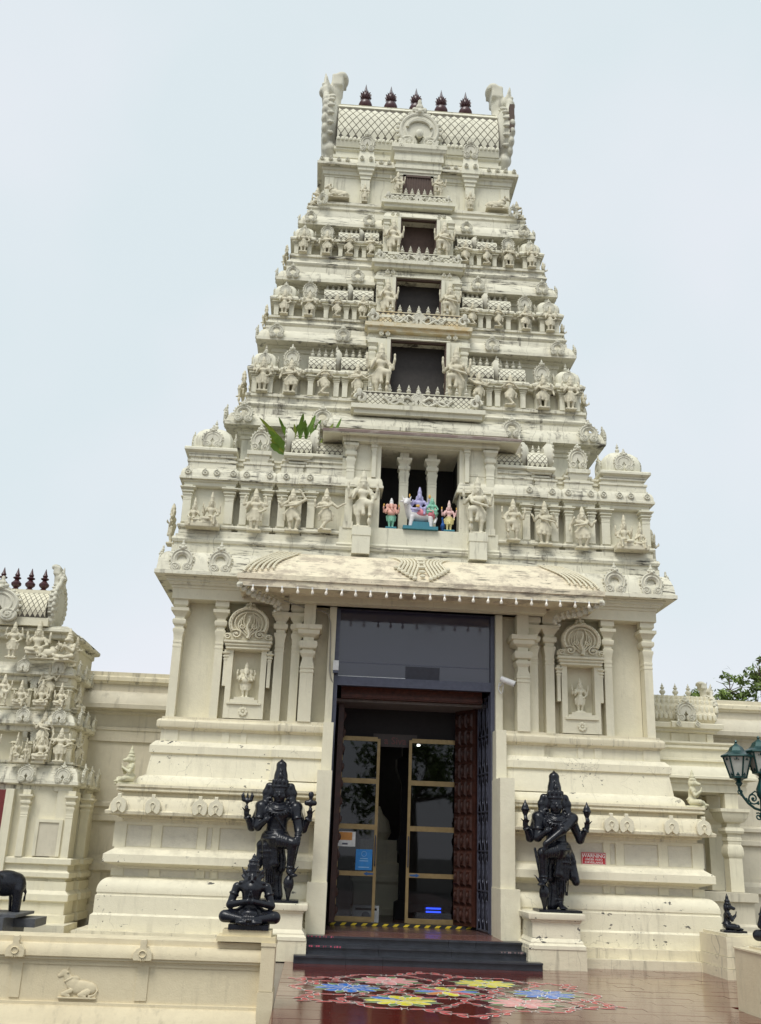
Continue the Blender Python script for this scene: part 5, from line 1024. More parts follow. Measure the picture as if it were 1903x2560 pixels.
# ------------------------------------------------------------------ painted idols in the window
def paint(n, c): return simple('paint_' + n, c, .5, var=.12, scale=20)
PK, PKD, GR, WH, LIL, BLU, TEAL, YEL, GOLD_, GRN = (paint(n, c) for n, c in (('pink', (.72, .40, .33)), ('rose', (.70, .22, .26)), ('mint', (.22, .50, .36)), ('white', (.74, .72, .72)), ('lilac', (.42, .40, .62)), ('peacock', (.02, .12, .42)), ('teal', (.04, .20, .26)), ('cream_yellow', (.75, .66, .30)), ('ochre', (.68, .40, .08)), ('green', (.03, .32, .16))))
def split(prims, f):           # partition primitives by a test on their centre
    a, b = [], []
    for p in prims: (a if f((p[1]+p[2])/2 if p[0] == 'c' else p[1]) else b).append(p)
    return a, b
def idol(name, label, loc, H, body, skin, cloth, crown, extra=()):
    t = tag(empty(name, loc=loc), label, 'idol', 'painted idols in the window')
    cr, rest = split(body, lambda c: c[2] > .785 and abs(c[0]) < .1); at_, rest = split(rest, lambda c: abs(c[0]) > .2 and c[2] > .69); cl, rest = split(rest, lambda c: c[2] < .44 and c[2] > .02); bs, rest = split(rest, lambda c: c[2] <= .02)
    for nm, q, m in (('body', rest, skin), ('garment', cl, cloth), ('crown', cr, crown), ('attribute', at_, GOLD_)):
        if nm == 'attribute':
            for e in (-1, 1):
                qq = [p_ for p_ in q if ((p_[1]+p_[2])/2 if p_[0] == 'c' else p_[1])[0]*e > 0]
                if qq: link(nm, sculpt(nm, qq, m, .012, .018), t, sc=H)
        elif q: link(nm, sculpt(nm, q, m, .012, .018), t, sc=H)
    MB().box(-.17, .17, -.12, .12, -.045, .012).build('pedestal', TEAL, t).scale = (H, H, H)
    for nm, q, m in extra: link(nm, sculpt(nm, q, m, .012, .018), t, sc=H)
    return t
idol('elephant_headed_idol', 'pink elephant-headed idol in a mint loincloth, left in the window', (-.53, -.02, 7.375), .60, ganesha(), PK, GR, WH)
mur = standing(0, UP4 + [BLESS, DOWNR], 'straight', crown=.24) + attr_pair()
pea = [ell((-.2, -.05, .16), (.06, .09, .09)), cap((-.2, -.1, .2), (-.22, -.13, .34), .035, .022), ell((-.225, -.14, .36), (.03, .035, .03)), cap((-.225, -.17, .36), (-.23, -.21, .35), .012, .004), cap((-.2, .02, .15), (-.17, .16, .04), .07, .05), cap((-.2, -.05, .1), (-.2, -.05, 0), .014)]
idol('peacock_idol', 'pale pink idol in yellow with a blue peacock, right in the window', (.57, -.02, 7.375), .60, mur, paint('pale_pink', (.74, .48, .46)), YEL, paint('pale_crown', (.74, .56, .52)), [('peacock', pea, BLU)])
NT = tag(empty('bull_rider_idol', loc=(.02, -.02, 7.37)), 'painted lilac deity and green consort riding a white bull in the window', 'idol', 'painted idols in the window')
bull = [ell((.02, 0, .28), (.24, .11, .12)), ell((-.14, 0, .30), (.13, .11, .13)), ell((.17, 0, .30), (.13, .11, .12)), cap((-.2, -.02, .34), (-.26, -.06, .47), .085, .06), ell((-.27, -.09, .52), (.07, .08, .07)), cap((-.28, -.13, .50), (-.30, -.19, .45), .048, .036)]
for e in (-1, 1): bull += [cap((-.27+e*.06, -.08, .57), (-.27+e*.09, -.08, .64), .016, .006), ell((-.27+e*.085, -.06, .53), (.04, .015, .02)), cap((-.16, e*.07, .22), (-.19, e*.08, .02), .045, .03), cap((.19, e*.07, .22), (.2, e*.08, .02), .05, .03)]
bull += chain([(.29, 0, .33), (.31, -.06, .22), (.27, -.10, .12)], [.018, .015, .025])
link('bull', sculpt('bull', bull, WH, .011, .02), NT); link('saddle_cloth', sculpt('saddle_cloth', [ell((.03, -.02, .31), (.17, .108, .105)), ell((.2, -.03, .30), (.11, .10, .10))], PKD, .011, .01), NT)
def sh(pr, d, s_): return [tuple([p[0]] + [(q*s_+np.array(d)) if i in ((0, 1) if p[0] == 'c' else (0,)) else (q*s_ if isinstance(q, np.ndarray) and p[0] != 't' else (q*s_ if (not isinstance(q, np.ndarray) and q is not None and i < len(p)-2) else q)) for i, q in enumerate(p[1:])]) for p in pr]
rid = sh(sitting(crown=.3), (-.02, -.02, .26), .62); link('deity', sculpt('deity', rid, LIL, .011, .014), NT)
rid2 = sh(sitting(crown=.16, arms=[((-.15, 0, .47), (-.22, -.05, .34), (-.1, -.15, .40), (1, -.3, .6)), ((.15, 0, .47), (.24, -.02, .32), (.17, -.13, .26), (0, -1, -.2))]), (.22, -.05, .26), .46); link('consort', sculpt('consort', rid2, GR, .011, .014), NT)
for q_ in (ell((-.21, -.03, .66), (.015, .015, .045)), ell((.17, -.03, .66), (.025, .015, .045)), ell((-.06, -.16, .42), (.04, .02, .03))): link('attribute', sculpt('attribute', [q_], GOLD_, .009, .01), NT)
MB().box(-.33, .33, -.15, .15, -.03, .03).box(-.16, .2, -.1, .1, .03, .13).build('pedestal', TEAL, NT)
# ------------------------------------------------------------------ fern growing out of the ledge
FERN = tag(empty('fern_plant', loc=(-2.36, .62, 9.02)), 'green strap-leaved fern growing from the left ledge of the tower', 'fern')
def strap(L, w, bend, M):
    n = 9; vs = []; fs = []
    for i in range(n):
        t = i/(n-1); ww = w*(math.sin(math.pi*min(.98, .12+.86*t))**.7)*(1+.12*math.sin(t*23)); z = L*t*(1-.25*bend*t); x = bend*L*t*t*.6
        vs += [(x, -ww, z+.02), (x-.01, 0, z), (x, ww, z+.02)]
    for i in range(n-1): fs += [(i*3, i*3+1, i*3+4, i*3+3), (i*3+1, i*3+2, i*3+5, i*3+4)]
    m = MB().add(vs, fs, M); return m
M_FERN2 = simple('pale_fern_leaf', (.24, .30, .035), .4, var=.35, scale=3)
rf = random.Random(11); fspec = [(-.16, 1.0, .045, -40, 20), (-.1, .85, .04, -24, 60), (.36, .95, .05, 36, 30), (.30, .80, .05, 26, 60)]
fspec += [(rf.uniform(-.12, .32), rf.uniform(.6, .9), rf.uniform(.035, .06), rf.uniform(-20, 24), rf.uniform(30, 120)) for _ in range(14)] + [(-.2+rf.uniform(-.06, .06), rf.uniform(.5, .75), rf.uniform(.06, .085), rf.uniform(-70, -45), rf.uniform(40, 130)) for _ in range(3)]
for i, (x, L, w, tilt, az_) in enumerate(fspec):
    M = Matrix.Translation((x, .02*i % .1, 0)) @ Matrix.Rotation(R(tilt), 4, 'Y') @ Matrix.Rotation(R(-90+(az_-80)*.5), 4, 'Z')
    strap(L, w*1.1, rf.uniform(.05, .6), M).build('leaf', M_FERN if i % 3 else M_FERN2, FERN)

# ------------------------------------------------------------------ door, transom, passage
DOOR = tag(empty('entrance_door', loc=(0, .15, .33)), 'tall blue-grey framed entrance with glass transom and sliding glass doors', 'door')
def dpart(mb, name, mat, par=None): mb.v = [(x, y-.15, z-.33) for x, y, z in mb.v]; return mb.build(name, mat, par or DOOR)
for b in ((-1.47, -1.385, .07, .20, .33, 5.89), (1.385, 1.47, .07, .20, .33, 5.89), (-1.385, 1.385, .07, .20, 5.80, 5.89), (-1.385, 1.385, .06, .20, 4.40, 4.56)): dpart(MB().box(*b), 'frame', M_FRAME)
def glassmat(name, tint, trans, ior=1.45, rough=.02, frost=None):
    m = bpy.data.materials.new(name); m.use_nodes = True; nt = m.node_tree; nt.nodes.clear(); o = nt.nodes.new('ShaderNodeOutputMaterial'); mx = nt.nodes.new('ShaderNodeMixShader'); fr_ = nt.nodes.new('ShaderNodeFresnel'); fr_.inputs[0].default_value = ior
    gl = nt.nodes.new('ShaderNodeBsdfGlossy'); gl.inputs['Roughness'].default_value = rough; tr = nt.nodes.new('ShaderNodeBsdfTransparent'); tr.inputs[0].default_value = tint + (1,)
    nt.links.new(fr_.outputs[0], mx.inputs[0]); nt.links.new(tr.outputs[0], mx.inputs[1]); nt.links.new(gl.outputs[0], mx.inputs[2]); nt.links.new(mx.outputs[0], o.inputs[0]); return m
M_GLASS = glassmat('clear_glass', (.55, .58, .60), 1, 1.5)
m_, nt_, b_ = newmat('tinted_transom_glass'); b_.inputs['Base Color'].default_value = (.045, .042, .07, 1); b_.inputs['Roughness'].default_value = .05; b_.inputs['Specular IOR Level'].default_value = .5; b_.inputs['IOR'].default_value = 1.72; gg_ = wpos(nt_); bump(nt_, b_, noise(nt_, gg_.outputs['Position'], 2.2, 2), .004, .25); nt_.links.new(ramp(nt_, noise(nt_, gg_.outputs['Position'], 1.6, 4), .35, .7, .03, .16), b_.inputs['Roughness']); M_TINT = m_
dpart(MB().box(-1.385, 1.385, .15, .16, 4.56, 5.80), 'transom_pane', M_TINT)
dpart(MB().box(-.16, .46, .135, .145, 4.57, 4.80), 'transom_panel', simple('dark_panel', (.03, .03, .045), .5))
dpart(MB().box(-1.38, -.16, .14, .148, 4.565, 4.585), 'transom_strip', M_WHITE)
dpart(MB().box(-1.38, 1.38, .146, .152, 4.82, 4.835), 'transom_bar', M_FRAME)
dpart(MB().box(-1.30, 1.30, .50, .68, 4.24, 4.52).box(-1.30, 1.30, .46, .70, 4.44, 4.50).box(-1.30, 1.30, .47, .69, 4.26, 4.31), 'wood_lintel', M_WOOD)
# passage shell
PASS = empty('passage', TOWER)
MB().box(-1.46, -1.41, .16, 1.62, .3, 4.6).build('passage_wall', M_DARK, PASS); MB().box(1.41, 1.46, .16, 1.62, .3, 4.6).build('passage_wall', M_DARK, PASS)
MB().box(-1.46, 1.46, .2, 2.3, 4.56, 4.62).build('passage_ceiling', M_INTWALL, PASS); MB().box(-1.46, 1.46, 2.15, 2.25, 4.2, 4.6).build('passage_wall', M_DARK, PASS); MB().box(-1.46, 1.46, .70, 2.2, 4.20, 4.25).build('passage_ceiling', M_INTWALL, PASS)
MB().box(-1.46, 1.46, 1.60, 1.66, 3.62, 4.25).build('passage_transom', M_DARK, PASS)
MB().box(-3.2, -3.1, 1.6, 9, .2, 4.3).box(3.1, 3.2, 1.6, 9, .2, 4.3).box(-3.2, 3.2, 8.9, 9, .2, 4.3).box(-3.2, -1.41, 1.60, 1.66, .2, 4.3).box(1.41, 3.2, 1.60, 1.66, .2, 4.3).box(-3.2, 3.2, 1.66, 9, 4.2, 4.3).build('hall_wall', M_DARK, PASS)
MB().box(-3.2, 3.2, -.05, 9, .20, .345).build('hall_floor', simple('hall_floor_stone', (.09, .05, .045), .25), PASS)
MB().box(-1.46, 1.46, .1, .2, 5.86, 6.2).build('passage_header', M_WALL, PASS)
# sliding doors
def slider(x0, x1, nm):
    D = empty(nm, DOOR, (0, -.15, -.33)); f = []
    f += [(x0, x0+.055, .40, 3.63), (x1-.055, x1, .40, 3.63)]
    zs = [(.37, .48), (1.17, 1.25), (1.98, 2.07), (2.80, 2.89), (3.58, 3.66)]
    for a, b, c, d in f: MB().box(a, b, 1.46, 1.51, c, d).build('stile', M_GOLD, D)
    for c, d in zs: MB().box(x0+.055, x1-.055, 1.462, 1.508, c, d).build('rail', M_GOLD, D)
    for i in range(4): MB().box(x0+.055, x1-.055, 1.482, 1.490, zs[i][1], zs[i+1][0]).build('pane', M_GLASS, D)
    return D
D1 = slider(-1.25, -.49, 'sliding_door'); D2 = slider(.06, 1.02, 'sliding_door')
for D_, x in ((D1, -.52), (D2, .09)): MB().tube([(x, 1.455, 1.35), (x, 1.42, 1.38), (x, 1.42, 1.85), (x, 1.455, 1.88)], .012, 6).build('handle', M_FRAME, D_)
MB().box(-1.3, -1.25, 1.46, 1.5, .37, 3.66).build('frame', M_GOLD, DOOR).location = (0, -.15, -.33)
# carved timber leaves folded back and iron grille gate
def carved(e):
    D = empty('timber_leaf', DOOR, (e*1.27, .98-.15, -.33)); D.rotation_euler = (0, 0, R(34) if e > 0 else R(2)); z1 = 4.2
    MB().box(-.03, .03, 0, .56, .40, z1).build('leaf_board', M_WOOD_SHADE, D)
    for r in range(12):
        for c in range(3):
            m = MB(); y0 = .06+c*.165; z0 = .45+r*.31; xx = -e*.03
            m.add([(xx, y0, z0), (xx, y0+.15, z0), (xx, y0+.15, z0+.28), (xx, y0, z0+.28), (xx-e*.04, y0+.03, z0+.04), (xx-e*.04, y0+.12, z0+.04), (xx-e*.04, y0+.12, z0+.24), (xx-e*.04, y0+.03, z0+.24)], [(4, 5, 6, 7), (0, 1, 5, 4), (1, 2, 6, 5), (2, 3, 7, 6), (3, 0, 4, 7)]); m.ball((xx-e*.04, y0+.075, z0+.14), (.04, .035, .07), 8, 5); m.build('carved_panel', M_WOOD_SHADE, D)
    MB().box(-.05, .05, -.04, .05, .40, z1).build('edge_post', M_WOOD_SHADE, D)
carved(-1); carved(1)
GATE = empty('grille_gate', DOOR, (0, -.15, -.33))
p0 = Vector((1.385, .21)); p1 = Vector((1.30, .96)); dv = (p1-p0)
def gpt(t, z): q = p0 + dv*t; return (q.x, q.y, z)
MB().tube([gpt(0, .36), gpt(0, 4.35)], .022, 4).tube([gpt(1, .36), gpt(1, 4.35)], .022, 4).build('gate_post', M_FRAME, GATE)
zz = [.38, 1.02, 1.68, 2.34, 3.0, 3.66, 4.33]
for z in zz: MB().tube([gpt(0, z), gpt(1, z)], .018, 4).build('gate_rail', M_FRAME, GATE)
for i in range(6):
    m = MB()
    for k in range(3):
        c = (k+.5)/3
        m.tube([gpt(c+.12*math.sin(w)*(1-w/14), zz[i]+.33+.27*math.cos(w)*(1-w/14)) for w in [j*.6 for j in range(14)]], .010, 4); m.tube([gpt(c-.14, zz[i]), gpt(c+.14, zz[i+1])], .008, 4); m.tube([gpt(c+.14, zz[i]), gpt(c-.14, zz[i+1])], .008, 4)
    m.build('gate_scroll', M_FRAME, GATE)
# hazard strip on the threshold
HZ = tag(empty('hazard_strip', loc=(0, 1.2, .345)), 'yellow and black striped hazard strip across the threshold', 'floor strip')
MB().box(-1.32, 1.30, -.02, .2, 0, .05).build('step_edge', simple('black_tape', (.015, .015, .015), .6), HZ)
yl = simple('yellow_tape', (.70, .52, .03), .6)
for i in range(14):
    x = -1.30+i*.187; MB().add([(x, -.024, .006), (x+.075, -.024, .006), (x+.12, -.024, .046), (x+.045, -.024, .046), (x, -.018, .006), (x+.075, -.018, .006), (x+.12, -.018, .046), (x+.045, -.018, .046)], [(0, 1, 2, 3), (7, 6, 5, 4), (0, 4, 5, 1), (1, 5, 6, 2), (2, 6, 7, 3), (3, 7, 4, 0)]).build('yellow_stripe', yl, HZ)
# things on and behind the glass
def text_mesh(name, s, size, mat, extr=.003):
    c = bpy.data.curves.new(name, 'FONT'); c.body = s; c.size = size; c.align_x = 'CENTER'; c.align_y = 'CENTER'; c.extrude = extr; c.resolution_u = 2; c.offset = size*.010
    o = bpy.data.objects.new('tmp', c); COL.objects.link(o); bpy.context.view_layer.update(); me = bpy.data.meshes.new_from_object(o.evaluated_get(bpy.context.evaluated_depsgraph_get())); bpy.data.objects.remove(o); me.name = name; me.materials.clear(); me.materials.append(mat); return me
RX = Matrix.Rotation(math.pi/2, 4, 'X')
SG = tag(empty('name_board', loc=(-.2, 1.58, 3.62)), 'dark board with brown lettering above the sliding doors', 'sign'); MB().box(-.42, .42, .0, .02, -.12, .12).build('board', simple('board_brown', (.05, .035, .03), .5), SG); link('lettering', text_mesh('lettering', 'a Siva', .19, simple('letter_red', (.13, .035, .03), .4)), SG, M=Matrix.Translation((0, -.006, -.01)) @ RX)
p = tag(empty('notice', loc=(-1.05, 1.455, 1.80)), 'orange and white notice taped on the left glass door', 'notice'); MB().box(-.16, .16, 0, .004, -.13, .13).build('sheet', M_WHITE, p); MB().box(-.16, .10, -.003, -.001, -.02, .12).build('orange_print', simple('orange_print', (.62, .27, .06), .5), p); MB().box(-.08, .02, -.003, -.001, -.10, -.07).build('grey_print', M_FRAME, p)
p = tag(empty('notice', loc=(-.72, 1.455, 1.45)), 'bright blue notice on the left glass door', 'notice'); MB().box(-.15, .15, 0, .004, -.18, .18).build('sheet', simple('blue_notice', (.02, .22, .60), .45), p)
lb = simple('light_blue_print', (.25, .50, .80), .5)
MB().tube([(.045*math.cos(w), -.002, .10+.045*math.sin(w)) for w in [i*math.pi/8 for i in range(16)]], .005, 4, closed=True).build('circle_print', lb, p)
for z, w in ((.02, .07), (-.02, .08), (-.13, .10)): MB().box(-w, w, -.003, -.001, z-.008, z+.008).build('text_line', lb, p)
def arrow(loc, e, lab):
    m = MB(); m.slab([(-.09*e, -.012), (.02*e, -.02), (.02*e, -.035), (.09*e, 0), (.02*e, .035), (.02*e, .02), (-.09*e, .012)], 0, .004); tag(m.build('arrow_sticker', simple('arrow_blue', (.02, .10, .30), .5)), lab, 'sticker').location = loc
arrow((-.63, 1.452, 1.21), -1, 'small blue arrow sticker on the left glass door rail'); arrow((.22, 1.452, 1.21), 1, 'small blue arrow sticker on the right glass door rail')
H_ = tag(empty('white_box', loc=(-.62, 1.95, .345)), 'white appliance with a round grille behind the glass', 'appliance'); MB().box(-.24, .24, 0, .3, 0, .30).build('case', M_WHITE, H_); MB().box(-.2, .2, -.006, 0, .22, .26).build('slot', M_DARK, H_); MB().lathe((0, 0, 0), [(.08, 0), (.08, .01), (.05, .012)], 16, M=Matrix.Translation((0, 0, .12)) @ RX).build('grille', M_FRAME, H_)
def emit(n, c, s): 
    m = bpy.data.materials.new(n); m.use_nodes = True; nt = m.node_tree; nt.nodes.clear(); o = nt.nodes.new('ShaderNodeOutputMaterial'); e = nt.nodes.new('ShaderNodeEmission'); e.inputs[0].default_value = c + (1,); e.inputs[1].default_value = s; nt.links.new(e.outputs[0], o.inputs[0]); return m
ME_ = emit('downlight_glow', (1, .95, .82), 9); dl = MB().lathe((0, 0, 0), [(.10, 0), (.10, .03), (.07, .03)], 14).mesh('downlight', ME_)
for i, (x, y) in enumerate(((-.9, 4.2), (-1.15, 5.6), (-1.5, 7.2), (.8, 7.8))): tag(link('downlight', dl, None, (x, y, 4.165)), ('lit ceiling light nearest the left glass door', 'lit ceiling light second from the glass, left side of the hall', 'lit ceiling light farthest on the left of the hall', 'lit ceiling light on the right of the hall')[i], 'ceiling light', 'hall ceiling lights')
t = tag(empty('blue_light_unit', loc=(.66, 2.2, .345)), 'low dark unit with two glowing blue tubes behind the right glass door', 'lamp'); MB().box(-.18, .18, 0, .12, 0, .34).build('case', M_DARK, t)
for z in (.22, .28): MB().tube([(-.14, -.02, z), (.14, -.02, z)], .014, 8).build('blue_tube', emit('blue_glow', (.03, .08, 1), 3.5), t)
# objects in the hall seen dimly through the glass: a low altar and a pillar
t = tag(empty('hall_altar', loc=(-.25, 5.0, .345)), 'pale altar block seen dimly through the middle door gap', 'altar'); MB().stack(0, 0, .5, .4, [(.05, 0), (.05, .12), (0, .15), (0, .6), (.06, .66), (.06, .75), (0, .8), (0, 1.0), (-.1, 1.05), (-.1, 1.5)]).build('block', M_WALL, t); MB().lathe((0, 0, 1.5), [(.2, 0), (.28, .15), (.22, .4), (.08, .55), (.02, .7)], 16).build('cupola', M_WALL, t)
t = tag(empty('hall_pillar', loc=(.25, 3.6, .345)), 'dark carved pillar seen through the middle door gap', 'pillar'); MB().stack(0, 0, .14, .14, [(.08, 0), (.08, .3), (0, .35), (0, 1.2), (.05, 1.3), (.05, 1.5), (0, 1.6), (0, 2.6), (.12, 2.9), (.12, 3.1), (0, 3.15), (0, 3.85)]).build('shaft', M_DARK, t)
# ------------------------------------------------------------------ ground, plaza, steps
g = MB().add([(-400, -400, -.46), (400, -400, -.46), (400, 400, -.46), (-400, 400, -.46)], [(0, 1, 2, 3)]).build('ground', simple('asphalt_ground', (.10, .095, .09), .8, scale=.8, bmp=.01), None, smooth=0); struct(g)
struct(MB().box(-16, 16, -6.0, 12, -.5, -.02).build('court', simple('court_paving', (.20, .17, .14), .35, scale=2), None))
PL = struct(MB().box(-1.99, 3.41, -24, -1.0, -.5, -.012).build('plaza', simple('plaza_bed', (.10, .025, .018), .3), None))
def wetmat():
    m, nt, b = newmat('wet_red_paver'); gg = wpos(nt); p = gg.outputs['Position']; oi = nt.nodes.new('ShaderNodeObjectInfo')
    c = mixc(nt, ramp(nt, noise(nt, vmul(nt, p, (1, 2.5, 1)), 2.2, 5), .3, .7), (.10, .013, .009), (.14, .026, .018)); c = mixc(nt, ramp(nt, noise(nt, p, 14, 4), .45, .7, 0, .5), c, (.07, .02, .017))
    nt.links.new(c, b.inputs['Base Color']); w = noise(nt, vmul(nt, p, (.7, 1.6, 1)), 1.1, 4); nt.links.new(ramp(nt, w, .35, .65, .02, .11), b.inputs['Roughness'])
    b.inputs['IOR'].default_value = 1.45; b.inputs['Specular IOR Level'].default_value = .5; b.inputs['Coat Weight'].default_value = .25; b.inputs['Coat Roughness'].default_value = .08
    bump(nt, b, mul(nt, noise(nt, vmul(nt, p, (3, 14, 1)), 3, 3), noise(nt, p, 70, 2), 'ADD'), .0015, .35); return m
M_WET = wetmat()
TILES = []
tw, td = .60, .20; y = -9.6; r_ = 0
while y < -1.0:
    x = -1.99 - (.3 if r_ % 2 else 0)
    while x < 5.2:
        x0, x1 = max(x, -1.985), min(x+tw, 3.41 if y < -5.2 else 5.3)
        if x1-x0 > .05: TILES.append((x0+.0015, x1-.0015, y+.0015, y+td-.0015))
        x += tw
    y += td; r_ += 1
TILES.sort(key=lambda t: t[2]); vis = [t for t in TILES if t[2] > -7.4]; rest = [t for t in TILES if t[2] <= -7.4] + vis[300:]; vis = vis[:300]
cache = {}
for (x0, x1, y0, y1) in vis:
    w = round(x1-x0, 3)
    if w not in cache: cache[w] = MB().box(-w/2, w/2, -td/2+.0015, td/2-.0015, -.03, 0).mesh('paver', M_WET, smooth=0)
    o = link('paver', cache[w], PL, ((x0+x1)/2, (y0+y1)/2, random.uniform(-.0015, .0005))); o.rotation_euler = (random.gauss(0, .0012), random.gauss(0, .0008), 0)
m = MB()
for (x0, x1, y0, y1) in rest: m.box(x0, x1, y0, y1, -.03, random.uniform(-.0015, .0005))
stuff(m.build('paver_field', M_WET, PL, smooth=0))
ST = tag(empty('black_steps', loc=(0, -1.4, 0)), 'three black stone steps with chipped nosings up to the doorway', 'steps')
for i, (w, yf) in enumerate(((1.86, -1.80), (1.83, -1.45), (1.80, -1.10))):
    z0 = i*.11; cuts = [-w] + sorted(random.uniform(-w*.6, w*.6) for _ in range(2)) + [w]
    for a, b in zip(cuts[:-1], cuts[1:]):
        MB().box(a+.002, b-.002, yf+1.43, -.7+1.4, z0, z0+.085).build('riser', M_BLACKSTEP, ST); MB().box(a+.002, b-.002, yf+1.4, -.7+1.4, z0+.086, z0+.112).build('tread', M_BLACKSTEP, ST)
for i, (x, st_, c_) in enumerate(((-1.62, 2, 0), (-1.5, 1, 0), (1.45, 1, 1))):
    m = MB()
    xx = x-.2
    for k in range(10): xx += random.uniform(.03, .08); m.box(xx, xx+random.uniform(.008, .028), 1.4+(-1.80, -1.45, -1.10)[st_]-.0015, 1.4+(-1.80, -1.45, -1.10)[st_]+.03, st_*.11+.088+random.uniform(0, .01), st_*.11+.1135)
    stuff(m.build('powder_trace', simple('powder_trace', ((.5, .08, .14), (.3, .2, .2))[c_], .8), ST))
MB().box(-1.41, 1.41, -1.0, .35, .29, .338).build('landing', simple('landing_stone', (.15, .07, .06), .22, scale=5), TOWER)
struct(MB().box(-1.72, 1.72, -.98, .0, .0, .30).build('landing_core', M_BLACKSTEP, None))
# ------------------------------------------------------------------ rangoli: floor drawing in coloured powder
RG = tag(empty('rangoli', loc=(.08, -4.42, .0)), 'coloured powder flower drawing on the wet red pavers before the steps', 'floor drawing')
def pw(n, c):
    m, nt, b = newmat('powder_' + n); gg = wpos(nt); p = gg.outputs['Position']; f = ramp(nt, noise(nt, p, 9, 6, .75), .52, .68, 0, .5)
    nt.links.new(mixc(nt, f, c, (.10, .02, .015)), b.inputs['Base Color']); nt.links.new(ramp(nt, noise(nt, p, 3, 3), .35, .65, .25, .7), b.inputs['Roughness']); b.inputs['Coat Weight'].default_value = .35; b.inputs['Coat Roughness'].default_value = .1; return m
PB, PY, PP, PG, PR_, PO, PWH = pw('blue', (.02, .17, .62)), pw('yellow', (.80, .72, .05)), pw('pink', (.78, .30, .30)), pw('green', (.14, .26, .08)), pw('red', (.55, .035, .04)), pw('orange', (.70, .24, .05)), pw('white', (.80, .76, .70))
def ellipse(cx, cy, a, b, ang, n=14):
    out = []
    for i in range(n): t = 2*math.pi*i/n; j = random.uniform(.9, 1.08); out.append((cx + j*(a*math.cos(t)*math.cos(ang) - b*math.sin(t)*math.sin(ang)), cy + j*(a*math.cos(t)*math.sin(ang) + b*math.sin(t)*math.cos(ang))))
    return out
def sheet(m, pts, z): n = len(pts); m.add([(x, y, z) for x, y in pts], [tuple(range(n))])
def ribbon(m, pts, w, z, closed=True):
    n = len(pts); P = [Vector(p) for p in pts]; vs = []
    for i in range(n):
        t = (P[(i+1) % n]-P[i-1]) if closed else (P[min(i+1, n-1)]-P[max(i-1, 0)]); t.normalize(); k = Vector((-t.y, t.x)); q = w*random.uniform(.7, 1.2); vs += [(*(P[i]+k*q), z), (*(P[i]-k*q), z)]
    fs = [(2*i, 2*i+1, 2*((i+1) % n)+1, 2*((i+1) % n)) for i in range(n if closed else n-1)]; m.add(vs, fs)
def flower(cx, cy, cols, rot):
    F = empty('powder_flower', RG, (cx, cy, 0)); gsh = MB()
    for i in range(8): a = rot+math.pi/8+i*math.pi/4; sheet(gsh, [(.18*math.cos(a-.3), .18*math.sin(a-.3)), (.40*math.cos(a-.14), .40*math.sin(a-.14)), (.50*math.cos(a), .50*math.sin(a)), (.40*math.cos(a+.14), .40*math.sin(a+.14)), (.18*math.cos(a+.3), .18*math.sin(a+.3))], .0018)
    gsh.build('green_leaves', PG, F, smooth=0); wl = MB()
    for i in range(8):
        a = rot+i*math.pi/4; e = ellipse(.22*math.cos(a), .22*math.sin(a), .19, .095, a); m = MB(); sheet(m, e, .0026+.0001*i); m.build('petal', cols[i % len(cols)], F, smooth=0); ribbon(wl, e, .0065, .0038)
        a += math.pi/8; ribbon(wl, [(.22*math.cos(a-.28), .22*math.sin(a-.28)), (.40*math.cos(a-.13), .40*math.sin(a-.13)), (.5*math.cos(a), .5*math.sin(a)), (.40*math.cos(a+.13), .40*math.sin(a+.13)), (.22*math.cos(a+.28), .22*math.sin(a+.28))], .006, .0040, False)
    wl.build('white_outline', PWH, F, smooth=0)
fcols = {None: [PB, PO, PY, PR_], 176: [PB], 124: [PP], 59: [PY], 2: [PB], -50: [PP], 238: [PY, PY, PY, PB, PY, PY, PY, PY]}
cents = []
for k, c in fcols.items():
    cx, cy = (0, 0) if k is None else (1.22*math.cos(R(k)), .95*math.sin(R(k))*1.12); cents.append((cx, cy)); flower(cx, cy, c, .1)
rd = MB(); wh = MB(); seen = set()
for cx, cy in cents:
    for i in range(6):
        a = R(30+60*i) - R(.5); mx, my = cx+.61*math.cos(a), cy+.61*math.sin(a); key = (round(mx, 1), round(my, 1))
        if key in seen or (round(mx+.1, 1), round(my, 1)) in seen or (round(mx-.1, 1), round(my, 1)) in seen: continue
        seen.add(key); t = a+math.pi/2
        for s_ in (-.27, -.12, .12, .27):
            e = ellipse(mx+s_*math.cos(t)+random.uniform(-.015, .015), my+s_*math.sin(t)+random.uniform(-.015, .015), .085, .038, t+random.uniform(-.25, .25)); sheet(rd, e, .0018); ribbon(wh, e, .0045, .0030)
        for s_ in (-.04, .04): ribbon(wh, [(mx+s_*math.cos(t)-.09*math.cos(a), my+s_*math.sin(t)-.09*math.sin(a)), (mx+s_*.6*math.cos(t), my+s_*.6*math.sin(t)), (mx+s_*math.cos(t)+.09*math.cos(a), my+s_*math.sin(t)+.09*math.sin(a))], .005, .0033, False)
        ribbon(wh, ellipse(mx, my, .03, .008, t, 6), .005, .0033)
for i in range(6):          # outer chains that close the points of the star
    a = R(2+60*i); tip = Vector((2.12*math.cos(a+R(30)), 1.98*math.sin(a+R(30))))
    for b in (a, a+R(60)):
        q = Vector((1.66*math.cos(b+(R(14) if b == a else -R(14))), 1.6*math.sin(b+(R(14) if b == a else -R(14))))); d = tip-q; an = math.atan2(d.y, d.x)
        for k in range(6): c = q+d*(k+.5)/6+Vector((-d.y, d.x)).normalized()*.05*(1 if k % 2 else -1); e = ellipse(c.x, c.y, .095, .04, an+(.45 if k % 2 else -.45)); sheet(rd, e, .0018); ribbon(wh, e, .0045, .0030)
stuff(rd.build('red_loops', PR_, RG, smooth=0)); stuff(wh.build('white_loops', PWH, RG, smooth=0))
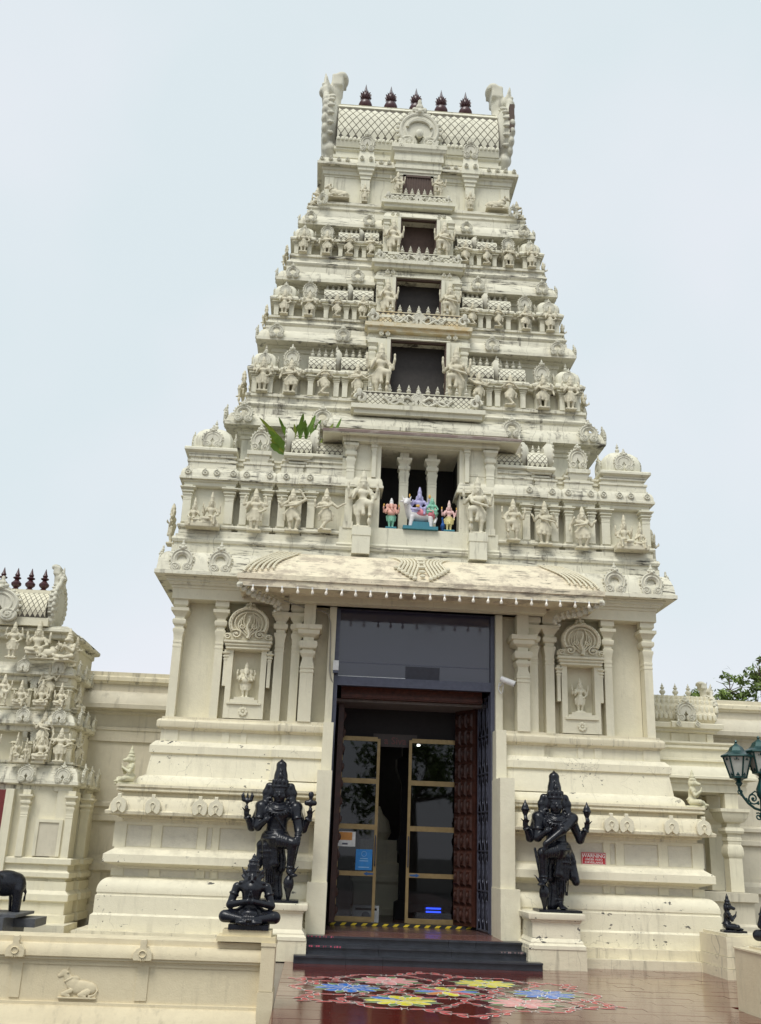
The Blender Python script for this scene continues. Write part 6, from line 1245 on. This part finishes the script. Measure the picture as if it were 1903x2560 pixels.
# ------------------------------------------------------------------ pedestals and black guardians
for e in (-1, 1):
    P_ = tag(empty('statue_pedestal', loc=(e*2.13, -1.15, 0)), 'cream moulded pedestal under the black guardian %s of the steps' % ('left' if e < 0 else 'right'), 'pedestal', 'guardian pedestals')
    MB().stack(0, .04, .43, .46, [(.02, 0), (.02, .29)]).build('plinth', M_MOULD, P_); MB().stack(0, .04, .37, .42, [(.07, .29), (.07, .34), (.04, .37), (.04, .39), (.0, .44), (0, .66), (.02, .68), (.02, .70), (.06, .71), (.07, .74), (.07, .79), (.05, .80)]).build('die', M_BASE, P_)
GL = sculpt('guardian', guardian(0), M_BLACK, .0125, .03); GR_ = sculpt('guardian', guardian(1), M_BLACK, .0125, .03, True)
for e, me, lab in ((-1, GL, 'black granite guardian statue holding a trident, left of the doorway'), (1, GR_, 'black granite guardian statue with one arm across its chest, right of the doorway')):
    t = tag(empty('guardian_statue', loc=(e*2.24, -1.12, .80)), lab, 'statue', 'black door guardians'); link('figure', me, t, (0, 0, .035)); MB().stack(-e*.06 if e < 0 else .0, -.02, .33, .24, [(0, .002), (.01, .01), (.01, .035), (0, .04)]).build('base_slab', M_BLACK, t)
PRM = sculpt('praying_figure', praying(), M_BLACK, .0075, .014)
t = tag(empty('praying_statue', loc=(-2.30, -6.05, .755)), 'black seated praying statue on the end block of the left parapet', 'statue'); link('figure', PRM, t, (0, 0, .04)); MB().box(-.215, .215, -.19, .14, 0, .05).build('base_slab', M_BLACK, t)
t = tag(empty('praying_statue', loc=(3.86, -5.55, .70)), 'black seated statue on the right parapet, cut by the photo edge', 'statue'); link('figure', PRM, t, (0, 0, .04), R(150)); MB().box(-.19, .19, -.2, .16, 0, .05).build('base_slab', M_BLACK, t)
t = tag(empty('praying_statue', loc=(4.80, -1.62, .62)), 'small black kneeling statue in profile on the low block right of the base', 'statue'); link('figure', sculpt('kneeling_figure', kneel_pray(), M_BLACK, .012, .02), t, (0, 0, .02), R(78), .54); MB().box(-.10, .24, -.11, .11, 0, .03).build('base_slab', M_BLACK, t)
# ------------------------------------------------------------------ parapets in front
PP_ = tag(empty('parapet_wall', loc=(-4.5, -6.2, -.45)), 'ochre cream parapet wall with lying bull relief in the left foreground', 'wall')
def pl(mb, nm, mat=M_PARAPET, par=PP_, off=(4.5, 6.2, .45)): mb.v = [(x+off[0], y+off[1], z+off[2]) for x, y, z in mb.v]; return mb.build(nm, mat, par)
pp = [(-9.5, -6.15), (-2.145, -6.15)]
pl(MB().sweep(pp, [(-.32, -.45), (.16, -.45), (.16, -.20), (.14, -.17), (.13, -.14), (.07, -.05), (.05, -.035), (.03, -.03), (.03, 0), (0, .005), (0, .02), (-.32, .02)]), 'foot_moulding')
pl(MB().sweep(pp, [(-.32, .02), (0, .02), (0, .39), (-.32, .39)]), 'panel_wall')
pl(MB().sweep(pp, [(-.36, .385), (.02, .385), (.02, .40), (.05, .41), (.05, .43), (.075, .44), (.075, .47), (.065, .52), (.04, .555), (0, .565), (0, .62), (-.36, .63)]), 'coping')
for x0, x1 in ((-4.735, -4.63), (-3.44, -3.315), (-6.05, -5.92), (-7.4, -7.27)): pl(MB().box(x0, x1, -6.163, -6.1, .03, .375), 'panel_post')
pl(MB().box(-9.5, -2.145, -6.162, -6.1, .355, .384), 'panel_rail')
pl(MB().box(-2.145, -2.0, -6.25, -5.75, .165, .60).box(-2.155, -1.99, -6.26, -5.74, -.45, .16), 'end_pier'); pl(MB().box(-2.15, -1.99, -6.26, -5.74, .602, .635), 'pier_cap')
pl(MB().box(-2.63, -2.0, -6.24, -5.8, .636, .69).box(-2.57, -2.05, -6.22, -5.83, .69, .754), 'statue_block', plaster('yellowed_block', (.76, .66, .43), (.70, .60, .38), .1, .2, .1))
pk = MB().slab([(.36, 0), (.40, .1), (.38, .34), (.26, .5), (.14, .56), (.12, .68), (.15, .78), (.10, .92), (-.10, .92), (-.15, .78), (-.12, .68), (-.14, .56), (-.26, .5), (-.38, .34), (-.40, .1), (-.36, 0)], -.06, .06)
pk.tube([(.14*math.cos(w), -.07, .30+.14*math.sin(w)) for w in [i*math.pi/8 for i in range(16)]], .022, 5, closed=True); pk.tube([(-.04, -.065, .16), (-.05, -.065, .0)], .015, 5); pk.tube([(.04, -.065, .16), (.05, -.065, .0)], .015, 5)
pkm = pk.mesh('coping_ornament', M_PARAPET)
for x in (-4.71, -3.385, -6.03): link('coping_ornament', pkm, PP_, (x+4.5, -.03, .42+.45), 0, (.26, .5, .23))
bl_ = link('bull_relief', SM['bull'].copy(), PP_, (-4.03+4.5, .05-.005, .035+.45), 0, (.42, .15, .40)); bl_.data.materials.clear(); bl_.data.materials.append(M_PARAPET)
PR2 = tag(empty('parapet_wall', loc=(3.15, -6.0, -.45)), 'plain cream parapet end with streaked face at the right photo edge', 'wall')
pl(MB().box(3.42, 4.6, -10.5, -5.2, -.45, .66), 'wall_block', M_PARAPET, PR2, (-3.15, 6.0, .45)); pl(MB().box(3.405, 4.61, -10.5, -5.185, .662, .68), 'coping', M_PARAPET, PR2, (-3.15, 6.0, .45)); pl(MB().box(3.56, 4.5, -6.0, -5.3, .681, .702), 'statue_block', M_PARAPET, PR2, (-3.15, 6.0, .45))
PB_ = tag(empty('low_block_wall', loc=(4.75, -1.6, 0)), 'weathered cream block wall under the small kneeling statue on the right', 'wall')
pl(MB().box(4.53, 5.3, -2.12, -1.0, -.02, .14), 'lower_course', M_MOULD, PB_, (-4.75, 1.6, 0)); pl(MB().box(4.545, 5.3, -2.10, -1.0, .145, .30), 'middle_course', M_MOULD, PB_, (-4.75, 1.6, 0)); pl(MB().box(4.56, 5.3, -2.09, -1.0, .305, .58), 'upper_course', M_MOULD, PB_, (-4.75, 1.6, 0)); pl(MB().box(4.60, 5.28, -2.04, -1.05, .582, .62), 'cap_slab', M_MOULD, PB_, (-4.75, 1.6, 0)); pl(MB().box(4.80, 7, -3.4, -2.12, -.02, .47), 'return_wall', M_MOULD, PB_, (-4.75, 1.6, 0))
# ------------------------------------------------------------------ sign, camera, cable, box
WS = tag(empty('warning_sign', loc=(3.04, -.442, 1.615)), 'red warning sign about video surveillance fixed on the right base panel', 'sign')
MB().box(-.205, .205, 0, .01, -.10, .10).build('plate', simple('sign_red', (.48, .008, .018), .35), WS)
for b in ((-.195, .195, .083, .088), (-.195, .195, -.088, -.083), (-.195, -.190, -.083, .083), (.190, .195, -.083, .083)): MB().box(b[0], b[1], -.003, 0, b[2], b[3]).build('border_line', M_WHITE, WS)
for s_, z, sz in (('WARNING', .045, .082), ('UNDER VIDEO', -.012, .046), ('SURVEILLANCE', -.058, .046)): link('lettering', text_mesh('lettering', s_, sz, M_WHITE, .001), WS, M=Matrix.Translation((0, -.003, z)) @ RX)
CC = tag(empty('security_camera', loc=(1.52, -.03, 4.55)), 'white bullet security camera on the right door jamb', 'security camera')
Mc = Matrix.Rotation(R(18), 4, 'Y') @ Matrix.Rotation(R(25), 4, 'Z')
MB().lathe((0, 0, 0), [(.02, 0), (.052, .01), (.055, .26), (.05, .28)], 16, M=Matrix.Translation((.0, -.14, .06)) @ Matrix.Rotation(R(112), 4, Vector((.35, 1, 0)))).build('housing', M_WHITE, CC)
MB().lathe((0, 0, .27), [(.046, 0), (.046, .015), (.03, .016), (.028, .005)], 16, M=Matrix.Translation((.0, -.14, .06)) @ Matrix.Rotation(R(112), 4, Vector((.35, 1, 0)))).build('lens', simple('lens_black', (.01, .01, .012), .1), CC)
MB().tube([(0, .0, -.05), (.02, -.06, -.05), (.06, -.13, 0)], .018, 6).build('bracket', M_WHITE, CC); MB().tube([(.0, -.02, 0), (-.02, -.05, -.12), (.03, -.05, -.2), (.06, -.04, -.16), (.07, -.07, -.02)], .009, 6).build('cable', M_WHITE, CC)
JB = tag(empty('junction_box', loc=(-1.43, -.04, 4.72)), 'small white junction box on the left door frame', 'box'); MB().box(-.05, .05, -.06, .06, -.085, .09).build('case', M_WHITE, JB); MB().box(-.045, .045, -.05, .06, -.13, -.086).build('base', M_FRAME, JB)
cbl = [(-2.42, -.38, 5.79), (-2.0, -.05, 5.74), (-1.75, -.04, 5.72), (-1.62, -.05, 5.66), (-1.565, -.05, 5.5), (-1.55, -.05, 5.2), (-1.54, -.05, 4.85), (-1.535, -.05, 4.62), (-1.51, -.05, 4.5), (-1.47, -.02, 4.42)]
tag(MB().tube(cbl, .011, 6).build('wall_cable', simple('grey_cable', (.32, .30, .26), .6)), 'thin grey cable running down beside the left door jamb', 'cable')

# ------------------------------------------------------------------ walls joining the tower
def joinwall(x0, x1, lab, y=2.0):
    W_ = tag(empty('boundary_wall', loc=((x0+x1)/2, y, 0)), lab, 'wall'); p = [(x0, y), (x1, y)]
    def s_(nm, prof, mat=M_BACKWALL):
        mb = MB().sweep(p, [(-.5, prof[0][1])] + prof + [(-.5, prof[-1][1])]); mb.v = [(a-(x0+x1)/2, b-y, c) for a, b, c in mb.v]; mb.build(nm, mat, W_)
    s_('wall', [(0, -.02), (0, 3.45)]); s_('base_moulding', [(.12, .0), (.12, .5), (.06, .55), (.06, 1.05), (.14, 1.10), (.14, 1.22), (.05, 1.30), (.05, 1.36)]); s_('string_course', [(.03, 1.95), (.06, 1.97), (.06, 2.05), (.03, 2.06), (.03, 2.20), (.08, 2.22), (.08, 2.28), (0, 2.32)])
    s_('frieze', [(.04, 3.42), (.04, 3.62), (.06, 3.63), (.06, 3.69), (.03, 3.70), (.03, 3.92), (.08, 3.95), (.08, 4.0)]); s_('cornice', [(.1, 3.99), (.30, 4.02), (.31, 4.10), (.29, 4.11), (.27, 4.19), (.20, 4.30), (.10, 4.36), (.05, 4.37)]); s_('attic', [(.02, 4.36), (.02, 4.52)]); s_('coping', [(.05, 4.515), (.06, 4.55), (.10, 4.57), (.10, 4.64), (.06, 4.67), (.06, 4.74), (.02, 4.75)], M_MOULD)
joinwall(-9.5, -4.2, 'weathered cream wall between the left shrine and the tower'); joinwall(4.2, 14.0, 'cream boundary wall right of the tower behind the lamp')
# ------------------------------------------------------------------ porch and wagon-roofed pavilion on the right
PV = tag(empty('side_porch', loc=(5.6, .5, 0)), 'cream side porch with square column and small wagon-vault roof right of the tower', 'porch')
def pv(mb, nm, mat=M_WALL): mb.v = [(x-5.6, y-.5, z) for x, y, z in mb.v]; return mb.build(nm, mat, PV)
def roundsq(prof, cx, cy, hx, hy): return MB().stack(cx, cy, hx, hy, prof)
pv(roundsq([(0, 1.15), (0, 1.72), (.01, 1.73), (.03, 1.80), (.02, 1.90), (-.005, 1.95), (.0, 1.97), (.0, 2.0), (.01, 2.01), (.01, 2.06), (.0, 2.07), (0, 2.12), (.04, 2.14), (.055, 2.18), (.04, 2.23), (.0, 2.25), (0, 2.31), (.06, 2.33), (.11, 2.40), (.13, 2.50), (.15, 2.505), (.15, 2.56), (0, 2.565), (0, 2.83)], 5.86, .62, .12, .12), 'column'); pv(roundsq([(0, 1.15), (0, 2.1), (.055, 2.18), (0, 2.25), (0, 2.31), (.11, 2.40), (.13, 2.50), (.15, 2.56), (0, 2.565), (0, 2.83)], 5.86, 1.5, .12, .12), 'column')
pv(MB().box(4.3, 6.15, .48, 2.0, 2.835, 2.98), 'beam'); pv(MB().box(4.3, 6.16, .44, 2.0, 2.98, 3.05), 'beam_moulding')
pv(MB().sweep([(4.3, .5), (6.15, .5), (6.15, 2.0)], [(0, 3.05), (.16, 3.055), (.17, 3.06), (.17, 3.10), (.15, 3.11), (.13, 3.19), (.05, 3.28), (0, 3.285), (-.4, 3.29)]), 'cornice')
pv(MB().sweep([(4.3, .85), (6.05, .85), (6.05, 2.0)], [(0, 3.28), (0, 3.40), (.04, 3.41), (.04, 3.45), (.0, 3.46), (.0, 3.62), (.05, 3.64), (.05, 3.68), (.02, 3.69), (.06, 3.73), (.06, 3.76), (-.4, 3.77)]), 'attic_band')
pv(MB().sweep([(4.3, 1.02), (5.80, 1.02), (5.80, 2.0)], [(0, 3.76), (0, 3.93), (.03, 3.94), (.08, 3.96), (.08, 4.0), (.16, 4.02), (.17, 4.10), (.13, 4.12), (-.3, 4.13)]), 'pavilion_wall')
for x in (4.5, 5.05, 5.40, 5.74): pv(MB().box(x-.06, x+.06, .99, 1.1, 3.77, 3.93), 'pavilion_post')
pv(MB().sweep([(4.95, 1.0), (5.5, 1.0)], [(0, 4.0), (.20, 4.02), (.21, 4.11), (.15, 4.14), (-.1, 4.14)]), 'pavilion_cornice')
prv = vault(0, 0, 1.5, .46, 4.12, .56); pv(vault_mesh(MB(), 4.3, 5.86, prv), 'pavilion_vault', M_MOULD)
for r in range(4):
    sh_ = MB()
    for i in range(17):
        t = .16+.17*r; L = [0]
        for k in range(len(prv)-1): L.append(L[-1]+math.dist(prv[k], prv[k+1]))
        s_ = t*L[-1]; k = max(j for j in range(len(prv)-1) if L[j] <= s_); u = (s_-L[k])/(L[k+1]-L[k]); sh_.ball((4.33+i*.095+(.047 if r % 2 else 0), prv[k][0]*(1-u)+prv[k+1][0]*u, prv[k][1]*(1-u)+prv[k+1][1]*u), (.045, .035, .07), 7, 4)
    pv(sh_, 'shingle_row', M_WALL)
pv(MB().box(4.3, 5.86, 1.38, 1.62, 4.62, 4.70), 'pavilion_ridge')
for x in (4.78, 5.04, 5.30, 5.56): link('finial', ME_FIN, PV, (x-5.6, 1.5-.5, 4.70), 0, (.20, .20, .26))
link('horseshoe_ornament', ME_KUDU2, PV, (5.25-5.6, .90-.5, 4.13), 0, (.40, .5, .38)); link('end_gable', ME_HORN, PV, (5.80-5.6-2.0*.38, 1.0-3.6*.46, 4.08-18.0*.30), 0, (.38, .46, .30))
for x in (5.07, 5.43): link('rosette', ME_ROSE, PV, (x-5.6, .79-.5, 4.08), 0, (.11, .2, .11))
pv(MB().sweep([(4.3, .30), (6.05, .30), (6.05, 2.0)], [(.06, -.02), (.06, .42), (.03, .44), (.03, .50), (.08, .52), (.08, .60), (0, .64), (0, .98), (.06, 1.0), (.06, 1.14), (-.4, 1.15)]), 'podium', M_BACKWALL)
# ------------------------------------------------------------------ small shrine on the left
SH = tag(empty('small_shrine', loc=(-7.65, .4, 0)), 'small cream shrine tower crowded with figures at the left photo edge', 'shrine')
def so(nm, mb, mat=M_WALL): return mb.build(nm, mat, SH)
def spath(W, y0, bays=True): return ([(-W, 2.6-y0*.3), (-W, y0), (-W+.28, y0), (-W+.28, y0+.05), (W-.28, y0+.05), (W-.28, y0), (W, y0), (W, y0+.50), (W-.05, y0+.50), (W-.05, y0+.78), (W+.04, y0+.78), (W+.04, 2.6)])
def sw(nm, W, y0, prof, mat=M_WALL): so(nm, MB().sweep(spath(W, y0), [(-.2, prof[0][1])] + prof + [(-.2, prof[-1][1])]), mat)
sw('base', 1.84, 0, [(.10, .28), (.10, .40), (.06, .41), (.06, .60), (.11, .62), (.11, .72), (.04, .78), (.04, .92), (.0, .93), (.0, .96), (.07, .99), (.07, 1.06), (.02, 1.10), (.02, 1.18), (.08, 1.20), (.08, 1.28), (.04, 1.30)])
sw('wall', 1.80, .03, [(0, 1.29), (0, 2.40)]); so('platform', MB().box(-2.3, 2.05, -.55, .4, .02, .28)); so('platform', MB().box(-2.2, 2.6, -.15, .6, .02, .18))
so('niche_frame', MB().box(1.22, 1.28, -.005, .1, 1.32, 1.87).box(1.62, 1.68, -.005, .1, 1.32, 1.87).box(1.22, 1.68, -.005, .1, 1.87, 1.92)); so('niche_back', MB().box(1.28, 1.62, .015, .07, 1.32, 1.87), M_BACKWALL)
for x0, x1 in ((.95, 1.07), (1.72, 1.84)): so('pilaster', pilaster(MB(), x0, x1, -.03, .12, 1.30, 2.40, .8))
so('pilaster', MB().stack(1.86, .85, .07, .07, [(o*.45, 1.30+z*1.1) for o, z in PIL]))
so('door_jamb', MB().box(.66, .80, -.06, .1, .3, 2.40)); so('door_panel', MB().box(-.66, .66, -.01, .05, .3, 2.38), simple('maroon_door', (.16, .02, .02), .5))
def stier(zc0, zc1, W, y0, nm='cornice'): sw(nm, W, y0, [(0, zc0-.12), (.02, zc0-.10), (.02, zc0-.03), (.10, zc0-.02), (.13, zc0), (.13, zc0+.05), (.11, zc0+.06), (.08, zc0+(zc1-zc0)*.7), (.02, zc1), (-.05, zc1)], M_TMOULD)
stier(2.50, 2.78, 1.74, .06); stier(3.52, 3.72, 1.52, .16); stier(4.42, 4.60, 1.36, .26); stier(5.22, 5.34, 1.20, .30)
sw('storey_wall', 1.54, .36, [(0, 2.76), (0, 3.42)]); sw('storey_wall', 1.38, .44, [(0, 3.70), (0, 4.32)]); sw('storey_wall', 1.18, .48, [(0, 4.58), (0, 5.12)])
sw('storey_base', 1.66, .14, [(.05, 2.76), (.05, 2.82), (.0, 2.83), (.03, 2.86), (.03, 2.89), (-.1, 2.90)], M_TMOULD); sw('storey_base', 1.46, .22, [(.05, 3.70), (.05, 3.76), (0, 3.77), (.03, 3.80), (.03, 3.83), (-.1, 3.84)], M_TMOULD); sw('storey_base', 1.28, .30, [(.05, 4.58), (.05, 4.64), (0, 4.65), (-.1, 4.66)], M_TMOULD)
for z0, W, y0, k in ((2.88, 1.60, .18, 1.), (3.82, 1.44, .26, .92)):
    for x in (W-.38, W-.02): so('pilaster', pilaster(MB(), x-.04, x+.04, y0-.03, .1, z0, z0+.36, .8))
    so('shrine_eave', eave_block(W-.20, y0+.22, .22, .22, z0+.34, z0+.42, .04)); o = link('dome', dome(.22, .26).mesh('dome', M_WALL), SH, (W-.20, y0+.22, z0+.42)); fin_row(SH, [W-.2], y0+.22, z0+.66, .12)
    for x in (W-.72, W-1.0): so('pilaster', pilaster(MB(), x-.04, x+.04, y0-.02, .1, z0, z0+.34, .8))
    so('niche_block', MB().box(W-.75, W-.45, y0+.02, y0+.2, z0+.30, z0+.36)); link('horseshoe_ornament', ME_KUDU2, SH, (W-.60, y0+.05, z0+.34), 0, (.30, .3, .26))
    link('gable_arch', ME_GAB, SH, (W-.80, y0+.2, z0+.36), math.pi, (.2, .5, .34))
for z, W, y0, k in ((2.52, 1.74, -.03, .30), (3.54, 1.52, .05, .27), (4.44, 1.36, .15, .25)):
    for x in (W-.15, W-.78): link('horseshoe_ornament', ME_KUDU2, SH, (x, y0-.02, z), 0, (k, .3, k*.9))
    for yy in (.25, .8, 1.4): link('horseshoe_ornament', ME_KUDU2, SH, (W+.14, y0+yy, z), math.pi/2, (k, .3, k*.9))
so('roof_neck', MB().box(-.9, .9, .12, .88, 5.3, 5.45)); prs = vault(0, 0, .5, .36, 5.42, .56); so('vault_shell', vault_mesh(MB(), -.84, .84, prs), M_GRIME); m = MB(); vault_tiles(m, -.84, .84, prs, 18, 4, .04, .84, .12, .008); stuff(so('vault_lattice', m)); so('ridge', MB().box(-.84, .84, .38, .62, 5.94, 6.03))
link('end_gable', ME_HORN, SH, (.80-2.0*.45, .5-3.6*.45, 5.32-18.0*.40), 0, (.45, .45, .40))
link('roof_medallion', ME_KUDU2, SH, (0, .06, 5.34), 0, (.78, .6, .62))
kf = MB().lathe((0, 0, 0), [(.05, 0), (.075, .02), (.04, .05), (.09, .10), (.095, .14), (.05, .19), (.035, .21), (.075, .235), (.075, .25), (.035, .27), (.05, .30), (.03, .34), (.004, .44)], 12).mesh('shrine_finial', M_MAROON)
for i, x in enumerate((-7.03, -7.29, -7.55, -7.81)): tag(link('shrine_finial', kf, None, (x, .9, 6.03)), 'dark maroon ringed finial on the left shrine ridge, %s from its end gable' % ('first', 'second', 'third', 'fourth')[i], 'finial', 'finials on the left shrine')
gsh_ = 'figures on the left shrine'
for key, x, y, z, h, lab, rz, sx in (
    ('sitting', -6.87, .55, 4.70, .68, 'cream seated figure at the top left of the small shrine', 0, .9), ('kneel', -6.30, .52, 4.66, .55, 'cream praying figure beside the lying bull on the small shrine', R(-20), 1), ('bull_m', -6.62, .48, 4.67, .40, 'small cream lying bull on the top ledge of the small shrine', 0, 1),
    ('dancer', -6.60, .62, 3.98, .58, 'cream standing figure rising behind the haloed figure on the upper shrine storey', 0, 1), ('halo', -6.65, .50, 3.80, .50, 'cream haloed seated figure on the upper storey of the small shrine', 0, .8), ('sitting', -7.02, .50, 3.80, .48, 'cream seated figure left of the haloed one on the upper shrine storey', 0, .8), ('sitting', -6.31, .50, 3.82, .44, 'cream seated figure before the upper dome of the small shrine', 0, .8),
    ('dancer_m', -6.53, .52, 3.10, .60, 'cream standing figure rising behind the haloed figure on the lower shrine storey', 0, 1), ('couple', -6.86, .40, 2.85, .50, 'cream rider group at the left of the lower shrine storey', 0, .5), ('halo', -6.50, .40, 2.86, .52, 'cream haloed seated figure on the lower storey of the small shrine', 0, .8), ('atlas', -6.18, .40, 2.89, .52, 'cream standing figure before the lower dome of the small shrine', 0, 1.2),
    ('guard', -7.32, .45, 3.82, .5, 'cream standing guardian left of the seated figures on the upper shrine storey', 0, 1), ('guard', -7.34, .35, 2.85, .52, 'cream standing guardian at the photo edge on the lower shrine storey', 0, 1), ('atlas', -7.30, .5, 4.68, .60, 'cream standing figure beside the small dark window at the top of the left shrine', 0, 1),
    ('guard', -5.98, .9, 2.86, .55, 'cream figure on the shaded side of the lower shrine storey', R(80), 1), ('sitting', -6.10, .95, 3.80, .46, 'cream figure on the shaded side of the upper shrine storey', R(80), 1), ('outreach', -6.28, 1.0, 4.64, .52, 'cream figure on the shaded side of the top shrine storey', R(80), 1)):
    statue('shrine_figure', key, (x, y-.05, z), h*1.12, lab, 'statue', gsh_, rz, None, sx*1.05)
# elephant on its plinth
EL = tag(empty('elephant_statue', loc=(-6.35, -1.1, .02)), 'black stone elephant on a grey plinth before the left shrine', 'statue')
link('elephant', sculpt('elephant', elephant(), M_BLACK, .022, .05), EL, (-.12, .0, .50), R(-62), .64); MB().box(-.45, .36, -.55, .5, .46, .50).build('top_slab', M_GREYPLINTH, EL); MB().box(-.5, .22, -.65, .55, .0, .46).build('plinth', M_GREYPLINTH, EL); MB().box(-.5, .54, -.1, .6, .30, .42).build('step_slab', M_GREYPLINTH, EL)
# ------------------------------------------------------------------ lamp
LP = tag(empty('street_lamp', loc=(4.02, -5.0, -.45)), 'dark green ornate lamp post with lanterns at the right photo edge', 'lamp')
M_LGL = simple('frosted_lantern_glass', (.42, .44, .40), .25, var=.1)
MB().lathe((0, 0, 0), [(.16, 0), (.16, .3), (.10, .4), (.06, .6), (.05, 2.6), (.07, 2.65), (.05, 2.7), (.045, 2.85), (.075, 2.9), (.08, 2.98), (.05, 3.05), (.03, 3.12), (.05, 3.16)], 14).build('post', M_GREEN, LP)
def lantern(loc, rz):
    L = empty('lantern', LP, loc); L.rotation_euler = (0, 0, rz); n = 6
    MB().lathe((0, 0, 0), [(.195, .26), (.20, .27), (.195, .285), (.13, .315), (.10, .345), (.08, .385), (.03, .42), (.012, .44), (.02, .455), (.004, .48)], n).build('roof', M_GREEN, L)
    MB().lathe((0, 0, 0), [(.092, .02), (.162, .262)], n).build('glass', M_LGL, L); MB().lathe((0, 0, 0), [(.02, -.10), (.045, -.06), (.03, -.04), (.06, -.015), (.11, .0), (.11, .022), (.02, .024)], n).build('bowl', M_GREEN, L)
    for k in range(n):
        a = 2*math.pi*(k+.5)/n; MB().tube([(.098*math.cos(a), .098*math.sin(a), .01), (.172*math.cos(a), .172*math.sin(a), .27)], .011, 4).build('glazing_bar', M_GREEN, L)
    fl_ = MB()
    for k in range(n):
        a = 2*math.pi*(k)/n; 
        for (r, z, s_) in ((.090, .05, .022), (.143, .235, .018)): fl_.ball((r*math.cos(a), r*math.sin(a), z), (s_*.6, s_*.6, s_), 6, 4); fl_.ball((r*math.cos(a+.16), r*math.sin(a+.16), z-.01), s_*.45, 5, 3); fl_.ball((r*math.cos(a-.16), r*math.sin(a-.16), z-.01), s_*.45, 5, 3)
    fl_.build('leaf_trim', M_GREEN, L); return L
for (dx, dy, rz) in ((-.31, -.02, .1), (.31, .02, .1)): lantern((dx, dy, 3.10), rz)
lantern((0, .0, 3.17), .2)
for e in (-1, 1):
    m = MB(); m.tube([(e*x, 0, z) for x, z in ((.05, 2.72), (.12, 2.74), (.20, 2.80), (.26, 2.88), (.30, 2.96), (.31, 3.02))], .016, 6); m.tube(spiral(e*.13, 2.86, .075, 1.6, e, 0, 20, 3.6), .011, 5); m.tube(spiral(e*.08, 2.64, .05, 1.4, e, 0, 16, 1), .010, 5); m.tube([(e*.05, 0, 2.92), (e*.10, 0, 2.95), (e*.17, 0, 2.90), (e*.2, 0, 2.82)], .010, 5); m.tube(spiral(e*.30, 2.93, .035, 1.3, -e, 0, 12, 0), .009, 5)
    for (x, z) in ((.22, 2.85), (.28, 2.90), (.07, 2.80), (.13, 2.86)): m.ball((e*x, 0, z), .018, 6, 4)
    m.build('scroll_arm', M_GREEN, LP)
# ------------------------------------------------------------------ trees
def tree(name, loc, h, clumps, lab, seed, ls=.16, nl=420, grp=None):
    rnd = random.Random(seed); T = tag(empty(name, loc=loc), lab, 'tree', grp); tr = MB(); fork = Vector((0, 0, h*.45))
    tr.tube([(0, 0, 0), (.1, .05, h*.2), tuple(fork)], [h*.035, h*.028, h*.02], 8)
    for c in clumps:
        c_ = Vector(c[:3]); mid = (fork+c_)/2 + Vector((rnd.uniform(-.3, .3), rnd.uniform(-.3, .3), -.2)); tr.tube([tuple(fork), tuple(mid), tuple(c_)], [h*.014, h*.009, h*.004], 6)
        for _ in range(7): d = Vector((rnd.gauss(0, 1), rnd.gauss(0, 1), rnd.gauss(.4, .7))).normalized()*c[3]; tr.tube([tuple(c_-d*.2), tuple(c_+d*.5+Vector((0, 0, .1))), tuple(c_+d*1.02)], [h*.003, h*.002, h*.001], 4)
    tr.build('trunk', M_BARK, T); lv = []; lf_ = []
    for c in clumps:
        sub = [Vector((rnd.gauss(0, .5), rnd.gauss(0, .5), rnd.gauss(0, .38)))*c[3] for _ in range(9)]
        for k in range(int(nl*c[3]**2)):
            s0 = rnd.choice(sub); p_ = Vector(c[:3]) + s0 + Vector((rnd.gauss(0, .2), rnd.gauss(0, .2), rnd.gauss(0, .15)))*c[3]
            a = Vector((rnd.gauss(0, 1), rnd.gauss(0, 1), rnd.gauss(0, .7))).normalized(); b = a.cross(Vector((rnd.gauss(0, 1), rnd.gauss(0, 1), rnd.gauss(0, 1)))).normalized(); L = ls*rnd.uniform(.6, 1.2); n0 = len(lv)
            lv += [tuple(p_-a*L), tuple(p_+b*L*.35), tuple(p_+a*L), tuple(p_-b*L*.35)]; lf_.append((n0, n0+1, n0+2, n0+3))
    me = bpy.data.meshes.new('crown'); me.from_pydata(lv, [], lf_); me.materials.append(M_LEAF); link('crown', me, T); return T
tree('gum_tree', (16.2, 21, 0), 9, [(-.35, 0, 8.75, .7), (.7, .3, 8.6, .9), (-.5, .2, 7.5, .6), (.5, -.3, 7.5, .8), (1.4, .4, 7.8, 1.1), (.3, .3, 9.2, .7)], 'tall gum tree with loose leaf clumps at the right photo edge', 3, .13, 800)
tree('gum_tree', (13.6, 20.5, 0), 7.5, [(-.25, 0, 7.6, .75), (.75, 0, 8.05, .7), (-.85, .1, 7.35, .6), (.3, .3, 7.3, .75), (1.2, .2, 7.5, .5), (-.5, -.2, 7.2, .6)], 'lower gum tree just above the right boundary wall', 5, .13, 1300)
for i, (x, y, h) in enumerate(((-9, -34, 9), (4, -40, 11), (13, -36, 10), (-20, -38, 11))):
    rnd = random.Random(40+i); tree('street_tree', (x, y, -.45), h, [(rnd.gauss(0, 1.8), rnd.gauss(0, 1.2), h*.62+rnd.gauss(0, 1.3), 1.7) for _ in range(7)], ('leafy tree across the street mirrored in the left glass door', 'leafy tree across the street mirrored in the right glass door', 'leafy tree across the street to the right behind the viewer', 'leafy tree across the street far left behind the viewer')[i], 50+i, .3, 110, 'trees across the street')
